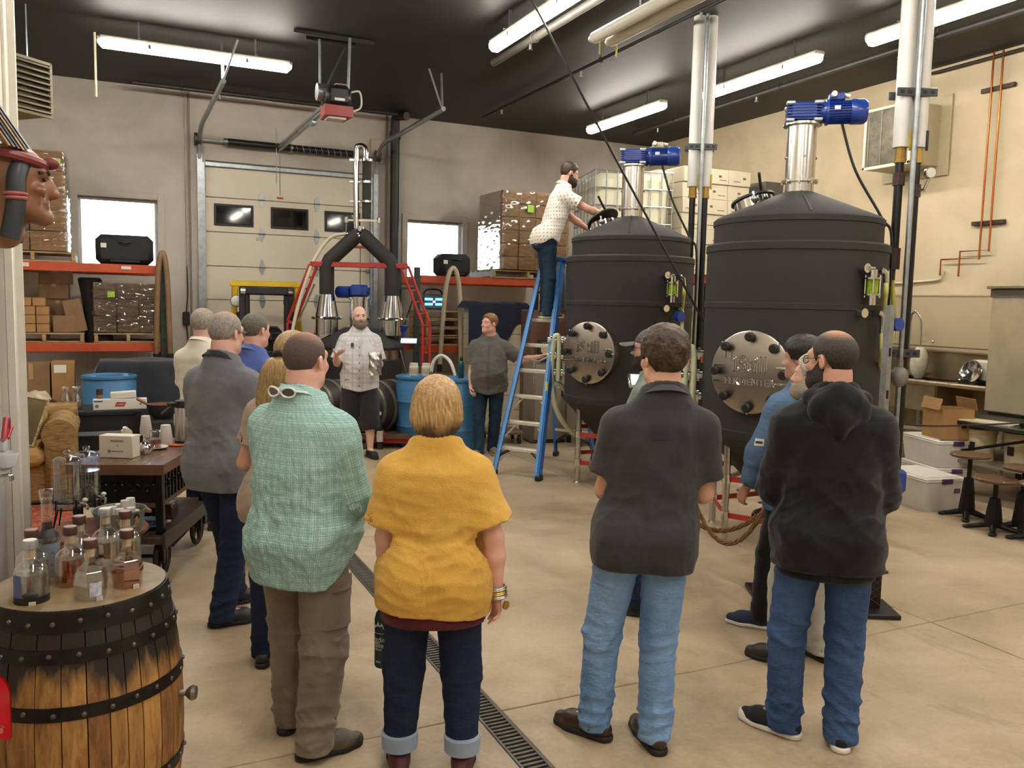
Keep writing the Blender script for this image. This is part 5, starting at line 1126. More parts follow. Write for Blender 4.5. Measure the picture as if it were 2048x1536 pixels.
BASE_M = [(.80, .10, .10, -.01), (.86, .168, .120, -.012), (.93, .174, .126, -.015), (1.02, .158, .112, .0), (1.10, .153, .108, .004), (1.22, .166, .115, .005), (1.32, .172, .118, .0), (1.40, .150, .106, -.014), (1.45, .105, .088, -.02), (1.50, .066, .066, -.02), (1.53, .06, .06, -.018)]
BASE_F = [(.80, .11, .10, -.01), (.86, .180, .128, -.014), (.93, .182, .130, -.016), (1.02, .160, .110, .0), (1.10, .140, .100, .004), (1.22, .150, .105, .006), (1.31, .155, .118, .008), (1.39, .138, .100, -.010), (1.44, .094, .08, -.018), (1.50, .058, .058, -.016), (1.53, .055, .055, -.016)]
def rot3(yaw=0, pitch=0, roll=0): return np.array(RZ(yaw) @ RX(pitch) @ RY(roll))
def az_rot(az): return -rad(az)
def person(label, loc, az, H=1.78, g=1.0, belly=0.0, female=False, lean=(0, 0), feet=None, arms=None, head=(0, 0, 0), skinc='#c08a6c', near=True,
           shirt=None, pants=None, shoe=None, hair=None, z0=0.0, extra=None, h=None, sw=1.0, hs=1.0, cat='person'):
    s = H/1.78; t = thing('person', label, cat, (loc[0], loc[1], z0), az_rot(az)); hb = h or (.0065 if near else .0095)
    lx, ly = lean
    def sh(z): k = min(max((z/s-.9)/.6, -.2), 1.3); return lx*k, ly*k
    prof = []
    for (z, a, b, cy) in (BASE_F if female else BASE_M):
        gg = 1+(g-1)*(1 if z < 1.4 else .6); bl = belly*max(0, 1-((z-1.08)/.2)**2); dx, dy = sh(z*s); prof.append((z*s, a*s*gg+bl*.5, b*s*gg+bl, dx, cy*s+dy+bl*.5))
    nb = V3(*sh(1.5*s), 1.5*s)+V3(0, -.02*s, 0); SW = (.158 if not female else .142)*s*sw*(1+(g-1)*.6)
    SZ_ = (1.378 if not female else 1.362)*s; SJ = [V3(sg*SW+sh(SZ_)[0], sh(SZ_)[1]-.015*s, SZ_) for sg in (-1, 1)]    # left, right
    HJ = [V3(sg*.092*s*(1+(g-1)*.6), -.01, .9*s) for sg in (-1, 1)]
    feet = feet or [(-.1, 0, 8), (.1, 0, -8)]; sole = .03
    AN = [V3(f[0], f[1], .085*s+.012+(f[3] if len(f) > 3 else 0)) for f in feet]; KN = []
    for i in (0, 1):
        fy = -rad(feet[i][2]) if False else rad(feet[i][2]); fd = V3(-math.sin(fy), math.cos(fy), 0); k = HJ[i]*.46+AN[i]*.54; KN.append(k+fd*(feet[i][4] if len(feet[i]) > 4 else .025))
    ga = 1+(g-1)*.7
    # ---- arms: (upper direction, fore direction, hand direction, palm normal, curl, spread)
    AR = []
    for i in (0, 1):
        ud, fd, hd, pn, curl, spr = arms[i]; e = SJ[i]+nrm(ud)*.285*s; w = e+nrm(fd)*.25*s; AR.append((SJ[i], e, w, nrm(hd), nrm(pn), curl, spr))
    # ---- head frame
    HR = rot3(rad(head[0]), rad(head[1]), rad(head[2])); hp = nb+V3(0, .012, .055*s); hc = hp+HR @ (V3(0, .022, .112)*s*1.0); hk = s*hs
    def hl(*p): return hc+HR @ (V3(*p)*hk)
    lo = np.minimum.reduce([*[a[1] for a in AR], *[a[2] for a in AR], *AN, V3(-.25*ga*s, -.2*s-belly, 0)])-.2; hi = np.maximum.reduce([*[a[1] for a in AR], *[a[2] for a in AR], *AN, V3(.25*ga*s, .2*s+belly, 0), hc])+.2
    lo[2] = -.01; hi[2] = hc[2]+.14*s
    B = Field(lo, hi, hb)
    def headshape(Fd, off=0.0, face=True, ears=True):
        e = Fd.ell; c = Fd.cap
        e(hl(0, -.012, .028), (np.array((.077, .096, .088))*hk+off), HR, .0); e(hl(0, .03, -.035), np.array((.062, .068, .080))*hk+off, HR, .03)
        c(hl(-.04, .01, -.075), hl(0, .062, -.095), .030*hk+off, .026*hk+off, .03); c(hl(.04, .01, -.075), hl(0, .062, -.095), .030*hk+off, .026*hk+off, .03)
        if face:
            c(hl(-.036, .072, .022), hl(.036, .072, .022), .020*hk+off, None, .015); e(hl(0, .083, -.098), np.array((.02, .017, .018))*hk+off, HR, .02)
            for sx in (-1, 1): e(hl(sx*.042, .062, -.03), np.array((.022, .022, .02))*hk+off, HR, .02); e(hl(sx*.031, .097, .002), np.array((.019, .014, .013))*hk, HR, .012, 's')
            c(hl(0, .091, .008), hl(0, .116, -.032), .0085*hk+off, .0125*hk+off, .010); e(hl(-.012, .104, -.036), np.array((.009, .01, .008))*hk+off, HR, .008); e(hl(.012, .104, -.036), np.array((.009, .01, .008))*hk+off, HR, .008)
            c(hl(-.02, .088, -.060), hl(.02, .088, -.060), .0085*hk+off, None, .008); c(hl(-.016, .087, -.072), hl(.016, .087, -.072), .0095*hk+off, None, .008); c(hl(-.022, .101, -.0655), hl(.022, .101, -.0655), .0032*hk, None, .004, 's')
        if ears:
            for sx in (-1, 1):
                ER = HR @ rot3(sx*.35, -.12, 0); e(hl(sx*.083, -.012, -.008), np.array((.008, .019, .033))*hk+off, ER, .008); e(hl(sx*.092, -.004, -.004), np.array((.006, .010, .018))*hk, ER, .004, 's')
    # body field
    B.torso(prof, -.008, 0); LK = 1.0 if (extra or {}).get('bare') else .7
    nr = (.060 if not female else .050)*s*(1+(g-1)*.8)
    B.cap(nb+V3(0, -.01, -.06), hl(0, -.025, -.06), nr*1.08, nr, .03)
    for i in (0, 1):
        sg = -1 if i == 0 else 1; S, e, w, hd, pn, curl, spr = AR[i]
        B.cap(nb+V3(sg*.03*s, -.012, .005*s), S+V3(-sg*.02, 0, .012*s), .042*s, .040*s, .04); B.cap(S, S+(e-S)*.1, .058*s*ga, .056*s*ga, .035)
        B.cap(S, e, .052*s*ga, .040*s*ga, .03); u = nrm(w-e); B.cap(e, e+u*.08*s, .039*s*ga, .043*s*ga, .02); B.cap(e+u*.08*s, w, .042*s*ga, .026*s, .02)
        hand(B, w, hd, pn, curl, spr, sg, s*(.92 if female else 1.0))
        B.cap(HJ[i], KN[i], .080*s*ga*LK, .056*s*ga*LK, .03)
        cd = nrm(AN[i]-KN[i]); B.cap(KN[i], KN[i]+cd*.13*s+V3(0, -.012, 0), .052*s*ga*LK, .056*s*ga*LK, .02); B.cap(KN[i]+cd*.13*s+V3(0, -.012, 0), AN[i], .056*s*ga*LK, .034*s, .02)
        fy = rad(feet[i][2]); fd = V3(-math.sin(fy), math.cos(fy), 0); B.cap(AN[i]-V3(0, 0, .03), AN[i]+fd*.13*s-V3(0, 0, .045), .036*s, .03*s, .02)
    headshape(B)
    SK = skin('skin '+skinc, skinc); bo = fpart('body', B, SK, t, smooth=1)
    if head is not None and (extra or {}).get('eyes', True):
        for sx in (-1, 1):
            eo = link('eye', EYEMESH(), t); eo.location = hl(sx*.031, .0795, .002); eo.rotation_euler = Matrix(HR.tolist()).to_euler(); eo.scale = (hk,)*3
    env = dict(t=t, B=B, prof=prof, SJ=SJ, HJ=HJ, KN=KN, AN=AN, AR=AR, nb=nb, HR=HR, hl=hl, hk=hk, s=s, ga=ga, g=g, near=near, feet=feet, headshape=headshape, lo=lo, hi=hi, SW=SW, sh=sh, hc=hc, nr=nr, belly=belly, SK=SK, female=female)
    if pants: make_pants(env, **pants)
    if shirt: make_shirt(env, **shirt)
    if shoe: make_shoes(env, **shoe)
    if hair: make_hair(env, **hair)
    return env
_EM = []
def EYEMESH():
    if not _EM: _EM.append(MB().ell((0, 0, 0), (.0118, .0118, .0118), None, 14, 10).mesh('eye', EYEM))
    return _EM[0]
def hand(B, w, d, n, curl, spread, sg, s):
    d = nrm(d); n = nrm(n-d*(n @ d)); sd = np.cross(n, d)*(-1 if sg > 0 else 1)   # towards the thumb
    for j, o in enumerate((.026, .009, -.009, -.025)):
        kn = w+d*(.088-abs(j-1)*.004)*s+sd*o*s; B.cap(w+d*.02*s+sd*o*.55*s, kn, .0145*s, .0115*s, .012)
        L = (.072, .08, .075, .058)[j]*s; a = 0; p = kn; dd = nrm(d+sd*(spread*(1.5-j)*.35)); c = curl[j] if isinstance(curl, (list, tuple)) else curl
        for f, r0, r1 in ((.45, .0098, .009), (.3, .009, .0083), (.25, .0083, .0072)):
            a += c*(.8 if f > .4 else 1.0); q = p+(dd*math.cos(a)+n*math.sin(a))*L*f; B.cap(p, q, r0*s, r1*s, .004); p = q
    b = w+d*.028*s+sd*.02*s; td = nrm(sd*.75+d*.62+n*.35); p = b; c = (curl[0] if isinstance(curl, (list, tuple)) else curl)*.5
    for L, r0, r1, k in ((.046, .0155, .012, .012), (.034, .0118, .0105, .005), (.028, .0105, .0085, .004)):
        q = p+td*L*s; B.cap(p, q, r0*s, r1*s, k); p = q; td = nrm(td*math.cos(c)+(n*.5+d*.6-sd*.4)*math.sin(c))
def lerp(a, b, k): return a+(b-a)*k
def clothes_prof(e, off, loose, zhem):
    P = []
    s = e['s']; chest = max(p[1] for p in e['prof'] if p[0] > 1.25*s); cb = max(p[2] for p in e['prof'] if p[0] > 1.2*s)
    for (z, a, b, cx, cy) in e['prof']:
        if z < 1.30*s and loose: a = max(a, lerp(a, chest, loose)); b = max(b, lerp(b, cb, loose))
        P.append((z, a+off, b+off, cx, cy))
    z, a, b, cx, cy = P[0]
    if zhem < z: P = [(zhem-.1, P[1][1], P[1][2], cx, cy)]+[(p[0], max(p[1], P[1][1]*.98), max(p[2], P[1][2]*.98), p[3], p[4]) if p[0] < .95*s else p for p in P]
    return P
def make_shirt(e, mat, off=.018, loose=.5, hem=.83, sleeve=.62, neck=.035, collar=None, amp=.006, seed=1, hemcurve=None, cuff=True, flare=.016, name='shirt', h=None, neckr=.0, pat=True, long=False, label=None):
    s = e['s']; near = e['near']; h = h or (.0095 if near else .0125); zh = hem*s; ga = e['ga']
    P = clothes_prof(e, off, loose, zh)
    lo, hi = e['lo'].copy(), e['hi'].copy(); lo[2] = zh-.12; hi[2] = 1.58*s
    Fd = Field(lo, hi, h); Fd.torso(P, 0, 0, zlo=zh-.1, zhi=1.53*s)
    nb = e['nb']; Fd.cap(nb+V3(0, -.006, -.08), nb+V3(0, .0, .05*s), e['nr']*1.22+off*.4, e['nr']*1.1+off*.4, .035)
    ends = []
    for i in (0, 1):
        sg = -1 if i == 0 else 1; S, el, w, hd, pn, c_, sp = e['AR'][i]
        Fd.cap(nb+V3(sg*.035*s, -.012, -.002*s), S+V3(-sg*.02, 0, .012*s), .042*s+off*.7, .042*s+off, .05)
        Fd.cap(S, S+(el-S)*.12, .058*s*ga+off, .058*s*ga+off, .04)
        r0, r1 = .053*s*ga+off, .041*s*ga+off
        if not long:
            en = S+(el-S)*sleeve; Fd.cap(S, S+(el-S)*(sleeve+.2), r0, lerp(r0, r1, sleeve)+flare*1.3, .03, end=-.2*np.linalg.norm(el-S)); u = nrm(el-S); rr = lerp(r0, r1, sleeve)+flare
        else:
            Fd.cap(S, el, r0, r1+.004, .03); en = el+(w-el)*sleeve; u = nrm(w-el); rr = .03*s*ga+off*.75; Fd.cap(el, en+u*.03, r1+.004, rr, .02, end=-.03)
        ends.append((en, u, rr))
    for i in (0, 1):
        HJ = e['HJ'][i]; Fd.ell(HJ+V3(0, -.06*s, .0), np.array((.085, .077, .13))*s*ga+off+.004, None, .05); Fd.cap(HJ+V3(0, 0, .05), HJ-V3(0, 0, .25), .083*s*ga+off+.004, .080*s*ga+off+.008, .05)
    if amp:
        def mask(p): return .45+.8*np.exp(-((p[:, 2]-1.06*s)/.13)**2)+.5*np.exp(-((p[:, 2]-zh)/.1)**2)
        Fd.folds(seed+500, amp*1.1, lambda p: .5+.9*np.exp(-((p[:, 2]-1.0*s)/.16)**2), aniso=(1, 1, 1), lam=(.16, .3), n=3); Fd.folds(seed, amp, mask, aniso=(.8, .8, 1.5), lam=(.05, .13))
    X, Y, Z = Fd.grids()
    if hemcurve is not None: hz = hemcurve(X, Y)*s+np.zeros_like(Z)
    else: hz = f32(zh)
    # keep sleeves of raised or hanging arms out of the hem cut
    arm = np.full(Fd.D.shape, 9., f32)
    for i in (0, 1):
        S, el, w = e['AR'][i][:3]
        for a, b in ((S, el), (el, w)) if long else ((S, el),):
            ba = (b-a); tt = np.clip(((X-a[0])*ba[0]+(Y-a[1])*ba[1]+(Z-a[2])*ba[2])/(ba @ ba), 0, 1); arm = np.minimum(arm, np.sqrt((X-a[0]-ba[0]*tt)**2+(Y-a[1]-ba[1]*tt)**2+(Z-a[2]-ba[2]*tt)**2))
    free = arm > .085*s
    Fd.D = np.where(free | (Z < zh-.06), np.maximum(Fd.D, hz-Z), Fd.D).astype(f32)
    nk = nb+V3(0, .02, neck*s); n_ = nrm(V3(0, .42, 1)); near_ = ((X-f32(nb[0]))**2+(Y-f32(nb[1]))**2 < (.115*s)**2)+np.zeros_like(Z, bool); Fd.D = np.where(near_, np.maximum(Fd.D, (Y-f32(nk[1]))*f32(n_[1])+(Z-f32(nk[2]))*f32(n_[2])), Fd.D).astype(f32)
    Fd.cap(nb+V3(0, .005, neck*s+.012), nb+V3(0, .025, .12), e['nr']*1.06+neckr, e['nr']*1.3+neckr, 0, 's')
    if cuff:
        for en, u, rr in ends: Fd.cap(en-u*.016, en+u*.05, rr-.012, rr-.012, 0, 's')
    R0 = (P[5][1]+P[5][2])/2
    def attrs(V):
        z = V[:, 2]; cx = np.interp(z, [p[0] for p in P], [p[3] for p in P]); cy = np.interp(z, [p[0] for p in P], [p[4] for p in P]); a_ = np.interp(z, [p[0] for p in P], [p[1] for p in P]); b_ = np.interp(z, [p[0] for p in P], [p[2] for p in P])
        u = np.arctan2((V[:, 0]-cx)/a_, -(V[:, 1]-cy)/b_)*R0*1.12; v = z.copy(); kd = (np.sqrt(((V[:, 0]-cx)/a_)**2+((V[:, 1]-cy)/b_)**2)-1)*b_
        for i in (0, 1):
            S, el, w = e['AR'][i][:3]; L0 = 0
            for a, b in ((S, el), (el, w)):
                ba = b-a; L = np.linalg.norm(ba); q = V-a; tt = np.clip(q @ ba/L**2, 0, 1); r = q-tt[:, None]*ba; dist = np.linalg.norm(r, axis=1); ax1 = nrm(np.cross(ba, V3(.2, 1, .1))); ax2 = np.cross(nrm(ba), ax1)
                m = (dist < .095*s) & (kd > .012) & (tt > .02); u = np.where(m, np.arctan2(r @ ax1, r @ ax2)*.06, u); v = np.where(m, L0+tt*L, v); L0 += L
        return {'pat': np.stack([u, v, np.zeros_like(u)], 1)}
    o = fpart(name, Fd, mat, e['t'], attrs if pat else None, label); e['shirtF'] = Fd; e['P'] = P; e['ends'] = ends
    if collar: make_collar(e, **collar)
    return o
def ring_band(e, c, rx, ry, h0, flare, tilt, n=40, gap=.0, th=.004):
    """standing or folded collar band about the neck"""
    R = np.array(RX(tilt)); vs = []; fs = []; a0, a1 = PI/2+gap, PI/2+2*PI-gap; cl = gap <= 0
    prof = [(0, 0), (flare, h0), (flare+th, h0), (th, -.004)]
    for i in range(n+1):
        a = a0+(a1-a0)*i/n
        for (dr, z) in prof: vs.append(tuple(c+R @ V3((rx+dr)*math.cos(a), (ry+dr)*math.sin(a), z)))
    for i in range(n):
        for k in range(4): fs.append((i*4+k, i*4+(k+1) % 4, (i+1)*4+(k+1) % 4, (i+1)*4+k))
    return MB().add(vs, fs)
def make_collar(e, mat, h=.035, fold=True, tilt=-.38, r=1.16, gap=.25, drop=.03):
    s = e['s']; c = e['nb']+V3(0, .008, .012*s); rx = e['nr']*r+.004
    part('collar', ring_band(e, c, rx, rx*1.08, h*s, -.004, tilt, gap=gap), mat, e['t'])
    if fold: part('collar', ring_band(e, c+V3(0, 0, h*s), rx, rx*1.08, -drop*s, .022, tilt, gap=gap*1.2), mat, e['t'])
def make_pants(e, mat, off=.012, knee=.014, ankle=.022, hem=.035, top=.94, amp=.006, seed=3, short=None, pockets=None, name='trousers', h=None, cuffm=None):
    s = e['s']; h = h or (.0095 if e['near'] else .0125); ga = e['ga']
    lo, hi = e['lo'].copy(), e['hi'].copy(); A = e['AN']+e['KN']; zb = min(a[2] for a in e['AN'])-.1
    lo = np.minimum.reduce([*A, *e['HJ']])-.17*ga; hi = np.maximum.reduce([*A, *e['HJ']])+.17*ga; lo[1] -= .05; hi[1] += e['belly']; lo[2] = zb; hi[2] = top*s+.02
    Fd = Field(lo, hi, h); Fd.torso([(p[0], p[1]+off, p[2]+off, p[3], p[4]) for p in e['prof']], 0, 0, zhi=top*s)
    for i in (0, 1):
        HJ, KN, AN = e['HJ'][i], e['KN'][i], e['AN'][i]; sg = -1 if i == 0 else 1
        Fd.cap(HJ, KN, .086*s*ga+off, .058*s*ga+knee, .025); Fd.ell(HJ+V3(0, -.06*s, -.0), np.array((.086, .075, .09))*s*ga+off, None, .04)
        if short is None:
            d = nrm(AN-KN); en = AN-V3(0, 0, 0); Fd.cap(KN, AN+d*(.06), .058*s*ga+knee, .04*s+ankle, .02); 
        if short is not None: Fd.cap(HJ, KN+nrm(KN-HJ)*.06, .09*s*ga+off, .075*s*ga+knee+.012, .02)
    zh = (short*s) if short is not None else hem
    if amp:
        kz = e['KN'][0][2]
        def mask(p): return .35+.8*np.exp(-((p[:, 2]-kz)/.1)**2)+1.3*np.exp(-((p[:, 2]-.14)/.1)**2)+.6*np.exp(-((p[:, 2]-.8*s)/.07)**2)
        Fd.folds(seed, amp*1.25, mask, lam=(.05, .12), aniso=(.7, .7, 1.7))
    X, Y, Z = Fd.grids()
    if short is not None: Fd.D = np.maximum(Fd.D, f32(zh)-Z)
    else:
        for i in (0, 1):
            AN = e['AN'][i]; z = AN[2]-(.085*s+.012)+hem; m = ((X-AN[0])**2+(Y-AN[1])**2 < .15**2)+np.zeros_like(Z, bool); other = e['AN'][1-i]; m &= ((X-AN[0])**2+(Y-AN[1])**2 < (X-other[0])**2+(Y-other[1])**2)
            Fd.D = np.where(m & (Z < z+.12), np.maximum(Fd.D, f32(z)-Z), Fd.D)
            Fd.cap((AN[0], AN[1], z-.03), (AN[0], AN[1], z+.016), .04*s+ankle-.012, .04*s+ankle-.014, 0, 's')
    if short is not None:
        for i in (0, 1): KN, HJ = e['KN'][i], e['HJ'][i]; k = (zh-KN[2])/(HJ[2]-KN[2]); c = KN+(HJ-KN)*k; Fd.cap(c-V3(0, 0, .03), c+V3(0, 0, .02), .075*s*ga, .07*s*ga, 0, 's')
    o = fpart(name, Fd, mat, e['t']); e['pantF'] = Fd
    if pockets:
        st = M('pocket stitching', pockets, .8, var=.1)
        for sg in (-1, 1):
            c = V3(sg*.085*s*ga, -.4, .90*s); shp = lambda a, b: (a*(1 if b > -.2 else 1-(-b-.2)*1.6), b)
            P_ = part('back_pocket', Fd.patch(c, (.135*s, 0, 0), (0, 0, .15*s), (0, 1, 0), 8, 8, .005, shp), mat, o)
            for w in ((-.5, 0), (.5, 0)): 
                pts = Fd.patch(c+V3(w[0]*.135*s, 0, .01), (.003, 0, 0), (0, 0, .12*s), (0, 1, 0), 1, 8, .0075, lambda a, b, w=w: (a, b)); part('stitching', pts, st, P_)
            part('stitching', Fd.patch(c+V3(0, 0, -.066*s), (.07*s, 0, 0), (0, 0, .004), (0, 1, 0), 6, 1, .0075), st, P_)
    if cuffm:
        for i in (0, 1):
            AN = e['AN'][i]; z = AN[2]-(.085*s+.012)+hem; r = .04*s+ankle+.012
            part('turned_cuff', MB().lathe([(r-.006, z-.002), (r+.004, z), (r+.006, z+.06), (r-.006, z+.064)], (AN[0], AN[1], 0), 28), cuffm, o)
    return o
def make_shoes(e, up, so, toe=None, low=True, h=None, lace=None, size=1.0, tall=0):
    s = e['s']*size; h = h or (.006 if e['near'] else .0085)
    for i in (0, 1):
        AN = e['AN'][i]; z0 = AN[2]-(.085*e['s']+.012); fy = rad(e['feet'][i][2]); fd = V3(-math.sin(fy), math.cos(fy), 0); sd = V3(math.cos(fy), math.sin(fy), 0); inn = 1 if i == 0 else -1
        c = V3(AN[0], AN[1], z0); he = c-fd*.045*s; ba = c+fd*.115*s+sd*inn*.004; to = c+fd*.178*s+sd*inn*.01
        lo = np.minimum.reduce([he, ba, to])-.09; hi = np.maximum.reduce([he, ba, to])+.09; lo[2] = z0-.012; hi[2] = z0+.16+tall
        U = Field(lo, hi, h); zz = V3(0, 0, 1)
        U.cap(he+zz*.045, ba+zz*.040, .036*s, .043*s, .02).cap(ba+zz*.034, to+zz*.030, .043*s, .032*s, .02).cap(c+zz*.05, c+zz*(.088+tall), .041*s, .043*s, .03).cap(c+zz*.075, ba+zz*.045, .036*s, .032*s, .03)
        X, Y, Z = U.grids(); U.D = np.maximum(U.D, f32(z0+.018)-Z); U.D = np.maximum(U.D, Z-f32(z0+.088+tall))
        o = fpart('shoe', U, up, e['t'])
        So = Field(lo, hi, h); So.cap(he+zz*.015, ba+zz*.015, .041*s, .048*s, .01).cap(ba+zz*.015, to+zz*.015, .048*s, .036*s, .01); So.D = np.maximum(So.D, np.maximum(f32(z0+.001)-Z, Z-f32(z0+.027)))
        fpart('sole', So, so, o)
        if toe: 
            T = Field(lo, hi, h); T.cap(to+zz*.026+fd*.004, to+zz*.026-fd*.02, .034*s, .038*s, .01); T.D = np.maximum(T.D, np.maximum(f32(z0+.02)-Z, Z-f32(z0+.052))); fpart('toe_cap', T, toe, o)
        if lace:
            for k in range(4):
                p = c+fd*(.06+.022*k)*s+zz*(.088-.011*k)*1.0; part('lace', MB().tube(bez([tuple(p-sd*.024-zz*.008), tuple(p+zz*.003), tuple(p+sd*.024-zz*.008)], 4), .0035, 5), lace, o)
def hairline(y, pts): return np.interp(y, [p[0] for p in pts], [p[1] for p in pts]).astype(f32)
STD = [(-.12, -.078), (-.05, -.072), (-.036, -.02), (-.02, .02), (.012, .022), (.022, -.005), (.034, .0), (.045, .04), (.066, .062), (.078, .074), (.1, .09)]
def make_hair(e, mat, th=.008, line=STD, top=.004, bald=None, noise=0, seed=1, style='short', fade=None, h=None, beard=None, brow='#3a2a1e', nlam=(.012, .03)):
    hl, hk, HR, hc = e['hl'], e['hk'], e['HR'], e['hc']; h = h or (.0055 if e['near'] else .008)
    if style != 'none':
        Fd = Field(hc-.2, hc+.2, h); e['headshape'](Fd, 0, False, False); X, Y, Z = Fd.grids(); q = [X-f32(hc[0]), Y-f32(hc[1]), Z-f32(hc[2])]; L = [sum(f32(HR[j, i])*q[j] for j in range(3))/f32(hk) for i in range(3)]
        zt = np.clip((L[2]-.02)/.08, 0, 1); Fd.D = Fd.D-f32(th)-f32(top)*zt
        if noise: Fd.folds(seed, noise, None, lam=nlam, n=6, aniso=(1, 1, 1))
        reg = (hairline(L[1].ravel(), line).reshape(L[1].shape)-L[2])*f32(hk)
        if bald: bx, by, bz, br, hgt = bald; reg = np.maximum(reg, np.minimum(f32(br)-np.sqrt((L[0]-bx)**2*1.0+(L[1]-by)**2), (L[2]-f32(hgt)))*f32(hk))
        Fd.D = np.maximum(Fd.D, reg)
        def at(V):
            P = (V-hc) @ HR/hk
            if fade is None: return {'dens': np.ones(len(V))}
            d = np.ones(len(V))
            for (cx, cy, cz, r0, r1, v) in fade: dist = np.sqrt(((P-np.array([cx, cy, cz]))**2).sum(1)); d = np.minimum(d, v+(1-v)*np.clip((dist-r0)/(r1-r0), 0, 1))
            return {'dens': d}
        fpart('hair', Fd, mat, e['t'], at, smooth=1)
    bm = M('brow '+brow, brow, .8)
    for sx in (-1, 1): part('eyebrow', MB().tube([hl(sx*.016, .094, .019), hl(sx*.032, .090, .025), hl(sx*.048, .074, .020)], [.0035*hk, .0042*hk, .002*hk], 6), bm, e['t'])
    if beard:
        bmat, bth = beard[:2]; Fd = Field(hc-.2, hc+.2, h); e['headshape'](Fd, 0, True, False); X, Y, Z = Fd.grids(); q = [X-f32(hc[0]), Y-f32(hc[1]), Z-f32(hc[2])]; L = [sum(f32(HR[j, i])*q[j] for j in range(3))/f32(hk) for i in range(3)]
        Fd.D = Fd.D-f32(bth)*np.clip((-L[2]-.02)/.05, .15, 1.4); Fd.folds(5, .002, None, lam=(.006, .014), n=5)
        upl = np.interp(L[1].ravel(), [-.03, .0, .02, .05, .085, .12], [.02, .02, -.01, -.045, -.05, -.05]).astype(f32).reshape(L[1].shape); reg = np.maximum(L[2]-upl, f32(-.012)-L[1])*f32(hk)
        lip = .011-np.sqrt((L[0]*.6)**2+(L[2]+.066)**2+0*L[1]); reg = np.maximum(reg, np.where(L[1] > .06, lip, -1)*f32(hk)); reg = np.maximum(reg, (-.150-L[2])*f32(hk))
        Fd.D = np.maximum(Fd.D, reg); fpart('beard', Fd, bmat, e['t'], lambda V: {'dens': np.ones(len(V))})
def glasses(e, mat, lens=CLEARL, r=.0022):
    hl, hk, t = e['hl'], e['hk'], e['t']; g = part('glasses', MB().tube([hl(-.012, .112, .004), hl(0, .115, .007), hl(.012, .112, .004)], r, 6), mat, t)
    for sx in (-1, 1):
        c = [(sx*(.034+.024*math.cos(a)), .108-.012*abs(math.cos(a))*(1 if math.cos(a) > 0 else .2), -.001+.017*math.sin(a)) for a in np.linspace(0, 2*PI, 20, endpoint=False)]
        part('rim', MB().tube([hl(*p) for p in c], r, 6, closed=True), mat, g); part('lens', MB().add([tuple(hl(*p)) for p in c], [tuple(range(20))]), lens, g)
        part('temple', MB().tube([hl(sx*.060, .098, .004), hl(sx*.078, .06, .006), hl(sx*.085, -.005, .010), hl(sx*.083, -.025, -.008)], r*1.1, 6), mat, g)
    return g
# arm presets in the body frame: x right, y forward, z up; index 0 = left arm, 1 = right arm
def hang(sg, out=.12, fw=.0, bend=.15, curl=.35, spr=.3): return ((sg*out, fw, -1), (sg*out*.5, bend, -1), (sg*.02, bend*.9, -1), (-sg, .1, 0), curl, spr)
def folded(sg, up=.15, out=.16): return ((sg*out*.6, .20, -1), (-sg*.86, .62, up), (-sg*.95, .25, .2), (0, -1, .1), .5, .2)

# ================================================================ the visitors
JL = denim('pale blue denim', '#86a9d2', '#5f84b4'); JM = denim('mid blue denim', '#46618c', '#2b3f63'); JD = denim('dark navy denim', '#25304a', '#181f33'); JT = denim('teal blue denim', '#2f4459', '#1c2b3c')
LEA = M('brown leather', '#3c2a20', .38, var=.2, vs=14, bump=.15, bs=60); LEAD = M('dark leather', '#2a2624', .5, var=.2, vs=14); RUB = M('dark rubber sole', '#1d1b1a', .7); WRUB = M('white rubber sole', '#e6e2da', .5)
HBROWN = hair_mat('brown curly hair', '#4f3a26', '#20150d', 34, (1, 1, 1), .5, .9); HGREY = hair_mat('grey cropped hair', '#a39b92', '#6f675f', 130, (1, 1, .5), .6, .5, '#b98773'); HBUZZ = hair_mat('buzzed dark hair', '#584841', '#3c302b', 200, (1, 1, 1), .7, .4, '#b37e6d')
HDARK = hair_mat('thinning brown hair', '#3d3028', '#241b16', 130, (1, 1, .6), .55, .5, '#b98360'); HBLACK = hair_mat('black hair', '#141213', '#080707', 70, (1, 1, .4), .4, .6); HWHITE = hair_mat('white hair', '#c9bda9', '#8f8372', 90, (1, 1, .4), .6, .5); HFAIR = hair_mat('fair reddish hair', '#9a6e42', '#6c4a2c', 70, (1, 1, .5), .5, .6); HLGREY = hair_mat('light grey hair', '#a89d8e', '#74695c', 90, (1, 1, .5), .6, .5)
HBLOND = hair_mat('streaked blonde hair', '#b79a68', '#7d6240', 26, (5, 5, .35), .38, .5); HBOB = hair_mat('bobbed golden hair', '#c8a46c', '#83623c', 24, (5, 5, .3), .32, .5, '#463329')
BEARDG = hair_mat('grizzled beard', '#93857a', '#574a40', 200, (1, 1, 1), .7, .6); BEARDB = hair_mat('dark beard', '#33221a', '#1a110d', 200, (1, 1, 1), .7, .6); BEARDW = hair_mat('white beard', '#b3a48f', '#877a69', 200, (1, 1, 1), .7, .6)
BLKF = M('black spectacle frame', '#17161a', .3)

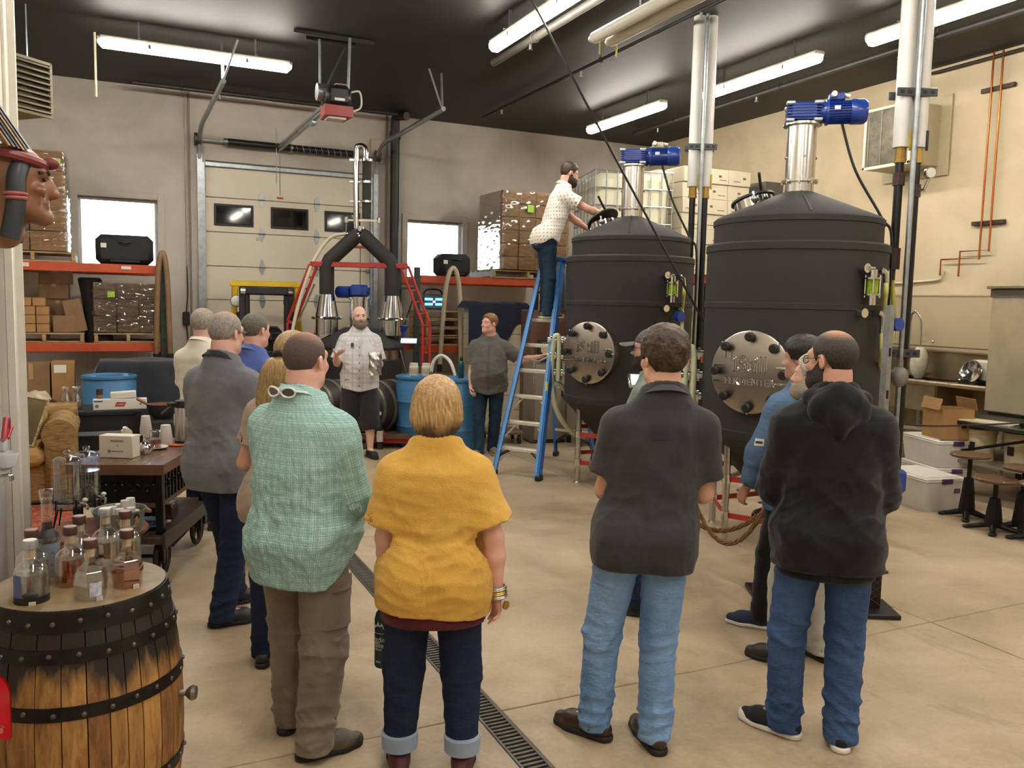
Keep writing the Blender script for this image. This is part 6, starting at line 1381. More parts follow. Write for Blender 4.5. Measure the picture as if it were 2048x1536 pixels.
# --- woman in yellow
e = person('person in yellow t-shirt with blonde bob, seen from behind in the middle foreground', (1.115, 3.02), 22, H=1.585, g=1.2, belly=.02, hs=1.05, female=True, skinc='#d9ac98', h=.0056,
    feet=[(-.13, .0, 12), (.12, -.03, -10)], arms=[((-.2, .06, -1), (.1, .32, -1), (.15, .3, -1), (.9, .2, .2), 1.0, .1), ((.36, -.10, -1), (.08, .02, -1), (.04, .12, -1), (-.85, -.5, .1), [.25, .35, .45, .55], .35)], head=(-4, 2, 0))
YT = cloth_mat('yellow jersey', '#d9ad52', '#c89a41', .45, weave=300, fold=.5)
make_shirt(e, YT, off=.026, loose=1.12, hem=.775, sleeve=.78, neck=.018, amp=.006, seed=11, flare=.028, neckr=.014, hemcurve=lambda X, Y: .775+.03*(X < 0)*0-.0*Y-.035*np.clip(X*2, -1, 1), h=.008, name='t_shirt', pat=False)
s = e['s']; u = Field(e['lo'], e['hi'], .009); P2 = [(p[0], p[1]-.012, p[2]-.012, p[3], p[4]) for p in e['P']]; u.torso(P2, 0, 0, zlo=.725*s, zhi=.86*s); fpart('undershirt_hem', u, cloth_mat('maroon jersey', '#5a1f24', '#451519'), e['t'])
make_pants(e, JD, off=.008, top=.88, knee=.022, ankle=.020, hem=.11, seed=12, amp=.005, cuffm=cloth_mat('pale turned denim', '#9aa9bd', '#8494aa'), h=.008)
make_shoes(e, M('burgundy shoe', '#5a2a2e', .6), RUB)
def bob(e):
    hl, hk, HR, hc = e['hl'], e['hk'], e['HR'], e['hc']; Fd = Field(hc-.24, hc+.2, .0052)
    Fd.ell(hl(0, -.012, .018), np.array((.100, .113, .112))*hk, HR, 0).ell(hl(0, -.02, -.055), np.array((.104, .112, .075))*hk, HR, .05).ell(hl(0, -.045, -.095), np.array((.074, .078, .062))*hk, HR, .03)
    X, Y, Z = Fd.grids(); q = [X-f32(hc[0]), Y-f32(hc[1]), Z-f32(hc[2])]; L = [sum(f32(HR[j, i])*q[j] for j in range(3))/f32(hk) for i in range(3)]
    a = np.arctan2(L[0], -(L[1]+.02)); Fd.D = Fd.D+.0022*np.sin(a*34+5*np.sin(L[2]*22)+2*np.sin(a*5))*np.clip((.1-L[2])/.08, 0, 1)+.0015*np.sin(a*71+L[2]*30)
    Fd.D = np.maximum(Fd.D, np.minimum(L[1]-.045, .06-L[2])*f32(hk)); Fd.D = np.maximum(Fd.D, (-.145+.05*np.clip((L[1]+.02)*8, 0, 1)-L[2])*f32(hk))
    def at(V): P = (V-hc) @ HR/hk; return {'dens': np.clip((P[:, 2]+.098)/.045+.3*np.sin(P[:, 0]*60), 0, 1)}
    fpart('hair', Fd, HBOB, e['t'], at)
bob(e); make_hair(e, HBOB, style='none', brow='#6b4a2e')
# bracelets and the bottle in the left hand
A = e['AR'][1]; wr = A[2]; ud = nrm(A[2]-A[1]); gold = M('gold bracelet', '#c9a24a', .3, .9); silv = M('silver bracelet', '#b9b4ac', .3, .8)
for k, m_ in ((-.025, silv), (-.008, gold), (.008, silv)):
    for j in range(2): part('bracelet', MB().torus(wr+ud*(k+.006*j), .036+.002*j, .0045, rotm((0, 0, 0), ud), 22, 6), m_, e['t'])
part('bracelet_charm', MB().cyl(wr+ud*.04+V3(.03, -.03, 0), wr+ud*.04+V3(.035, -.035, 0), .017, n=18), gold, e['t'])
LA = e['AR'][0]; hpnt = Vector(e['t'].matrix_basis @ Vector(LA[2]+LA[3]*.075+nrm(LA[4])*.036)) if False else None
rz = az_rot(22); hp_ = RZ(rz) @ Vector(LA[2]+nrm(LA[3])*.075+V3(-.035, .03, .0))+Vector((1.10, 3.02, 0))
b = thing('sport_bottle', 'tall teal bottle with white lettering carried by the woman in yellow', 'bottle', (hp_.x, hp_.y, hp_.z-.29), rz)
TB = M('dark teal bottle', '#0f3a40', .35, .2, var=.06); part('body', MB().lathe([(0, 0), (.032, 0), (.036, .006), (.036, .2), (.030, .225), (.022, .235), (.022, .26), (0, .26)], n=32), TB, b)
wt = M('white bottle print', '#dfe6e4', .5); lt = []
for s_, z, sz in (('Ogden', .122, .032), ('Valley', .098, .032), ('UTAH', .08, .011), ('eco', .03, .014)): part('lettering', text_mb(s_, sz, .001, R=RZ(-.5) @ RX(PI/2), c=RZ(-.5) @ Vector((0, -.0365, z)), bend=.0365), wt, b)
R_ = RZ(-.5)
part('print_ridge', MB().add([R_ @ Vector((.0367*math.sin(a), -.0367*math.cos(a), z)) for a, z in ((-.7, .165), (-.45, .185), (-.3, .175), (-.05, .2), (.15, .178), (.4, .192), (.7, .165), (0, .16))], [(0, 1, 2, 3, 4, 5, 6, 7)]), wt, b)
part('print_rule', MB().tube([R_ @ Vector((.0368*math.sin(a), -.0368*math.cos(a), .148)) for a in np.linspace(-.7, .7, 8)], .0008, 4), wt, b)

# --- man in green plaid
e = person('person in mint plaid long-sleeved shirt with sunglasses hung on the collar, seen from behind', (.70, 3.46), 52, H=1.74, g=1.2, belly=.07, skinc='#cfa595', feet=[(-.12, .05, 8), (.12, -.08, -34)], arms=[folded(-1, .1, .25), folded(1, .1, .32)], head=(4, 2, 0), h=.006)
PG = plaid('mint plaid', '#c3ded8', '#86b3ae', '#5f8d98'); tail = lambda X, Y: .865-.125*np.clip((-Y+.03)/.14, 0, 1)-.02*np.clip((Y-.06)/.1, 0, 1)
make_shirt(e, PG, off=.024, loose=.85, hem=.8, sleeve=.93, long=True, neck=.045, amp=.008, seed=21, hemcurve=tail, collar=dict(mat=cloth_mat('mint collar', '#9fc7c0', '#86b3ae'), h=.03, drop=.03), h=.0085, name='plaid_shirt')
CG = cloth_mat('taupe cargo cotton', '#8a7c6e', '#6d6156', .4); make_pants(e, CG, off=.012, knee=.032, ankle=.038, hem=.03, seed=22, amp=.009, name='cargo_trousers', h=.0085)
F2 = e['pantF']; kn = e['KN'][1]; o = V3(.5, -.02, kn[2]+.21)
for nm, dz, hh, wv, lf in (('cargo_pocket', 0, .2, .17, .010), ('pocket_flap', .085, .06, .18, .017)): part(nm, F2.patch((.55, -.03, kn[2]+.2+dz), (0, wv, 0), (0, 0, hh), (-1, 0, 0), 8, 8, lf, None, .6), CG, e['t'])
make_shoes(e, M('taupe trail shoe', '#6f6558', .7, var=.25, vs=18), RUB, M('dark toe guard', '#2c2a28', .6), lace=M('brown lace', '#5c4030', .7))
make_hair(e, HBUZZ, th=.0045, top=.001, line=[(-.12, -.078), (-.05, -.07), (-.036, -.02), (-.02, .02), (.012, .022), (.022, .0), (.034, .02), (.045, .055), (.06, .075), (.075, .088), (.1, .12)], fade=[(0, .02, .13, .04, .11, .25)], h=.005)
hl = e['hl']; c0 = e['nb']+V3(0, -.075, .03)
sg = thing('sunglasses', 'white framed sunglasses resting on the back collar of the plaid shirt', 'sunglasses', (.68, 3.46, 0), az_rot(52)); wf = M('white frame', '#eceae6', .35)
ctr = e['nb']+V3(0, -.098*1.0, .045)
for sx in (-1, 1):
    c = [ctr+V3(sx*(.036+.032*math.cos(a)), .012*abs(math.cos(a))*(math.cos(a) > 0), .019*math.sin(a)*(1+.2*math.cos(a))) for a in np.linspace(0, 2*PI, 20, endpoint=False)]
    part('rim', MB().tube(c, .0045, 6, closed=True), wf, sg); part('lens', MB().add([tuple(p+V3(0, .001, 0)) for p in c], [tuple(range(20))]), LENS, sg)
    part('temple', MB().tube(bez([ctr+V3(sx*.066, .008, .006), ctr+V3(sx*.09, .05, .0), ctr+V3(sx*.085, .11, -.015)], 5), .0045, 6), wf, sg)

# --- man in charcoal polo
e = person('person in charcoal polo shirt and pale jeans, seen from behind with arms folded', (1.99, 2.865), 28, H=1.785, g=1.06, belly=.02, lean=(.06, 0), skinc='#cda48c', feet=[(-.175, .06, 58), (.075, -.01, 16)], arms=[folded(-1, .12, .3), folded(1, .05, .2)], head=(24, 2, 0), h=.006)
CPO = cloth_mat('charcoal pique', '#3b3a3c', '#2e2e31', .35); make_shirt(e, CPO, off=.02, loose=.75, hem=.80, sleeve=.72, neck=.05, amp=.006, seed=31, flare=.02, collar=dict(mat=cloth_mat('charcoal collar', '#454447', '#39383b'), h=.028, drop=.034), h=.0085, name='polo_shirt', pat=False, hemcurve=lambda X, Y: .80-.02*np.clip(X*2, -1, 1))
part('undershirt_neck', MB().torus(e['nb']+V3(0, .0, .045), e['nr']*1.12, .006, RX(-.3), 30, 6), M('white cotton', '#e6e0da', .8), e['t'])
make_pants(e, JL, off=.012, knee=.018, ankle=.030, hem=.04, seed=32, amp=.009, pockets='#c9d6e6', h=.0085); SFp = e['shirtF']
part('woven_label', SFp.patch((.03, -.4, 1.385*e['s']), (.07, 0, 0), (0, 0, .065), (0, 1, 0), 4, 4, .003), cloth_mat('label charcoal', '#343336', '#2b2a2d'), e['t'])
make_shoes(e, LEA, RUB, lace=M('brown lace2', '#2b1d16', .7)); make_hair(e, HBROWN, th=.017, top=.014, noise=.006, seed=4, line=[(-.12, -.098), (-.05, -.088), (-.036, -.04), (-.02, .0), (.012, .01), (.022, -.01), (.034, .0), (.045, .04), (.066, .062), (.078, .074), (.1, .09)], nlam=(.016, .04))

# --- man in black hoodie
e = person('person in black hooded sweatshirt and blue jeans at the right, seen from behind', (2.74, 2.59), 36, H=1.79, g=1.06, belly=.03, skinc='#c79a83', feet=[(-.13, .03, 60), (.10, -.02, -6)], arms=[folded(-1, .1, .34), folded(1, .14, .34)], head=(44, -2, 0), h=.006)
BH = cloth_mat('black fleece', '#19191d', '#101013', .3); make_shirt(e, BH, off=.03, loose=.8, hem=.79, sleeve=.96, long=True, neck=.055, amp=.008, seed=41, h=.0085, name='hooded_sweatshirt', pat=False)
Hd = Field(e['nb']-.28, e['nb']+.25, .0085); n_ = e['nb']
Hd.ell(n_+V3(0, -.095, -.035), (.125, .06, .10), rot3(0, .25, 0), .0).cap(n_+V3(-.10, -.03, .01), n_+V3(0, -.10, .045), .035, .035, .03).cap(n_+V3(.10, -.03, .01), n_+V3(0, -.10, .045), .035, .035, .03).cap(n_+V3(-.10, -.03, .01), n_+V3(-.04, .06, -.03), .03, .025, .03).cap(n_+V3(.10, -.03, .01), n_+V3(.04, .06, -.03), .03, .025, .03).cap(n_+V3(0, -.13, -.07), n_+V3(0, -.12, -.13), .05, .03, .04)
Hd.folds(7, .006, None, lam=(.06, .12)); fpart('hood', Hd, BH, e['t'])
rb = Field(e['lo'], e['hi'], .0085); rb.torso([(p[0], p[1]-.008, p[2]-.008, p[3], p[4]) for p in e['P']], 0, 0, zlo=.755*e['s'], zhi=.82*e['s']); fpart('waistband', rb, cloth_mat('black rib', '#151518', '#0e0e10', .4), e['t'])
make_pants(e, JM, off=.013, knee=.02, ankle=.033, hem=.03, seed=42, amp=.009, pockets='#9fb0c6', h=.0085)
make_shoes(e, M('black canvas', '#18171a', .85), WRUB, WRUB, lace=M('white lace', '#e6e2d8', .8))
make_hair(e, HDARK, th=.006, top=.001, line=[(-.12, -.08), (-.05, -.074), (-.036, -.02), (-.02, .02), (.012, .022), (.022, -.008), (.034, .01), (.045, .045), (.06, .08), (.075, .1), (.1, .13)], fade=[(0, -.03, .135, .035, .085, .1)], beard=(BEARDB, .010), h=.005); glasses(e, BLKF)
e2 = e

# --- man in grey polo with black collar
e = person('person in grey polo with black collar, nearest of the three men at the left', (.57, 5.08), 48, H=1.79, g=1.16, belly=.05, skinc='#cfa595', feet=[(-.09, .16, -30), (.09, -.14, -40)], arms=[folded(-1, .1, .25), folded(1, .1, .28)], head=(-2, 0, 0))
GP = cloth_mat('grey heather jersey', '#77787d', '#65666c', .4); make_shirt(e, GP, off=.022, loose=.9, hem=.775, sleeve=.72, neck=.05, amp=.008, seed=51, collar=dict(mat=M('black collar rib', '#17191a', .8), h=.032, drop=.036), name='polo_shirt', pat=False)
make_pants(e, JD, off=.013, knee=.016, ankle=.03, hem=.03, seed=52, amp=.007, pockets='#5b6275'); make_shoes(e, LEAD, RUB, lace=M('dark lace', '#1c1a19', .8)); make_hair(e, HGREY, th=.007, top=.003, fade=[(0, .0, .14, .03, .10, .35)], brow='#8b8178'); glasses(e, BLKF)
# --- man in white shirt
wp = wd(405, 623, 6.7); e = person('person in white shirt half hidden behind the grey polo, far left', (wp.x, wp.y), 40, H=1.78, belly=.03, skinc='#c7a08c', near=False, arms=[folded(-1), folded(1)], head=(-4, 0, 0))
make_shirt(e, cloth_mat('white cotton shirt', '#e4ddcd', '#d2cab9'), off=.022, loose=.8, hem=.8, sleeve=.7, neck=.05, seed=61, collar=dict(mat=cloth_mat('white collar', '#e9e3d6', '#d9d2c3'), h=.03), pat=False); make_pants(e, JD, seed=62); make_shoes(e, LEAD, RUB); make_hair(e, HLGREY, th=.01, top=.004, brow='#8b8178')
# --- man in blue shirt
e = person('person in blue polo shirt with short grey hair, standing beyond the grey polo', (.88, 6.08), 52, H=1.77, g=1.04, belly=.04, skinc='#cda391', near=False, arms=[folded(-1), folded(1)], head=(-2, 0, 0))
BP = cloth_mat('periwinkle cotton', '#5d70b4', '#4c5da0', .4); make_shirt(e, BP, off=.022, loose=.8, hem=.8, sleeve=.75, neck=.05, seed=71, collar=dict(mat=BP, h=.032, drop=.036), pat=False); make_pants(e, JD, seed=72); make_shoes(e, LEAD, RUB); make_hair(e, hair_mat('iron grey hair', '#6f675e', '#4a433c', 110, (1, 1, .5), .6, .4, '#b98773'), th=.006, top=.003)
# --- woman with ponytail
e = person('person with long blonde ponytail in tan t-shirt, standing behind the plaid shirt', (.75, 4.27), 24, lean=(.05, 0), H=1.71, female=True, g=1.05, skinc='#c4977c', near=False, h=.007, arms=[((-.34, .10, -1), (.9, .62, .1), (.95, .2, .2), (0, -1, .1), .5, .2), folded(1)], head=(-20, 0, 0))
TS = cloth_mat('tan jersey', '#a89585', '#948272'); make_shirt(e, TS, off=.016, loose=.6, hem=.8, sleeve=.62, neck=.035, seed=81, neckr=.015, pat=False, name='t_shirt'); make_pants(e, JD, seed=82); make_shoes(e, LEAD, RUB)
make_hair(e, HBLOND, th=.012, top=.004, brow='#7a5c3a', line=[(-.12, -.085), (-.05, -.08), (-.036, -.04), (-.02, -.03), (.012, -.01), (.03, .02), (.045, .04), (.066, .062), (.078, .074), (.1, .09)])
hl = e['hl']; pt = [hl(0, -.10, .0), hl(0, -.145, -.02), hl(-.02, -.155, -.09), hl(-.05, -.14, -.18), hl(-.08, -.135, -.28), hl(-.10, -.13, -.38)]; pt = bez([tuple(p) for p in pt], 8)
rr = [lerp(.028, .05, min(1, i/14))*(1 if i < 26 else 1-(i-26)/18) for i in range(len(pt))]
def tail_mb():
    vs = []; fs = []; n = 36
    for i, (p, r) in enumerate(zip(pt, rr)):
        for j in range(n): a = 2*PI*j/n; q = r*(1+.07*math.sin(a*9+i*.12)+.05*math.sin(a*17)); vs.append((p.x+q*1.25*math.cos(a), p.y+q*.7*math.sin(a), p.z))
    for i in range(len(pt)-1):
        for j in range(n): fs.append((i*n+j, i*n+(j+1) % n, (i+1)*n+(j+1) % n, (i+1)*n+j))
    return MB().add(vs, fs)
part('ponytail', tail_mb(), HBLOND, e['t'], 80); part('hair_clip', MB().torus(hl(0, -.125, -.008), .032, .012, rotm(hl(0, -.10, 0), hl(0, -.15, -.02)), 18, 8).box(hl(0.045, -.11, -.012), (.06, .03, .03), None, .008), blk, e['t'])

# --- speaker
SPL = (2.65, 9.86); e = person('bald bearded person in pale checked shirt and dark shorts speaking to the group', SPL, 196, extra={'bare': 1}, H=1.81, g=1.06, belly=.04, skinc='#d8b19f', near=False, h=.0075, feet=[(-.13, .06, 26), (.13, -.02, -14)],
    arms=[((-.24, .12, -1), (.0, .95, .12), (.05, 1, .1), (.8, .0, .4), .75, .2), ((.36, .12, -1), (.02, .9, .42), (-.55, .62, .42), (-.3, .25, .9), [.05, .1, .15, .2], .8)], head=(10, 0, 3))
def pale_check():
    m, t = mk('pale check'); at = t.new('Attribute', attribute_name='pat'); sp = t.new('SeparateXYZ'); t.link(at.outputs['Vector'], sp.inputs[0]); col = lin('#d3d0cf')
    for ch in (0, 1):
        for su, c0, hw, c, st in ((.11, .3, .16, '#9aa0b4', .5), (.11, .75, .09, '#b8a8a0', .4)):
            fr = t.math('FRACT', t.math('DIVIDE', sp.outputs[ch], su)); k = t.math('SUBTRACT', 1.0, t.math('DIVIDE', t.math('ABSOLUTE', t.math('SUBTRACT', fr, c0)), hw), clamp=True); col = t.mix(t.math('MULTIPLY', k, st), col, lin(c))
    t.link(col, t.p.inputs['Base Color']); t.p.inputs['Roughness'].default_value = .85; t.bump(t.noise(16, 4, .6, t.obj(), .8), .3, .03); return m
PC = pale_check(); make_shirt(e, PC, off=.022, loose=.8, hem=.80, sleeve=.86, neck=.045, amp=.006, seed=91, flare=.03, collar=dict(mat=cloth_mat('pale collar', '#d8d5d2', '#c4c1c2'), h=.03, drop=.036, gap=.5), h=.011, hemcurve=lambda X, Y: .815-.03*np.exp(-(X/.1)**2))
SF = e['shirtF']; s = e['s']
part('placket', SF.patch((0, .45, 1.12*s), (.035, 0, 0), (0, 0, .58), (0, -1, 0), 2, 24, .003), cloth_mat('pale placket', '#c9c6c8', '#b9b6ba'), e['t'])
for i in range(6): part('button', SF.patch((0, .45, (.86+i*.09)*s), (.013, 0, 0), (0, 0, .013), (0, -1, 0), 2, 2, .007), M('dark button', '#3a3a40', .4), e['t'])
part('chest_emblem', SF.patch((.085, .45, 1.335*s), (.045, 0, 0), (0, 0, .05), (0, -1, 0), 6, 6, .005, lambda a, b: (a*(.35+.65*abs(math.sin(b*7+.6))), b)), blk, e['t']); part('emblem_line', SF.patch((.085, .45, 1.30*s), (.06, 0, 0), (0, 0, .006), (0, -1, 0), 4, 1, .005), blk, e['t'])
part('chest_pocket', SF.patch((-.09, .45, 1.28*s), (.12, 0, 0), (0, 0, .13), (0, -1, 0), 6, 6, .004), PC, e['t'])
make_pants(e, cloth_mat('charcoal shorts', '#2c2c2f', '#232326'), off=.02, knee=.026, short=.30, seed=92, amp=.006, name='shorts'); make_shoes(e, M('black trainer', '#1d1d1f', .7), RUB, lace=M('grey lace', '#77767a', .8)); make_hair(e, HDARK, style='none', brow='#5a4a3e', beard=(BEARDG, .016))
part('lips', MB().ell(e['hl'](0, .099, -.0665), (.019, .005, .006), Matrix(e['HR'].tolist()), 12, 6), M('lip', '#a5604f', .5), e['t'])
LA = e['AR'][0]; bp_ = RZ(az_rot(196)) @ Vector(LA[2]+nrm(LA[3])*.10+V3(.045, .0, .0))+Vector((*SPL, 0))
b = thing('foil_bag', 'shiny silver foil bag held by the speaker', 'bag', (bp_.x, bp_.y, bp_.z-.14), az_rot(196)+.3)
def foil(u, v):
    a = 2*PI*u; k = 1-.85*max(0, (v-.6)/.4)**1.5; w = .075*(1 if v < .85 else 1.05); return Vector((w*math.cos(a)*(1+.06*math.sin(5*a+v*9)), .045*k*math.sin(a)+.008*math.sin(v*14+a*3), .27*v))
part('pouch', MB().grid(foil, 26, 14, True).add([(.0, 0, .004)], []), M('crinkled foil', '#c9c7c2', .22, .9, var=.1, bump=.6, bs=18), b, 70); part('printed_label', MB().grid(lambda u, v: Vector((-.055+.09*u, -.049-.0*v, .07+.1*v)), 4, 4), M('bag label', '#d9c3c0', .5, var=.3, vs=30), b)

# --- man in grey shirt by the ladder
GS = (4.16, 9.42); e = person('person in grey button shirt and jeans leaning one hand on the ladder', GS, 207, H=1.745, g=1.14, belly=.06, skinc='#d8ab98', near=False, h=.0075, feet=[(-.05, -.14, 20), (.10, .10, -30)],
    arms=[((-.80, -.02, -.55), (-1, .02, .22), (-.9, .15, .5), (-.3, .3, -1), .4, .5), ((.16, .0, -1), (.02, .42, -.9), (-.1, .6, -.8), (-1, .1, .1), .8, .1)], head=(-46, 5, 0))
GSM = cloth_mat('grey chambray', '#6a6763', '#57544f', .45); make_shirt(e, GSM, off=.022, loose=.85, hem=.80, sleeve=.80, neck=.04, amp=.008, seed=101, flare=.02, collar=dict(mat=GSM, h=.03, drop=.036, gap=.5), h=.011, pat=False, hemcurve=lambda X, Y: .815-.03*np.exp(-(X/.1)**2))
part('placket', e['shirtF'].patch((0, .5, 1.12*e['s']), (.03, 0, 0), (0, 0, .55), (0, -1, 0), 2, 20, .003), cloth_mat('grey placket', '#5f5c58', '#524f4b'), e['t'])
make_pants(e, JT, off=.012, knee=.014, ankle=.026, hem=.03, seed=102, amp=.007); make_shoes(e, M('tan suede boot', '#8a7359', .85, var=.15), M('pale sole', '#b5a78e', .6), tall=.03); make_hair(e, HFAIR, th=.01, top=.010, noise=.003, brow='#8a6440')
RA = e['AR'][1]; cp_ = RZ(az_rot(207)) @ Vector(RA[2]+nrm(RA[3])*.095+V3(-.035, .0, .01))+Vector((*GS, 0))
b = thing('plastic_cup', 'clear plastic cup held low by the grey shirted man', 'cup', (cp_.x, cp_.y, cp_.z-.04)); part('cup', MB().lathe([(0, 0), (.028, 0), (.036, .09), (.034, .09), (.027, .004)], n=20), glass('clear plastic', '#eef0f0', .05, alpha=.5), b); part('drink', MB().lathe([(0, .006), (.027, .006), (.030, .035), (0, .035)], n=18), M('pink drink', '#c9a09a', .3), b)

# --- man on the ladder
LM = (LADP.x, LADP.y); e = person('person standing on the ladder in a dotted white shirt, reaching to the tank hatch', LM, 100, H=1.74, g=1.0, skinc='#cb9e86', near=False, h=.0075, z0=LADP.z+.001, lean=(.0, .20), feet=[(-.10, .03, -2), (.10, -.01, -4)],
    arms=[((-.05, .72, -.72), (.02, .86, -.5), (.1, .9, -.4), (.6, .2, -.6), .5, .2), ((.22, .86, -.46), (-.02, .96, -.28), (.0, .85, -.55), (-.3, .3, -1), .5, .2)], head=(0, -16, 0))
DT = dots('dotted white cotton', '#e6dfd2', '#8b9099'); make_shirt(e, DT, off=.018, loose=.6, hem=.86, sleeve=.62, neck=.045, amp=.006, seed=111, flare=.022, collar=dict(mat=cloth_mat('dotted collar', '#e2dacb', '#cfc7b8'), h=.025, drop=.03), h=.011, hemcurve=lambda X, Y: .91-.07*np.exp(-((np.abs(Y)-.13)/.09)**2))
make_pants(e, JT, off=.012, top=1.0, knee=.012, ankle=.024, hem=.03, seed=112, amp=.006, pockets='#3d5266'); make_shoes(e, M('grey brown trainer', '#6b6259', .8, var=.25, vs=14), M('cream sole', '#cfc4ae', .6), M('tan toe cap', '#b3a188', .8)); make_hair(e, hair_mat('short dark brown hair', '#43301f', '#20160e', 80, (1, 1, .5), .5, .6), th=.009, top=.012, noise=.002, beard=(BEARDB, .014))
# --- man in cap, denim jacket, white haired man
cp2 = wd(1306, 672, 5.05); e = person('person in grey cap and glasses facing left, mostly hidden by the charcoal polo', (cp2.x, cp2.y), -38, H=1.74, skinc='#c79d88', near=False, arms=[folded(-1), folded(1)], head=(0, 0, 0))
SG = cloth_mat('sage shirt', '#7d877c', '#6d776c'); make_shirt(e, SG, off=.022, loose=.8, hem=.8, neck=.05, seed=121, collar=dict(mat=SG, h=.032), pat=False); make_pants(e, JD, seed=122); make_shoes(e, LEAD, RUB); make_hair(e, HDARK, th=.006, beard=(BEARDB, .006)); glasses(e, BLKF)
hl, hk, HR, hc = e['hl'], e['hk'], e['HR'], e['hc']; cpf = Field(hc-.2, hc+.26, .007); e['headshape'](cpf, .012, False, False); X, Y, Z = cpf.grids(); Lz = HR[0, 2]*(X-hc[0])+HR[1, 2]*(Y-hc[1])+HR[2, 2]*(Z-hc[2]); cpf.D = np.maximum(cpf.D, (f32(.036)-Lz)).astype(f32)
cm_ = cloth_mat('grey brown cap', '#5b5250', '#4c4442'); cpo = fpart('cap', cpf, cm_, e['t']); part('cap_brim', MB().grid(lambda u, v: Vector(hl(.082*math.sin((u-.5)*2.6)*(1), .075+.105*v*math.cos((u-.5)*2.2)+.02*math.cos((u-.5)*2.6), .042-.012*v-.02*abs(math.sin((u-.5)*2.6)))), 14, 6), cm_, cpo, 80)
dp = wd(1614, 672, 4.75); DNP = (dp.x, dp.y); e = person('person with black hair in a blue denim jacket, beyond the white haired man', DNP, 8, H=1.715, skinc='#b98d78', near=False, h=.0075, feet=[(-.14, .10, 50), (.1, 0, -5)], arms=[((-.42, .12, -1), (-.1, .38, -1), (-.1, .5, -.9), (.9, .1, .1), .6, .2), folded(1)], head=(30, -3, 0))
DJ = denim('faded denim jacket', '#5f7896', '#47607f'); make_shirt(e, DJ, off=.03, loose=.85, hem=.77, sleeve=.93, long=True, neck=.055, amp=.008, seed=131, pat=False, name='denim_jacket', collar=dict(mat=DJ, h=.035, drop=.045)); make_pants(e, cloth_mat('black trousers', '#18181b', '#101012'), seed=132); make_shoes(e, M('navy suede', '#27344f', .85, var=.15), WRUB, lace=M('navy lace', '#1c2438', .8)); make_hair(e, HBLACK, th=.02, top=.014, noise=.005, seed=6, line=[(-.12, -.1), (-.05, -.09), (-.036, -.05), (-.02, -.01), (.012, .0), (.03, .0), (.045, .03), (.066, .055), (.078, .07), (.1, .085)])
S, el, w = e['AR'][0][:3]; m_ = el*.75+S*.25
part('sleeve_patch', e['shirtF'].patch(m_+V3(-.25, -.16, .0), (.05, -.03, 0), (0, 0, .04), (.83, .55, 0), 3, 3, .004, None, .5), M('cream patch', '#d9d2c2', .7), e['t']); part('patch_print', e['shirtF'].patch(m_+V3(-.25, -.16, .0), (.038, -.023, 0), (0, 0, .014), (.83, .55, 0), 5, 1, .006, lambda a, b: (a, b*(.4+.6*abs(math.sin(a*14)))), .5), blk, e['t'])
kp = wd(1634, 712, 4.35); e = person('person with white hair and beard, half hidden behind the black hoodie', (kp.x, kp.y), -2, H=1.65, skinc='#d0a896', near=False, h=.0075, feet=[(-.12, .02, 30), (.12, -.02, -5)], arms=[folded(-1), folded(1)], head=(26, 0, 0))
make_shirt(e, cloth_mat('steel blue shirt', '#5b6f8c', '#4b5d78'), off=.022, loose=.8, hem=.8, neck=.05, seed=141, collar=dict(mat=cloth_mat('navy collar', '#2b3650', '#222b40'), h=.03), pat=False); make_pants(e, cloth_mat('pale khaki', '#b9b3a8', '#a39d92'), off=.02, knee=.03, ankle=.036, seed=142); make_shoes(e, LEAD, RUB); make_hair(e, HWHITE, th=.012, top=.004, noise=.002, beard=(BEARDW, .014), brow='#a59a8a')

# ================================================================ foreground left: barrel with bottles
def stave_mat(k):
    m, t = mk('oak stave %d' % k); v = t.obj((6, 6, .8)); c = [('#a3763e', '#6f4a24'), ('#b58748', '#7d5529'), ('#96683a', '#5c3c1f'), ('#ac7f45', '#6a4522')][k]
    g = t.ramp(t.noise(7, 5, .65, v, .6), [(.3, c[1]), (.62, c[0])]); v2 = t.obj(); sp = t.new('SeparateXYZ'); t.link(v2, sp.inputs[0])
    drip = t.math('ADD', sp.outputs[2], t.math('MULTIPLY', t.math('SUBTRACT', t.noise(3.2, 5, .7, t.obj((2.2, 2.2, .35))), .5), .42))
    ch = t.ramp(drip, [(.66, 0.), (.74, 1.)]); st = t.ramp(t.noise(4, 5, .7, t.obj((1, 1, .35), (0, 0, .6)), .5), [(.6, 0.), (.7, .75)])
    t.link(t.mix(t.math('MAXIMUM', ch, st), g, lin('#1d1611')), t.p.inputs['Base Color']); t.p.inputs['Roughness'].default_value = .6; t.bump(t.noise(20, 4, .6, v), .25, .006); return m
STV = [stave_mat(i) for i in range(4)]
HOOP = M('dark iron hoop', '#2a2523', .42, .6, var=.3, vs=12, bump=.06); RIV = M('rivet', '#6b6259', .4, .8)
BC = Vector((-.122, 3.07, 0)); t = thing('oak_barrel', 'oak whiskey barrel standing at the lower left with bottles on its head', 'barrel', BC); BH_ = .92
bp = lambda z: .262+.052*(1-((z-.46)/.46)**2)
ns = 26; r4 = random.Random(2); wds = [r4.uniform(.7, 1.35) for _ in range(ns)]; tot = sum(wds); a = 0
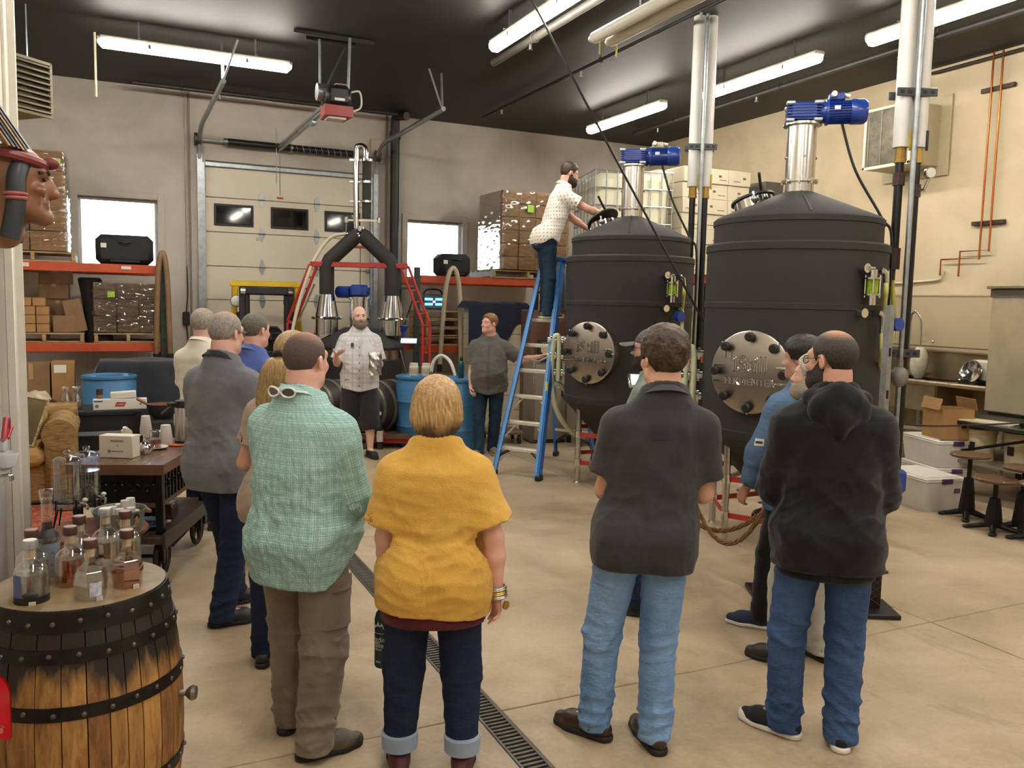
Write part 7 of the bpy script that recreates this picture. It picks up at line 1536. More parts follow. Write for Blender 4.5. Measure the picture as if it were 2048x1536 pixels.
for i in range(ns):
    a1 = a+2*PI*wds[i]/tot; g = .006; rr_ = r4.uniform(-.0012, .0012); vs = []
    zs = [0, .1, .2, .3, .4, .5, .6, .7, .8, .88, BH_]
    for z in zs:
        for (ang, dr) in ((a+g, 0), ((a+a1)/2, .0015), (a1-g, 0), (a1-g, -.03), (a+g, -.03)): r = bp(z)+dr+rr_; vs.append((r*math.cos(ang), r*math.sin(ang), z))
    fs = [(k*5+j, k*5+(j+1) % 5, (k+1)*5+(j+1) % 5, (k+1)*5+j) for k in range(len(zs)-1) for j in range(5)]+[(4, 3, 2, 1, 0), tuple(range(5*(len(zs)-1), 5*len(zs)))]
    part('stave', MB().add(vs, fs), STV[r4.randrange(4)], t, 50); a = a1
for z, h in ((.885, .03), (.785, .021), (.613, .021), (.31, .021), (.14, .021), (.035, .03)):
    hp = part('hoop', MB().lathe([(bp(z-h)+.0005, z-h), (bp(z-h)+.005, z-h), (bp(z+h)+.005, z+h), (bp(z+h)+.0005, z+h)], n=64), HOOP, t)
    for i in range(24): d = unit(i*2*PI/24+z*3+.03*math.sin(i*7)); part('rivet', MB().lathe([(.0085, 0), (.0075, .004), (.004, .0065), (0, .007)], d*(bp(z)+.0045)+Vector((0, 0, z+.006*math.sin(i*5))), 10, rotm((0, 0, 0), d)), RIV, hp)
hd = M('barrel head wood', '#b07636', .4, var=.25, vs=4, st=(1, 5, 1), coat=.12, bump=.03)
for i in range(7):
    x0, x1 = -.235+i*.067, -.235+(i+1)*.067-.002; poly = []
    R_h = .2345; f_ = lambda x: math.sqrt(max(R_h**2-x*x, 0)); x0 = max(x0, -R_h); x1 = min(x1, R_h)
    poly = [(x, -f_(x)) for x in np.linspace(x0, x1, 5)]+[(x, f_(x)) for x in np.linspace(x1, x0, 5)]
    part('head_board', MB().prism(poly, .868, .893, RZ(.5)), hd, t)
part('chime_bevel', MB().lathe([(.236, .893), (.245, .915), (.262, .9205)], n=64), M('pale chime', '#8f7754', .5, var=.25, vs=10), t)
kd = unit(-.35); part('tap_knob', MB().lathe([(.012, 0), (.01, .02), (.02, .03), (.027, .042), (.022, .054), (0, .058)], kd*(bp(.53)+.002)+Vector((0, 0, .53)), 18, rotm((0, 0, 0), kd)), M('pewter knob', '#8b8079', .3, .8), t)
# bottles
CLG = glass('clear bottle glass', '#fafcfb', .03, alpha=.3); AMB = glass('amber spirit', '#edb359', .04, alpha=.5); CLR = glass('clear spirit', '#f2f4f3', .04, alpha=.35)
CORKB = M('brown wood stopper', '#4a2a24', .4, var=.2, vs=30); CORKT = M('pale stopper top', '#a08a80', .5); SILV = M('silver stopper', '#b9bcc6', .3, .8)
def bottle(loc, kind, fill, cap, label, rz=0, h=1.0, band=None):
    t = thing('spirit_bottle', label, 'bottle', (loc[0], loc[1], .8935), rz)
    if kind == 'round': pr = [(0, 0), (.046, 0), (.05, .006), (.05, .115), (.046, .132), (.034, .146), (.018, .155), (.0165, .19), (.019, .195)]
    elif kind == 'tall': pr = [(0, 0), (.036, 0), (.039, .006), (.039, .155), (.033, .172), (.02, .182), (.0165, .19), (.0165, .285), (.02, .29), (.02, .305)]
    else: pr = [(0, 0), (.036, 0), (.044, .01), (.052, .075), (.047, .1), (.034, .118), (.019, .13), (.0165, .15), (.0165, .165), (.019, .17)]
    pr = [(r, z*h) for r, z in pr]; n = 6 if kind == 'facet' else 28
    part('glass', MB().lathe(pr, n=n), CLG, t, 25)
    if fill:
        zt = {'round': .118, 'tall': .15, 'facet': .108}[kind]*h; ip = [(max(r-.004, 0), z) for r, z in pr if .004 < z < zt]; ip = [(0, .012), (ip[0][0]-.002, .012)]+ip+[(np.interp(zt, [q[1] for q in pr], [q[0] for q in pr])-.004, zt), (0, zt)]
        part('spirit', MB().lathe(ip, n=n), fill, t, 25)
    z1 = pr[-1][1]
    if cap is not None:
        c = part('stopper', MB().lathe([(.0, z1), (.0215, z1), (.0225, z1+.004), (.0225, z1+.022), (.021, z1+.026), (0, z1+.026)], n=24), cap, t); part('stopper_cork', MB().cyl((0, 0, z1-.028), (0, 0, z1), .0145, n=16), M('cork shank', '#cdb491', .7), c)
        part('stopper_top', MB().cyl((0, 0, z1+.026), (0, 0, z1+.0275), .019, n=20), CORKT if cap is CORKB else WHITE, c)
    return t
q = bottle((-.255, 2.945), 'round', CLR, SILV, 'round clear bottle with black base label, front left on the barrel'); bk = M('black label', '#121214', .5, var=.1)
part('base_label', MB().lathe([(.0503, .012), (.0503, .05)], n=40), bk, q); part('blue_strip', MB().lathe([(.0503, .05), (.0503, .12)], n=10, a0=3.5, a1=4.2), M('blue label strip', '#4b5a8c', .5), q); part('label_oval', MB().ell((-.0, -.0475, .058), (.024, .006, .011), None, 18, 8), M('grey oval', '#2c2e30', .5), q); part('price_tag', MB().box((.005, -.0512, .025), (.019, .0015, .026)), WHITE, q)
for z in np.linspace(.016, .034, 6): part('tag_print', MB().box((.005, -.0522, z), (.014, .0006, .0012)), M('tag grey', '#8d8f94', .6), q)
bottle((-.262, 3.09), 'round', CLR, CORKB, 'round clear bottle with brown stopper behind the black labelled one', h=.98)
q = bottle((-.225, 3.20), 'tall', M('dark red wine', '#2a1014', .15, coat=.6), None, 'tall dark bottle with clear glass neck and grey label at the back left'); part('neck_collar', MB().lathe([(.0172, .19), (.0172, .215)], n=24), M('dark red wine'), q); part('glass_stopper', MB().lathe([(0, .305), (.021, .305), (.022, .31), (.022, .325), (0, .328)], n=20), CLG, q)
part('front_label', MB().lathe([(.0394, .02), (.0394, .145)], n=30, a0=3.6, a1=6.1), M('grey label', '#7e858f', .5, var=.1), q); part('dark_shoulder', MB().lathe([(.0396, .15), (.0336, .1725), (.0206, .1825), (.0172, .19)], n=28), bk, q)
for dx, z in ((.012, .11), (.018, .095), (.008, .07)): part('label_script', MB().tube(bez([(dx, -.0395, z), (dx+.006, -.0393, z+.006), (dx+.012, -.039, z-.004)], 4), .0008, 4), bk, q)
bottle((-.150, 3.075), 'round', AMB, CORKB, 'round amber whiskey bottle with brown stopper, left of the clear faceted one', h=1.0)
bottle((-.128, 3.215), 'round', AMB, CORKB, 'amber bottle at the back half hidden by the round amber one', h=1.0)
bottle((-.045, 3.20), 'round', CLR, SILV, 'clear bottle with silver stopper at the back centre of the barrel', h=1.12)
bottle((.018, 3.235), 'round', AMB, CORKB, 'amber bottle at the back right of the barrel head', h=1.0)
for (x, y, fl, lb) in ((-.087, 2.905, CLR, 'clear faceted bottle with white tag at the front centre of the barrel'), (.02, 2.985, AMB, 'amber faceted bottle with white tag at the front right of the barrel')):
    q = bottle((x, y), 'facet', fl, CORKB, lb, .3, 1.12); part('price_tag', MB().box((.012, -.045, .03), (.018, .0015, .022), RX(-.1)), WHITE, q)
    for z in np.linspace(.024, .037, 5): part('tag_print', MB().box((.012, -.0462, z), (.013, .0006, .0012), RX(-.1)), M('tag grey'), q)
    if fl is CLR: part('etched_figure', MB().grid(lambda u, v: Vector((-.018+.036*u, -.0475-.004*math.sin(PI*u), .045+.045*v)), 6, 6), M('frosted print', '#c5cbdf', .5, var=.25, vs=60), q)
# red bar stool whose back shows at the lower left edge
t = thing('red_stool', 'red metal seat back with a rounded top at the lower left edge of the picture', 'stool', (-.405, 2.27, 0), rad(-6))
def shell(u, v): a = (u-.5)*2.2; k = 1-.5*max(0, v-.6)**2*4; return Vector((.155*math.sin(a)/math.sin(1.1)*(1-.5*max(0, (v-.55)/.45)**2.5), .05*math.cos(a), .80+.20*v))
bk_ = MB().grid(shell, 18, 12); bk_.grid(lambda u, v: shell(u, v)-Vector((0, .012, 0)), 18, 12); RD = M('glossy red metal', '#c41f24', .22, var=.05, coat=.6)
part('backrest', bk_, RD, t); part('seat', MB().lathe([(0, .7), (.17, .7), (.18, .715), (.17, .735), (0, .74)], (0, -.14, 0), 30), RD, t)
part('back_bracket', MB().box((.03, .045, .77), (.04, .012, .1), None, .004), blk, t); part('screw', MB().cyl((.13, .03, .825), (.13, .015, .825), .009, n=12), SSP, t)
for i in range(4): d = unit(PI/4+i*PI/2); part('leg', MB().cyl(Vector((0, -.14, .7))+d*.1, Vector((0, -.14, 0))+d*.2, .012, n=10), SSP, t)
part('footrest', MB().torus((0, -.14, .25), .166, .008, None, 30, 6), SSP, t)

# ---------------------------------------------------------------- left wall: carved head, lever dispenser
t = thing('carved_head', 'large carved and painted wooden head with feathered headdress on the left wall', 'carving', (-.570, wd(38, 362, 3.7).y, wd(38, 362, 3.7).z+.0), rad(-88))   # faces +X
K = 1.3
CW_ = M('carved brown wood', '#8d5c3d', .42, var=.2, vs=9, bump=.1, bs=40, coat=.2)
Cf = Field((-.2*K, -.0, -.28*K), (.2*K, .46*K, .26*K), .0075); c_ = V3(0, .175, 0); P_ = lambda x, y, z: c_+V3(x, y, z)*K
Cf.ell(P_(0, -.0, .03), np.array((.08, .1, .095))*K, None, 0).ell(P_(0, .035, -.05), np.array((.062, .07, .085))*K, None, .03).cap(P_(-.04, .02, -.09), P_(0, .085, -.115), .03*K, .028*K, .03).cap(P_(.04, .02, -.09), P_(0, .085, -.115), .03*K, .028*K, .03)
Cf.cap(P_(-.035, .085, .03), P_(.035, .085, .03), .02*K, None, .015).cap(P_(0, .094, .025), P_(0, .118, -.035), .017*K, .021*K, .022).ell(P_(-.045, .075, -.03), np.array((.022, .025, .018))*K, None, .015).ell(P_(.045, .075, -.03), np.array((.022, .025, .018))*K, None, .015)
Cf.cap(P_(-.024, .096, -.068), P_(.024, .096, -.068), .011*K, None, .008).cap(P_(-.02, .094, -.083), P_(.02, .094, -.083), .012*K, None, .008).cap(P_(-.03, .112, -.0755), P_(.03, .112, -.0755), .004*K, None, .004, 's').ell(P_(0, .09, -.118), np.array((.022, .02, .02))*K, None, .02)
for sx in (-1, 1): Cf.ell(P_(sx*.035, .104, .006), np.array((.02, .012, .009))*K, None, .008, 's'); Cf.cap(P_(sx*.03, .09, -.03), P_(sx*.045, .085, -.085), .006*K, .006*K, .006, 's')
Cf.cap(P_(0, -.02, -.08), P_(0, -.03, -.17), .055*K, .06*K, .03); fpart('head', Cf, CW_, t)
for sx in (-1, 1):
    part('carved_eye', MB().ell(P_(sx*.035, .096, .006), (.013*K, .007*K, .006*K), None, 12, 8), M('dark eye paint', '#2a1c16', .4), t); part('eyebrow', MB().tube([P_(sx*.015, .108, .028), P_(sx*.035, .104, .034), P_(sx*.058, .08, .026)], .007*K, 6), M('dark eye paint'), t)
    part('braid', MB().tube(bez([P_(sx*.06, .03, .06), P_(sx*.085, .015, .0), P_(sx*.088, .01, -.09), P_(sx*.086, -.01, -.2)]), [.03*K]*49, 10), M('black hair paint', '#2b3236', .45, var=.2, vs=30, st=(1, 1, .2)), t)
    for z in (-.052, -.066): part('braid_tie', MB().torus(P_(sx*.088, .012, z), .032*K, .006*K, None, 18, 6), M('pink red tie', '#b5605c', .5), t)
part('headband', MB().torus(P_(0, .0, .075), .098*K, .017*K, RX(-.18), 30, 8), M('red painted band', '#7c3232', .45, var=.15), t); part('band_knob', MB().ell(P_(0, .112, .068), (.03*K, .03*K, .022*K), None, 14, 8), M('red painted band'), t)
fc = [M('grey feather paint', '#6b6a66', .5, var=.15), M('orange feather paint', '#b28352', .5, var=.15), M('dark feather paint', '#3f4a52', .5, var=.15)]
for i in range(11):
    x = (i-5)*.034; L = .34-.012*abs(i-5); f_ = []
    dirv = Vector((x*1.6, -.50, .80)).normalized(); sdv = Vector((1, 0, 0)); base_ = Vector(P_(x*.75, .06-abs(x)*.35, .095)); nn = dirv.cross(sdv)
    w_ = lambda k: .036*K*(math.sin(PI*min(1, k*1.1+.12))**.6)
    vs = [base_+dirv*(L*K*k)+sdv*(sg_*w_(k))+nn*(zz_) for k in (0, .2, .45, .7, .9, 1.0) for sg_, zz_ in ((-1, 0), (0, .008), (1, 0), (0, -.008))]
    part('feather', MB().add(vs, [(r_*4+j, r_*4+(j+1) % 4, r_*4+4+(j+1) % 4, r_*4+4+j) for r_ in range(5) for j in range(4)]), fc[i % 3], t)
part('wall_bracket', MB().box((0, .03, -.05), (.16, .06, .3), None, .01).cyl((0, .05, 0), (0, .14, 0), .06, n=16), CW_, t)
p = wx(12, 878, -.55); t = thing('lever_dispenser', 'white wall dispenser with a red loop handle and chrome tap on the left wall', 'dispenser', (-.60, p.y, p.z), 0)
part('hub', MB().lathe([(0, 0), (.05, 0), (.05, .04), (.035, .055), (0, .055)], (0, 0, -.02), 8, RY(PI/2)), M('white enamel', '#d5d9dc', .3), t)
part('loop_handle', MB().tube([(.04, -.02, .0), (.05, -.09, .02), (.06, -.06, .12), (.06, .02, .11), (.055, .06, .05), (.04, .0, -.01)], .014, 8), M('red handle', '#b5242c', .3, coat=.4), t); part('grip', MB().cyl((.05, .03, .0), (.06, .10, .05), .014, .018, n=12), M('red handle'), t)
part('bowl', MB().lathe([(.02, -.14), (.05, -.12), (.07, -.05), (.068, -.045), (.045, -.11), (0, -.125)], (.045, -.06, -.02), 24), M('white enamel'), t)
part('tap', MB().tube(bez([(.0, 0, -.2), (.06, 0, -.2), (.07, 0, -.23)]), .012, 8), SSP, t)
t = thing('unit_heater', 'louvred unit heater hanging at the upper left near the ceiling', 'heater', (-.80, 10.38, 3.8), -rad(47)+PI/2)
hm = M('beige heater case', '#8e8468', .45, var=.06); part('case', MB().box((0, .27, .27), (.62, .5, .56), None, .015), hm, t)
part('front_frame', MB().box((0, .01, .545), (.64, .03, .03)).box((0, .01, -.01), (.64, .03, .03)).box((-.31, .01, .27), (.03, .03, .56)).box((.31, .01, .27), (.03, .03, .56)), hm, t)
part('dark_core', MB().box((0, .03, .27), (.58, .02, .52)), M('heater core', '#1e1a15', .7), t)
for i in range(9): part('louver', MB().box((0, -.005, .03+i*.06), (.59, .055, .012), RX(.55), .003), hm, t)
for x in (-.25, .25): part('hanger_rod', MB().cyl((x, .27, .55), (x, .27, 1.19), .008, n=6), steel, t)
solo('hanging_rod', MB().cyl((0, 0, 0), (0, 0, .75), .014, n=8), M('pale rod', '#b5ad93', .5), 'pale rod hanging from the ceiling left of the front lit strip', 'rod', (wd(190, 95, 10).x, wd(190, 95, 10).y, ZC-.75))

# ---------------------------------------------------------------- sofa corner
WICK = M('woven tan wicker', '#a6814a', .7, var=.3, vs=34, st=(.35, .35, 1.6), bump=.7, bs=70); CUS = M('gold cushion', '#b58a4c', .85, var=.1, vs=8, bump=.1, bs=60)
t = thing('wicker_sofa', 'tan wicker sofa with gold cushions in the lounge corner at the left', 'sofa', (-1.30, 8.75, 0))
part('base', MB().box((0, .05, .2), (1.9, .8, .36), None, .03), WICK, t)
for sx in (-1, 1): part('arm', MB().box((sx*.83, -.0, .38), (.24, .86, .56), None, .05).cyl((sx*.83, -.44, .64), (sx*.83, .42, .64), .14, n=20), WICK, t)
part('back', MB().box((0, .38, .5), (1.9, .2, .56), None, .06).cyl((-.95, .38, .74), (.95, .38, .74), .1, n=18), WICK, t)
for x in (-.36, .36): part('seat_cushion', MB().box((x, -.08, .44), (.7, .72, .16), None, .05), CUS, t); part('back_cushion', MB().box((x, .24, .68), (.68, .16, .36), RX(-.12), .06), CUS, t)
for x in (-.85, .85):
    for y in (-.35, .4): part('foot', MB().box((x, y, .02), (.07, .07, .04)), M('dark foot', '#33261b', .5), t)
t = thing('throw_pillow', 'olive and tan throw pillow with checked edging on the sofa arm side', 'pillow', (-.72, 8.66, .53), .5)
Rp = RY(.35); part('pillow', MB().grid(lambda u, v: Vector((0, 0, .2))+Rp @ Vector((.055*(math.sin(PI*min(max(u, .001), .999))*math.sin(PI*v))**.5*1, (u-.5)*.42, (v-.5)*.42)), 12, 12).grid(lambda u, v: Vector((0, 0, .2))+Rp @ Vector((-.055*(math.sin(PI*min(max(u, .001), .999))*math.sin(PI*v))**.5, (u-.5)*.42, (v-.5)*.42)), 12, 12), M('olive pillow', '#6e5c38', .85, var=.15), t, 70)
part('checked_edge', MB().tube([Vector((0, 0, .2))+Rp @ Vector((0, a*.21, b*.21)) for a, b in ((-1, -1), (1, -1), (1, 1), (-1, 1))], .012, 6, closed=True), M('checked trim', '#d8c795', .8, col2='#4a3d22', vs=60), t)
rug, rt_ = mk('red patterned rug'); v = rt_.obj((1, 1, 1)); rt_.link(rt_.ramp(rt_.noise(26, 5, .75, v, 2.0), [(.36, '#3a2118'), (.46, '#7c2f20'), (.55, '#a54a2e'), (.63, '#c08a5a')]), rt_.p.inputs['Base Color']); rt_.p.inputs['Roughness'].default_value = .95; rt_.bump(rt_.noise(120, 3, .6, v), .4)
solo('area_rug', MB().box((0, 0, .006), (1.6, 3.0, .012), None, .004), rug, 'red patterned rug under the sofa corner', 'rug', (-1.15, 6.85, 0))
BLT = M('black table cloth', '#1a1918', .7, var=.12)
t = thing('side_counter', 'long black topped counter behind the sofa', 'counter', (-.45, 9.62, 0)); part('top', MB().box((0, 0, .70), (1.35, .6, .04), None, .008), BLT, t); part('front_panel', MB().box((0, -.24, .34), (1.3, .03, .66), None, .004), M('dark panel', '#141414', .6), t); part('shelf', MB().box((.33, -.27, .47), (.5, .1, .05), RX(-.5), .004), M('grey shelf edge', '#55555a', .35), t)
for x in (-.64, .64):
    for y in (-.26, .26): part('leg', MB().box((x, y, .34), (.05, .05, .68)), blk, t)
CZ = .72
t = thing('film_tray', 'foil and film wrapped tray on the black counter', 'tray', (-.80, 9.66, CZ)); FO = M('clouded film', '#cdb99a', .25, var=.2, vs=16, bump=.6, bs=14)
part('wrapped_tray', MB().grid(lambda u, v: Vector((.21*math.cos(2*PI*u)*(1-.3*v**3), .14*math.sin(2*PI*u)*(1-.3*v**3), .17*v+.012*math.sin(u*40)*v)), 36, 6, True).add([(0, 0, .18)], []), FO, t, 70); part('film_top', MB().grid(lambda u, v: Vector((.147*v*math.cos(2*PI*u), .098*v*math.sin(2*PI*u), .17+.012*math.sin(u*40)*v)), 36, 4, True), FO, t, 70)
t = thing('black_bowl', 'shiny black bowl on the black counter', 'bowl', (-.70, 9.44, CZ)); part('bowl', MB().lathe([(0, 0), (.09, 0), (.14, .05), (.16, .1), (.152, .1), (.13, .05), (0, .012)], n=32), M('black gloss', '#121214', .15), t)
for i, x in enumerate((-.46, -.37)):
    t = thing('glass_carafe', ('left', 'right')[i]+' glass carafe on the black counter', 'carafe', (x, 9.5+i*.02, CZ), 0, 'glass carafes on the counter'); part('glass', MB().lathe([(0, 0), (.055, 0), (.06, .02), (.052, .1), (.03, .16), (.026, .19), (.045, .23), (.043, .23), (.024, .19), (.028, .16), (.05, .1), (.056, .02), (0, .006)], n=28), CLG, t); part('water', MB().lathe([(0, .008), (.053, .01), (.056, .02), (.052, .07), (0, .07)], n=24), CLR, t)
t = thing('pepper_mill', 'clear and wooden pepper mill on the black counter', 'mill', (-.16, 9.45, CZ)); part('body', MB().lathe([(0, 0), (.03, 0), (.03, .08), (.024, .1), (.03, .13), (.03, .19), (0, .2)], n=20), M('mill glass', '#9a7a5a', .2, var=.2), t); part('grinder', MB().cyl((0, 0, .15), (0, 0, .21), .032, n=18), M('mill dark', '#3c3430', .4), t)
t = thing('wrap_box', 'white cutter box with a red script logo on the black counter', 'box', (.03, 9.42, CZ)); part('carton', MB().box((0, 0, .055), (.5, .1, .11), None, .004), WHITE, t); part('red_logo', MB().prism([(-.05, -.02), (.035, -.02), (.055, .02), (-.035, .025)], 0, .003, RX(PI/2), (.0, -.0505, .055)), M('logo red', '#b3202c', .5), t)
part('logo_script', text_mb('Leslie', .03, .001, R=RX(PI/2), c=(.0, -.0545, .057)), WHITE, t); part('blue_heading', MB().box((-.2, -.051, .09), (.08, .002, .015)), M('print blue', '#4a5a94', .6), t); part('print_seal', MB().cyl((-.215, -.05, .04), (-.215, -.0515, .04), .018, n=16).cyl((.19, -.05, .055), (.19, -.0515, .055), .012, n=12), M('print grey', '#77777d', .6), t)
t = thing('napkin_stack', 'stack of white napkins lying on the cutter box', 'napkins', (.06, 9.43, CZ+.112)); part('stack', MB().box((0, 0, .035), (.24, .11, .07), RY(-.06), .008), WHITE, t)
t = thing('copper_pot', 'black pot with copper inside on a black stand at the end of the counter', 'pot', (.42, 9.2, 0)); part('stand', MB().box((0, 0, .32), (.4, .4, .64), None, .02), BLT, t); part('pot', MB().lathe([(0, .64), (.09, .64), (.14, .72), (.155, .79), (.15, .79), (.12, .74), (0, .73)], n=32), BLT, t); part('copper_lining', MB().lathe([(.149, .788), (.12, .738), (0, .728)], n=32), M('copper lining', '#b06a3c', .3, .8), t); part('handle', MB().tube([(-.13, 0, .78), (-.24, -.02, .85)], .014, 8), M('copper handle', '#8a5536', .4), t)

# cart with iron wheels
CD = -math.atan2(.247, .655); d1 = Vector((.353, .936, 0)); d2 = Vector((-.936, .353, 0)); CC = Vector((.255, 5.77, 0))+d1*.55+d2*.3
t = thing('iron_cart', 'antique cart with thick wooden top, black ironwork and spoked iron wheels', 'cart', CC, CD); TOPW = M('cart top wood', '#6b4a34', .3, var=.25, vs=5, st=(5, .6, 5), coat=.4, bump=.05); IRB = M('black ironwork', '#151414', .4, .5, var=.2)
for i in range(5): part('top_plank', MB().box((-.24+i*.12, 0, .765), (.119, 1.1, .065), None, .004), TOPW, t)
part('edge_board', MB().box((0, -.552, .765), (.6, .012, .067)).box((.302, 0, .765), (.01, 1.1, .067)), M('edge wood', '#7a5438', .4, var=.2, vs=6), t)
for x in (-.26, .26):
    for y in (-.48, .48): part('leg', MB().box((x, y, .44), (.05, .05, .6), None, .006), IRB, t)
ap = MB()
def scroll(mb, p, ux, r): mb.tube([Vector(p)+Vector(ux)*(r*(1-.07*k)*math.cos(k*.55))+Vector((0, 0, r*(1-.07*k)*math.sin(k*.55))) for k in range(13)], .005, 5)
part('apron_panel', MB().box((.262, 0, .63), (.006, .95, .2)).box((0, -.49, .63), (.5, .006, .2)), IRB, t)
sc2 = MB()
for i in range(10): scroll(sc2, (.27, -.43+i*.095, .63), (0, 1, 0), .04)
for i in range(5): scroll(sc2, (-.2+i*.1, -.498, .63), (1, 0, 0), .042)
o_ = part('ironwork_scroll', sc2, M('shiny ironwork', '#2b2a29', .25, .8), t); o_['kind'] = 'stuff'
for i in range(14): part('apron_bar', MB().box((.268, -.46+i*.07, .63), (.01, .012, .2)), IRB, t)
part('lower_rail', MB().box((.265, 0, .52), (.02, 1.0, .03)).box((0, -.49, .52), (.52, .02, .03)), M('rail wood', '#5a4030', .5), t)
for i in range(4): part('shelf_plank', MB().box((-.225+i*.15, 0, .3), (.148, 1.15, .045), None, .004), M('shelf wood', '#4d3a2d', .5, var=.25, vs=5, st=(5, .7, 5)), t)
part('shelf_side', MB().box((.31, 0, .295), (.02, 1.15, .1)), M('shelf side wood', '#3a2e26', .5), t)
for x in (-.24, .24):
    for y in (-.40, .40):
        w = part('wheel', MB().torus((x, y, .15), .132, .018, RY(PI/2), 32, 8).cyl((x-.03, y, .15), (x+.03, y, .15), .03, n=14), M('rusty iron wheel', '#3d332b', .55, .6, var=.3, vs=16), t)
        for k in range(5): dd = Vector((0, math.cos(k*1.2566), math.sin(k*1.2566))); part('spoke', MB().tube([Vector((x, y, .15))+dd*.02, Vector((x, y, .15))+dd*.125], .011, 6), M('rusty iron wheel'), w)
        part('fork', MB().box((x, y, .2), (.07, .03, .16)), IRB, t)
part('axle', MB().tube([(-.24, -.40, .15), (.24, -.40, .15)], .012, 6), IRB, t); part('stay', MB().tube([(.2, -.2, .28), (.2, -.05, .12), (.2, .3, .14)], .012, 6), IRB, t)
TZ = .7985
def on_cart(px, py): return wz(px, py, TZ)
p = on_cart(232, 916); t = thing('white_gift_box', 'white carton with faint grey print standing on the cart top', 'box', p, CD-.14); part('carton', MB().box((0, .05, .075), (.23, .1, .15), None, .003), M('off white card', '#d8ccbc', .6, var=.03), t); gm = M('faint print', '#8d8580', .7)
part('print_line', MB().box((.01, -.001, .115), (.09, .002, .012), None).box((.01, -.001, .045), (.08, .002, .008)), gm, t); part('print_seal', MB().cyl((-.045, 0, .045), (-.045, -.0015, .045), .012, n=14).cyl((.01, 0, .085), (.01, -.0015, .085), .006, n=10), gm, t)
p = on_cart(254, 893); t = thing('milk_carton', 'small white and green milk carton behind the gift box', 'carton', p+Vector((0, .03, 0)), .2); part('body', MB().box((0, 0, .055), (.065, .065, .11), None, .004).prism([(-.033, 0), (.033, 0), (0, .03)], -.033, .033, RX(PI/2), (0, 0, .11)), M('carton cream', '#e5e3c8', .5), t); part('green_print', MB().box((.004, -.0335, .06), (.05, .002, .06)), M('carton green', '#9db58a', .6, var=.3, vs=40), t); part('cap', MB().cyl((-.015, -.018, .122), (-.02, -.03, .14), .013, n=12), WHITE, t)
def cup_stack(loc, n, r, h, label, mat=None):
    t = thing('foam_cup_stack', label, 'cups', loc); mat = mat or WHITE
    for i in range(n): part('cup', MB().lathe([(r, i*.012), (r+.002, i*.012+.004), (r*.72, i*.012+h), (0, i*.012+h)], n=24), mat, t)
p = on_cart(292, 874); cup_stack(p, 6, .042, .105, 'taller stack of inverted white foam cups on the cart, left one')
p = on_cart(332, 889); cup_stack(p, 4, .046, .11, 'shorter stack of inverted white foam cups on the cart, right one')
p = on_cart(311, 897); pl = thing('saucer', 'white plate under the tea jar on the cart', 'plate', p); part('plate', MB().lathe([(0, 0), (.055, 0), (.085, .012), (.085, .016), (.05, .006), (0, .005)], n=32), WHITE, pl)
t = thing('tea_jar', 'glass jar of red tea standing on the white plate', 'jar', p+Vector((0, 0, .006))); part('glass', MB().lathe([(0, 0), (.037, 0), (.04, .005), (.04, .105), (.035, .118), (.038, .125)], n=26), CLG, t); part('tea', MB().lathe([(0, .006), (.035, .006), (.036, .06), (0, .06)], n=24), M('red tea', '#8d3a1c', .15, var=.1, coat=.5), t); part('rim', MB().torus((0, 0, .122), .037, .004, None, 24, 6), SSP, t)
p = on_cart(290, 908); t = thing('sugar_pot', 'small round steel sugar pot on the cart top', 'pot', p); part('pot', MB().lathe([(0, 0), (.03, 0), (.045, .03), (.044, .055), (.032, .07), (.034, .075)], n=26), SSP, t); part('lid', MB().lathe([(.034, .075), (.02, .086), (.006, .09), (.012, .1), (.01, .112), (0, .114)], n=22), SSP, t); part('handle', MB().tube(bez([(.04, 0, .06), (.06, 0, .05), (.045, 0, .025)]), .005, 6), SSP, t)
p = on_cart(275, 890); t = thing('dark_mug', 'dark mug with yellow inside behind the steel pot', 'mug', p); part('mug', MB().lathe([(0, 0), (.035, 0), (.038, .07), (.035, .07), (.032, .06), (0, .058)], n=22), blk, t); part('yellow_packet', MB().box((0, 0, .066), (.045, .03, .02), RZ(.4), .004), M('yellow packet', '#d8c65a', .5), t)
p = on_cart(350, 892); t = thing('orange_spatula', 'orange spatula with wooden handle lying on the cart', 'spatula', p, -.5); part('blade', MB().box((0, 0, .006), (.09, .045, .01), None, .004), M('orange silicone', '#d8622a', .45), t); part('handle', MB().cyl((.045, 0, .008), (.16, .01, .01), .007, n=8), PWOOD, t)
p = on_cart(368, 888)+Vector((.02, .12, 0)); t = thing('airpot', 'steel airpot with black top at the far end of the cart', 'airpot', p); part('body', MB().lathe([(0, 0), (.075, 0), (.075, .25), (.07, .265)], n=30), SS, t); part('top', MB().lathe([(.072, .26), (.076, .27), (.07, .31), (0, .32)], n=28), blk, t); part('spout', MB().box((-.08, -.03, .29), (.1, .04, .03), RZ(.4), .01), blk, t); part('lever', MB().tube([(-.1, -.05, .28), (-.17, -.08, .22)], .01, 8), blk, t); part('base_ring', MB().cyl((0, 0, 0), (0, 0, .012), .078, n=28), blk, t)
b_ = CC+RZ(CD) @ Vector((.12, -.05, .3235)); t = thing('brown_box', 'dark red brown wooden box on the lower shelf of the cart', 'box', b_, CD); part('box', MB().box((0, 0, .055), (.2, .14, .11), None, .005), M('dark red wood', '#40211c', .35, coat=.3), t); part('lid_line', MB().box((0, 0, .085), (.203, .143, .004)), blk, t); part('paper', MB().box((.04, 0, .112), (.1, .1, .004)), WHITE, t)
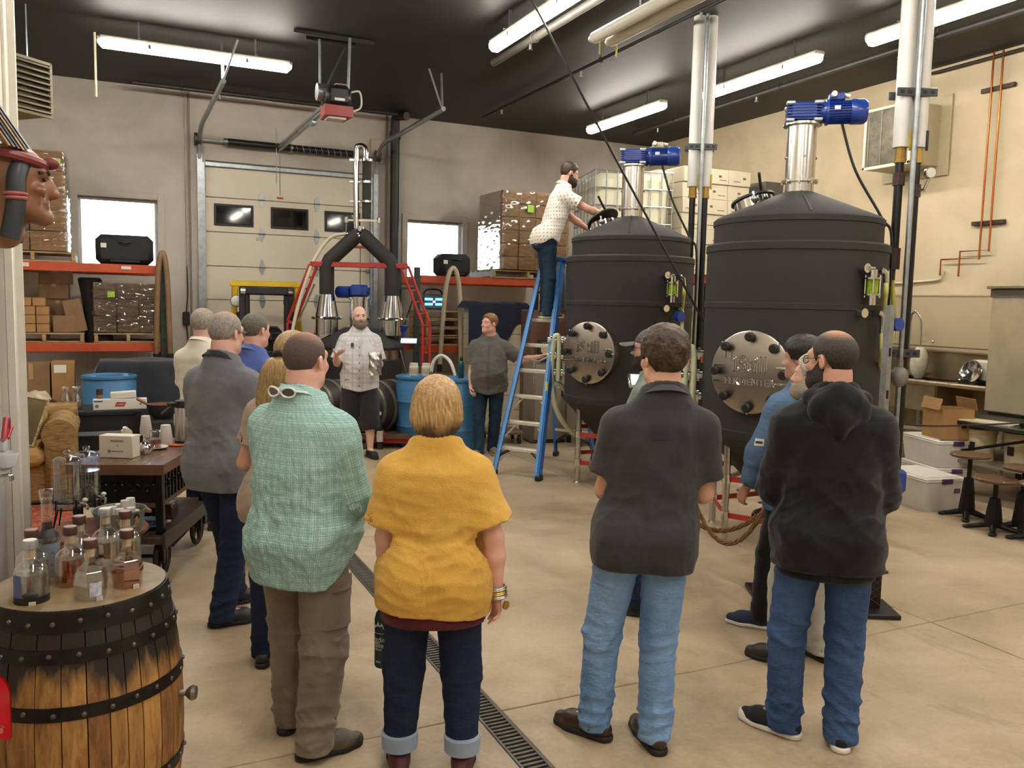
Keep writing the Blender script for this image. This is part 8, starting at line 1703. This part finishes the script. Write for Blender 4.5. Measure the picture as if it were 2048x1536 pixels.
b_ = CC+RZ(CD) @ Vector((.1, -.33, .3235)); t = thing('blue_plastic_pack', 'shiny dark blue plastic pack on the lower shelf of the cart', 'pack', b_, CD); part('pack', MB().ell((0, 0, .035), (.15, .14, .035), None, 20, 10), M('blue black plastic', '#2b3448', .15, var=.3, vs=20, bump=.6, bs=22), t); part('white_note', MB().box((.08, .16, .003), (.09, .06, .004), RZ(.3)), WHITE, t)
# round copper topped table with dispensers and tub
RTC = Vector((-.13, 5.46, 0)); t = thing('round_table', 'low round table with copper coloured top left of the cart', 'table', RTC); CPR = M('copper top', '#b98a76', .3, .5, var=.1)
part('top', MB().lathe([(0, .475), (.27, .475), (.285, .485), (.285, .497), (.27, .5), (0, .5)], n=48), CPR, t); part('edge_band', MB().lathe([(.284, .475), (.29, .476), (.29, .492), (.284, .494)], n=48), M('edge brown', '#6e4a30', .5), t)
for i in range(4): d = unit(.3+i*PI/2); part('leg', MB().tube([d*.2+Vector((0, 0, .475)), d*.26], .022, 8), M('oak leg', '#9a703f', .5, var=.2, vs=8), t)
for i, (x, y, lb) in enumerate(((-.272, 5.50, 'left, nearer glass water dispenser on the black wire stand'), (-.175, 5.63, 'right glass water dispenser on the black wire stand'))):
    z0 = .62; t = thing('water_dispenser', lb, 'water dispenser', (x, y, .5)); part('glass', MB().lathe([(0, .13), (.068, .13), (.074, .14), (.074, .39), (.07, .41)], n=32), CLG, t); part('water', MB().lathe([(0, .136), (.070, .14), (.071, .32), (0, .32)], n=30), CLR, t)
    part('lid', MB().lathe([(.074, .408), (.078, .412), (.06, .432), (.02, .44), (0, .44)], n=28), CLG, t); part('lid_knob', MB().lathe([(.01, .44), (.02, .455), (.02, .465), (0, .475)], n=16), CLG, t)
    part('tap', MB().cyl((.06, -.05, .16), (.09, -.075, .16), .012, n=10).tube(bez([(.085, -.07, .16), (.1, -.085, .155), (.1, -.085, .125)]), .009, 8), SSP, t); part('tap_knob', MB().ell((.09, -.075, .182), (.016, .016, .012), None, 12, 8), M('cream knob', '#e2dcc4', .4), t)
    part('wire_ring', MB().torus((0, 0, .126), .076, .004, None, 30, 6).torus((0, 0, .165), .078, .004, None, 30, 6), IRB, t)
    for k in range(4): d = unit(.6+k*PI/2); part('stand_leg', MB().tube([d*.078+Vector((0, 0, .18)), d*.078+Vector((0, 0, .1)), d*.1+Vector((0, 0, .004)), d*.065+Vector((0, 0, .12))], .004, 6), IRB, t)
t = thing('galvanised_tub', 'galvanised tub with rope handle holding white foam cups', 'tub', (.0, 5.36, .501), .3); GAL = M('galvanised grey', '#838a88', .45, .5, var=.15, vs=10)
part('tub', MB().lathe([(0, .004), (.115, .0), (.145, .12), (.15, .122), (.15, .128), (.141, .126), (.112, .008), (0, .008)], n=40), GAL, t)
ROPE = M('jute rope', '#a47a4a', .8, col2='#5f4425', vs=60, bump=.5, bs=90)
part('rope_handle', MB().tube(bez([(-.05, -.135, .1), (-.04, -.165, .06), (0, -.175, .045), (.04, -.165, .06), (.05, -.135, .1)]), .010, 8), ROPE, t); part('eyelet', MB().cyl((-.05, -.13, .1), (-.05, -.142, .1), .016, n=14).cyl((.05, -.13, .1), (.05, -.142, .1), .016, n=14), SSP, t); part('wood_grip', MB().tube([(.12, .05, .11), (.16, .05, .1), (.155, -.05, .1), (.125, -.05, .11)], .012, 8), PWOOD, t)
for i, (x, y, n_) in enumerate(((-.06, -.05, 1), (.0, -.055, 2), (.06, -.04, 2), (-.035, .02, 2), (.03, .02, 3), (.085, .02, 1), (.0, .075, 2), (.06, .075, 3))):
    q = thing('foam_cup_stack', ('front left', 'front middle', 'front right', 'left middle', 'tallest central', 'far right', 'rear', 'rear right')[i]+' stack of small white cups inside the galvanised tub', 'cups', (x+.0, y+5.36, .51), 0, 'small cups in the tub')
    for k in range(n_): part('cup', MB().lathe([(.030, .03+k*.032), (.031, .034+k*.032), (.024, .098+k*.032), (0, .098+k*.032)], n=20), WHITE, q)
# ---------------------------------------------------------------- right side
t = thing('sink_counter', 'long stainless sink counter with backsplash along the right wall', 'sink', (9.55, 7.1, 0)); SSW = M('warm stainless', '#b5a78c', .32, .9, var=.1, vs=6)
part('backsplash', MB().box((-.03, 0, 1.22), (.03, 2.4, .36), None, .006).box((-.06, 0, 1.405), (.09, 2.4, .03), None, .006), SSW, t); part('counter_top', MB().box((-.36, -.7, 1.035), (.72, .9, .04), None, .01).box((-.36, .95, 1.035), (.72, .5, .04), None, .01), SSW, t)
part('rolled_edge', MB().cyl((-.72, -1.2, 1.045), (-.72, 1.2, 1.045), .03, n=12), SSW, t); part('sink_bowl', MB().box((-.68, .22, .86), (.03, .96, .32)).box((-.06, .22, .86), (.03, .96, .32)).box((-.36, .69, .86), (.62, .03, .32)).box((-.36, -.26, .86), (.62, .03, .32)).box((-.36, .22, .71), (.62, .96, .03)).box((-.36, .22, .87), (.6, .02, .3)), SSW, t)
for x in (-.62, -.08):
    for y in (-1.1, .72, 1.12): part('leg', MB().cyl((x, y, 0), (x, y, 1.02), .022, n=12), SSW, t)
part('drain_pipe', MB().tube([(-.36, .2, .7), (-.36, .2, .42), (-.36, .6, .40), (-.1, 1.1, .4)], .03, 10).tube([(-.36, .2, .42), (-.36, -.3, .42)], .03, 10), M('white drain', '#cfc2a4', .5), t); part('shelf_rod', MB().cyl((-.12, -1.1, 1.46), (-.12, 1.2, 1.46), .008, n=8), M('brown rod', '#6e5138', .5), t)
part('wall_shelf', MB().box((-.2, .75, 1.1), (.3, .8, .03)), SSW, t)
t = thing('spray_faucet', 'spring pre-rinse faucet arching over the sink', 'faucet', (9.42, 7.45, 1.06)); part('riser', MB().cyl((0, .25, 0), (0, .25, .72), .014, n=10), SSP, t)
arc = bez([(0, .25, .72), (-.05, .2, .80), (-.1, .1, .83), (-.13, -.0, .74), (-.14, -.03, .58), (-.14, -.03, .36)], 8); part('hose', MB().tube(arc, .010, 8), M('grey hose', '#7b7468', .5), t)
sp_ = [Vector(arc[min(int(i/6), len(arc)-1)])+Vector((.0, .016*math.cos(i*1.05), .016*math.sin(i*1.05))) for i in range(6*(len(arc)-10))]; part('spring', MB().tube(sp_, .003, 4), SSP, t)
part('spray_valve', MB().lathe([(0, .3), (.02, .3), (.026, .36), (.016, .4)], (-.14, -.03, -.1), 14), SSP, t); part('wall_knob', MB().cyl((-.02, -.03, .46), (-.14, -.03, .46), .006, n=6).ell((0, -.1, .46), (.022, .022, .022), None, 12, 8), SSP, t); part('swing_spout', MB().tube(bez([(0, .1, .06), (-.1, .12, .14), (-.2, .2, .13), (-.22, .2, .1)]), .01, 8), SSP, t)
solo('plastic_bag', MB().grid(lambda u, v: Vector(((.05+.07*math.sin(PI*v)**.8)*math.cos(2*PI*u)*(1+.15*math.sin(6*PI*u+v*4)), (.04+.055*math.sin(PI*v)**.8)*math.sin(2*PI*u), -.02+.40*v)), 26, 14, True), M('milky bag', '#d5cbae', .4, var=.1, bump=.5, bs=14), 'milky plastic bag wrapped over the spray faucet head', 'bag', (9.28, 7.42, 1.07), 0, None, 80)
t = thing('serving_tray', 'round steel tray leaning among pans on the sink counter', 'tray', (9.18, 6.62, 1.057)); part('tray', MB().lathe([(0, 0), (.12, 0), (.14, .015), (.136, .017), (.115, .006), (0, .006)], (0, 0, .14), 36, RY(-PI/2+.25)), SSP, t); part('pan', MB().lathe([(0, 0), (.15, 0), (.17, .05), (.165, .05), (.145, .008), (0, .008)], (-.13, -.12, .003), 32), M('dark pan', '#1d1a18', .25), t); part('pan_handle', MB().box((-.15, -.34, .06), (.03, .2, .015), None, .004), blk, t)
t = thing('paper_bag', 'cream paper and white boxes piled behind the steel tray', 'paper pile', (9.34, 6.42, 1.057)); part('box', MB().box((0, .1, .14), (.2, .34, .28), RZ(.1), .02), CARDW, t); part('crumpled_paper', MB().ell((-.02, -.18, .11), (.11, .16, .11), None, 16, 10), M('crumpled cream', '#d9cba5', .7, bump=.6, bs=12), t); part('black_crate', MB().box((-.18, -.14, .06), (.1, .2, .11), None, .01), blk, t)
for i in range(2):
    t = thing('soap_bottle', ('left','right')[i]+' pale spray bottle on the shelf by the sink', 'bottle', (9.34, 8.14-.1*i, 1.117)); part('body', MB().lathe([(0, 0), (.03, 0), (.03, .1), (.012, .13), (.012, .15)], n=16), M('pale soap', '#cdbf9a', .4), t); part('trigger', MB().box((-.02, 0, .165), (.07, .02, .03), None, .005), WHITE, t)
t = thing('steel_dispenser', 'tall stainless machine on the black table at the right edge', 'machine', (8.95, 5.42, .80)); part('case', MB().box((0, 0, .69), (.74, 1.2, 1.34), None, .02), M('patchy stainless', '#b9aa8c', .4, .35, var=.12, vs=2.2), t); part('top_lip', MB().box((-.02, 0, 1.37), (.8, 1.26, .03), None, .006), SSW, t); part('painted_shadow_band', MB().box((-.375, 0, 1.31), (.012, 1.2, .085)), M('painted lip shade', '#5d5344', .6), t); part('foot_frame', MB().box((0, 0, .01), (.7, 1.1, .02)), blk, t)  # dark strip below the top lip paints in the shade it casts
t = thing('black_table', 'black steel work table at the right edge', 'table', (8.5, 5.2, 0)); part('top', MB().box((0, 0, .775), (1.5, 1.6, .05), None, .01), M('dark table top', '#2b2824', .35, var=.2), t)
for x in (-.68, .68):
    for y in (-.7, .72): part('leg', MB().box((x, y, .375), (.09, .09, .75), None, .006), IRB, t)
part('gusset', MB().prism([(0, 0), (0, -.25), (.03, -.25), (.06, -.1), (.22, -.03), (.22, 0)], -.02, .02, RZ(-PI/2) @ RX(PI/2), (-.68, .68, .75)), IRB, t); part('lower_shelf', MB().box((0, 0, .38), (1.4, 1.5, .03)), M('pale shelf', '#8d8270', .5), t); part('stay', MB().tube([(-.68, .6, .45), (-.68, -.3, .72)], .016, 6), IRB, t)
t = thing('shelf_tools', 'black utensils and pale papers lying on the black table', 'utensils', (7.95, 5.3, .80)); part('papers', MB().box((-.05, .15, .006), (.25, .5, .012), RZ(.15)), M('pale papers', '#cfc3a3', .6), t); part('black_pan', MB().lathe([(0, 0), (.13, 0), (.16, .06), (.15, .06), (.12, .01), (0, .01)], (.05, -.25, .0), 28), blk, t)
for i in range(3):
    t = thing('plastic_bucket', ('left', 'middle', 'right')[i]+' white plastic bucket on the lower shelf of the black table', 'bucket', (8.02+.08*i, 5.62-.36*i, .395), 0, 'white buckets under the table'); part('pail', MB().lathe([(0, 0), (.125, 0), (.145, .27), (.152, .275), (.152, .3), (.14, .3)], n=30), M('bucket white', '#d9c9a3', .45), t); part('lid', MB().lathe([(0, .305), (.155, .3), (.155, .32), (0, .325)], n=30), M('bucket white'), t)
    part('side_label', MB().grid(lambda u, v: Vector((-.142*math.cos(.5*(u-.5)), .142*math.sin(.5*(u-.5)), .1+.09*v)), 5, 3), blk, t)
BINM = glass('cloudy bin plastic', '#e9e6e0', .3, alpha=1.6); BINS = M('cloudy polypropylene', '#d5cfc4', .35, var=.06, vs=5); PUR = M('purple latch', '#45285a', .4)
def bin_(loc, rz, d, label, lid=True):
    t = thing('storage_bin', label, 'storage bin', loc, rz); w, l, h = d
    part('tub', MB().add([(sx*w/2*k, sy*l/2*k, z) for z, k in ((0, .88), (h-.03, .99)) for sx, sy in ((-1, -1), (1, -1), (1, 1), (-1, 1))], [(3, 2, 1, 0), (4, 5, 6, 7), (0, 1, 5, 4), (1, 2, 6, 5), (2, 3, 7, 6), (3, 0, 4, 7)]), BINS, t)
    part('rim', MB().box((0, 0, h-.03), (w*1.03, l*1.03, .02), None, .006), BINS, t); part('lid', MB().box((0, 0, h-.012), (w*1.02, l*1.02, .02), None, .008).box((0, 0, h), (w*.86, l*.86, .012), None, .005), WHITE, t)
    for sy in (-1, 1): part('latch', MB().box((0, sy*l*.515, h-.03), (.12, .02, .05), None, .006), PUR, t)
    part('print_label', MB().box((w*.3, -l*.475, h*.62), (.07, .006, .06), RX(.05)), M('bin label', '#6b5568', .6, var=.3, vs=60), t); return t
bin_((7.18, 5.62, 0), -.2, (.46, .66, .32), 'cloudy lidded storage bin on the floor, nearest the pipes')
bin_((7.86, 5.98, 0), -.3, (.44, .62, .30), 'lower bin of the two stacked storage bins beside the stools'); bin_((7.86, 5.98, .307), -.3, (.44, .62, .28), 'upper bin of the stacked pair, carrying the open carton')
t = thing('open_carton', 'open brown carton on top of the stacked storage bins', 'box', (7.82, 5.86, .595), -.35); w, l, h = .34, .34, .31
part('box', MB().box((-w/2, 0, h/2), (.006, l, h)).box((w/2, 0, h/2), (.006, l, h)).box((0, -l/2, h/2), (w, .006, h)).box((0, l/2, h/2), (w, .006, h)).box((0, 0, .004), (w, l, .008)), CARD, t)
for dx, dy, r_ in ((-w/2-.02, 0, RY(.25)), (w/2+.02, 0, RY(-.25))): part('flap', MB().box((dx, dy, h+.05), (.005, l*.96, .12), r_), CARD, t)
t = thing('black_waste_bag', 'black upright waste bag below the sink', 'bag', (9.0, 6.95, 0)); part('bag', MB().lathe([(0, 0), (.13, 0), (.12, .3), (.1, .5), (.0, .52)], n=20), M('black plastic bag', '#161514', .35, bump=.4, bs=16), t); part('knot', MB().ell((0, 0, .53), (.03, .03, .04), None, 10, 8), M('black plastic bag'), t)
t = thing('waste_can', 'small grey steel can under the sink', 'can', (8.9, 7.25, 0)); part('can', MB().lathe([(0, 0), (.085, 0), (.1, .27), (.094, .27), (.08, .01), (0, .01)], n=26), M('grey can', '#7d7667', .4, .5), t); part('rim', MB().torus((0, 0, .27), .098, .006, None, 26, 6), steel, t)
a, b = wz(1778, 884), wz(1855, 908); t = thing('floor_hose', 'thin tan hose lying on the floor near the sink', 'hose', (a.x, a.y, 0)); part('hose', MB().tube(bez([(0, 0, .012), (b-a)*.4+Vector((0, -.12, .012)), (b-a)*.8+Vector((0, -.05, .012)), (b-a)*1.2+Vector((.3, .1, .012))], 10), .011, 8), M('tan hose', '#c8a868', .5), t)
SEATW = M('worn wood seat', '#6f4f35', .38, var=.25, vs=6, st=(1, 6, 1), coat=.2)
def stool(px, py, h, label):
    p = wz(px, py); t = thing('industrial_stool', label, 'stool', p, 0, None); part('seat', MB().lathe([(0, h-.03), (.165, h-.03), (.172, h-.022), (.172, h-.008), (.165, h), (0, h)], n=40), SEATW, t)
    part('screw_post', MB().cyl((0, 0, h*.55), (0, 0, h-.03), .02, n=12), IRB, t); part('column', MB().lathe([(.045, .04), (.075, .045), (.058, .2), (.042, h*.62), (.03, h*.63), (0, h*.63)], n=8), M('black cast iron', '#191715', .45, .5, var=.2), t)
    for i in range(4): d = unit(.6+i*PI/2); part('foot', MB().tube([d*.04+Vector((0, 0, .06)), d*.12+Vector((0, 0, .035)), d*.19+Vector((0, 0, .02))], [.03, .024, .018], 8).ell(d*.2+Vector((0, 0, .016)), (.036, .036, .016), None, 12, 6), M('black cast iron'), t)
    part('seat_plate', MB().cyl((0, 0, h-.045), (0, 0, h-.03), .06, n=16), IRB, t)
stool(1932, 1035, .60, 'wood topped iron stool nearest the storage bins, the tallest'); stool(1985, 1062, .47, 'lower wood topped iron stool, second from the bins'); stool(2040, 1062, .57, 'wood topped iron stool third from the bins'); stool(2075, 1085, .50, 'wood topped iron stool at the right edge of the picture')
t = thing('barrier_cable', 'dark cord strung across before the cardboard carton', 'cord', (0, 0, 0)); a, b, c = wd(1788, 846, 7.6), wd(1880, 852, 7.5), wd(1975, 842, 7.4); q = Vector((a.x, a.y, 0)); t.location = q; part('cord', MB().tube(bez([a-q, b-q, c-q+Vector((0.3, -.3, .02))]), .008, 6), M('dark cord', '#2a211b', .7), t)
# heater on the right wall
t = thing('wall_heater', 'beige box unit heater with grille high on the right wall', 'heater', (9.555, 7.9, 3.74)); hb2 = M('beige heater', '#b5a888', .45, var=.05)
part('case', MB().box((-.27, 0, .385), (.52, .7, .77), None, .012), hb2, t); part('grille_frame', MB().box((-.545, 0, .755), (.03, .74, .04), None, .004).box((-.545, 0, .015), (.03, .74, .04), None, .004).box((-.545, .35, .385), (.03, .04, .77), None, .004).box((-.545, -.35, .385), (.03, .04, .77), None, .004), M('pale heater frame', '#e4dcc6', .4), t); part('grille', MB().box((-.535, 0, .385), (.012, .68, .7)), M('dark grille', '#6b6353', .4, .4, var=.3, vs=12), t); part('wall_plate', MB().box((-.012, 0, .385), (.02, 1.0, 1.0)), hb2, t)
for y in (-.15, .1, .3): part('fin', MB().box((-.543, y, .385), (.006, .012, .7)), M('grille fin', '#8a806b', .4, .5), t)
for y, z in ((-.2, 1.0), (-.08, 1.0)): part('flue_pipe', MB().cyl((-.1, y+.3, .77), (-.1, y+.3, 1.25), .035, n=12), M('dark flue', '#4d4436', .5, .4), t)
part('gas_pipe', MB().cyl((-.2, .1, 0), (-.2, .1, -3.2), .03, n=12), M('pale conduit', '#cbbd9a', .5), t)
COP = M('copper tube', '#b5652f', .3, .9, var=.12)
for i, y in enumerate((6.86, 6.74)):
    t = thing('copper_pipe', ('left', 'right')[i]+' copper pipe running down the right wall', 'pipe', (XR-.07, y, 0), 0, 'copper pipes on the right wall'); zz_ = 2.57-.0*i+.10*(1-i)*0
    part('pipe', MB().tube([(0, 0, 4.98), (0, 0, 2.56+.09*i), (0, .52-(y-6.86), 2.56+.09*i) if i == 0 else (0, .38, 2.56+.09*i), (0, .52 if i == 0 else .38, 2.36-.02*i)], .012, 8), COP, t)
    part('elbow', MB().ell((0, 0, 2.56+.09*i), (.018, .018, .018), None, 10, 6), COP, t)
for z in (4.56, 2.98):
    t = thing('strut_clamp', ('upper', 'lower')[z < 4]+' dark strut clamping the copper pipes to the wall', 'clamp', (XR-.03, 6.80, z)); part('channel', MB().box((0, 0, 0), (.05, .42, .05), None, .004), M('dark clamp', '#4a4032', .5, .5), t)
    for y in (-.12, 0, .12): part('slot', MB().box((-.026, y, 0), (.004, .05, .02)), blk, t)
t = thing('white_conduit', 'thin white pipe bending along the right wall above the panel', 'pipe', (XR-.03, 7.4, 2.3)); part('pipe', MB().tube([(0, -.05, .12), (0, 0, .02), (0, .1, 0), (0, 1.2, -.05)], .014, 8), M('white pvc', '#e6dcc0', .4), t)
solo('ceiling_conduit', MB().tube([(0, .9, 0), (0, 0, 0), (0, -1.2, 0)], .02, 8), M('dark conduit', '#3a352c', .5, .3), 'dark conduit running below the ceiling at the right wall', 'conduit', (XR-.06, 6.8, ZC-.07))
# rope barrier
RP = M('thick manila rope', '#8d683b', .8, col2='#4a3318', vs=40, bump=.7, bs=70)
def stanchion(loc, label):
    t = thing('rope_post', label, 'post', loc, -.5); dk = M('dark mesh steel', '#2a221d', .45, .4, var=.3, vs=40)
    part('post', MB().box((0, 0, .5), (.13, .07, .98), None, .006), dk, t); part('base_plate', MB().box((0, 0, .016), (.3, .3, .032), None, .005), blk, t); mm = MB()
    for i in range(22):
        z = .05+i*.042
        for sx in (-1, 1): mm.tube([(-.06*sx, -.037, z), (.06*sx, -.037, z+.084)], .0016, 4)
    o_ = part('mesh_wire', mm, M('mesh wire', '#5a4a3c', .5, .5), t); o_['kind'] = 'stuff'; part('hook', MB().torus((0, -.06, .94), .022, .006, RX(PI/2), 16, 6), BRASS, t); return Vector(loc)
A_ = stanchion(wz(1545, 1190), 'dark mesh rope post beside the denim jacket'); B_ = stanchion(wz(1735, 1222), 'dark mesh rope post right of the black hoodie'); C_ = stanchion(wz(1335, 1120), 'dark mesh rope post hidden behind the charcoal polo')
def rope(a, b, sag, z0, z1, label, r=.017):
    t = thing('barrier_rope', label, 'rope', (a.x, a.y, 0)); v = b-a; pts = [v*k+Vector((0, -.07, lerp(z0, z1, k)-sag*4*k*(1-k))) for k in np.linspace(0, 1, 40)]
    for j in range(3): part('strand', MB().tube([p+Vector((0, .0095*math.cos(i*.9+j*2.094), .0095*math.sin(i*.9+j*2.094))) for i, p in enumerate(pts)], .0105, 6), RP, t)
rope(A_, C_, .66, .94, .9, 'thick manila rope sagging left from the mesh post, front loop'); rope(A_+Vector((.02, .25, 0)), C_+Vector((0, .25, 0)), .25, .5, .62, 'second manila rope strung behind the front loop'); rope(A_, B_, .5, .9, .9, 'manila rope between the posts behind the hoodie')
# floor drain with grate bars
t = thing('floor_drain', 'long slotted drain grate set in the concrete floor', 'drain', (1.52, 0, 0)); part('channel', MB().box((0, 1.85, -.095), (.126, 9.1, .01)).box((-.06, 1.85, -.05), (.008, 9.1, .09)).box((.06, 1.85, -.05), (.008, 9.1, .09)), M('drain channel', '#17140f', .8), t); GM = M('grate steel', '#6f6960', .42, .7, var=.2, vs=14)
for x in (-.056, .056): part('frame_rail', MB().box((x, 1.85, -.012), (.014, 9.1, .022), None, .002), GM, t)
bar = MB().box((0, 0, -.01), (.1, .014, .016), None, .002).mesh('bar', GM)
for i in range(150): o = link('bar', bar, t); o.location = (0, 1.9+i*.03, 0)
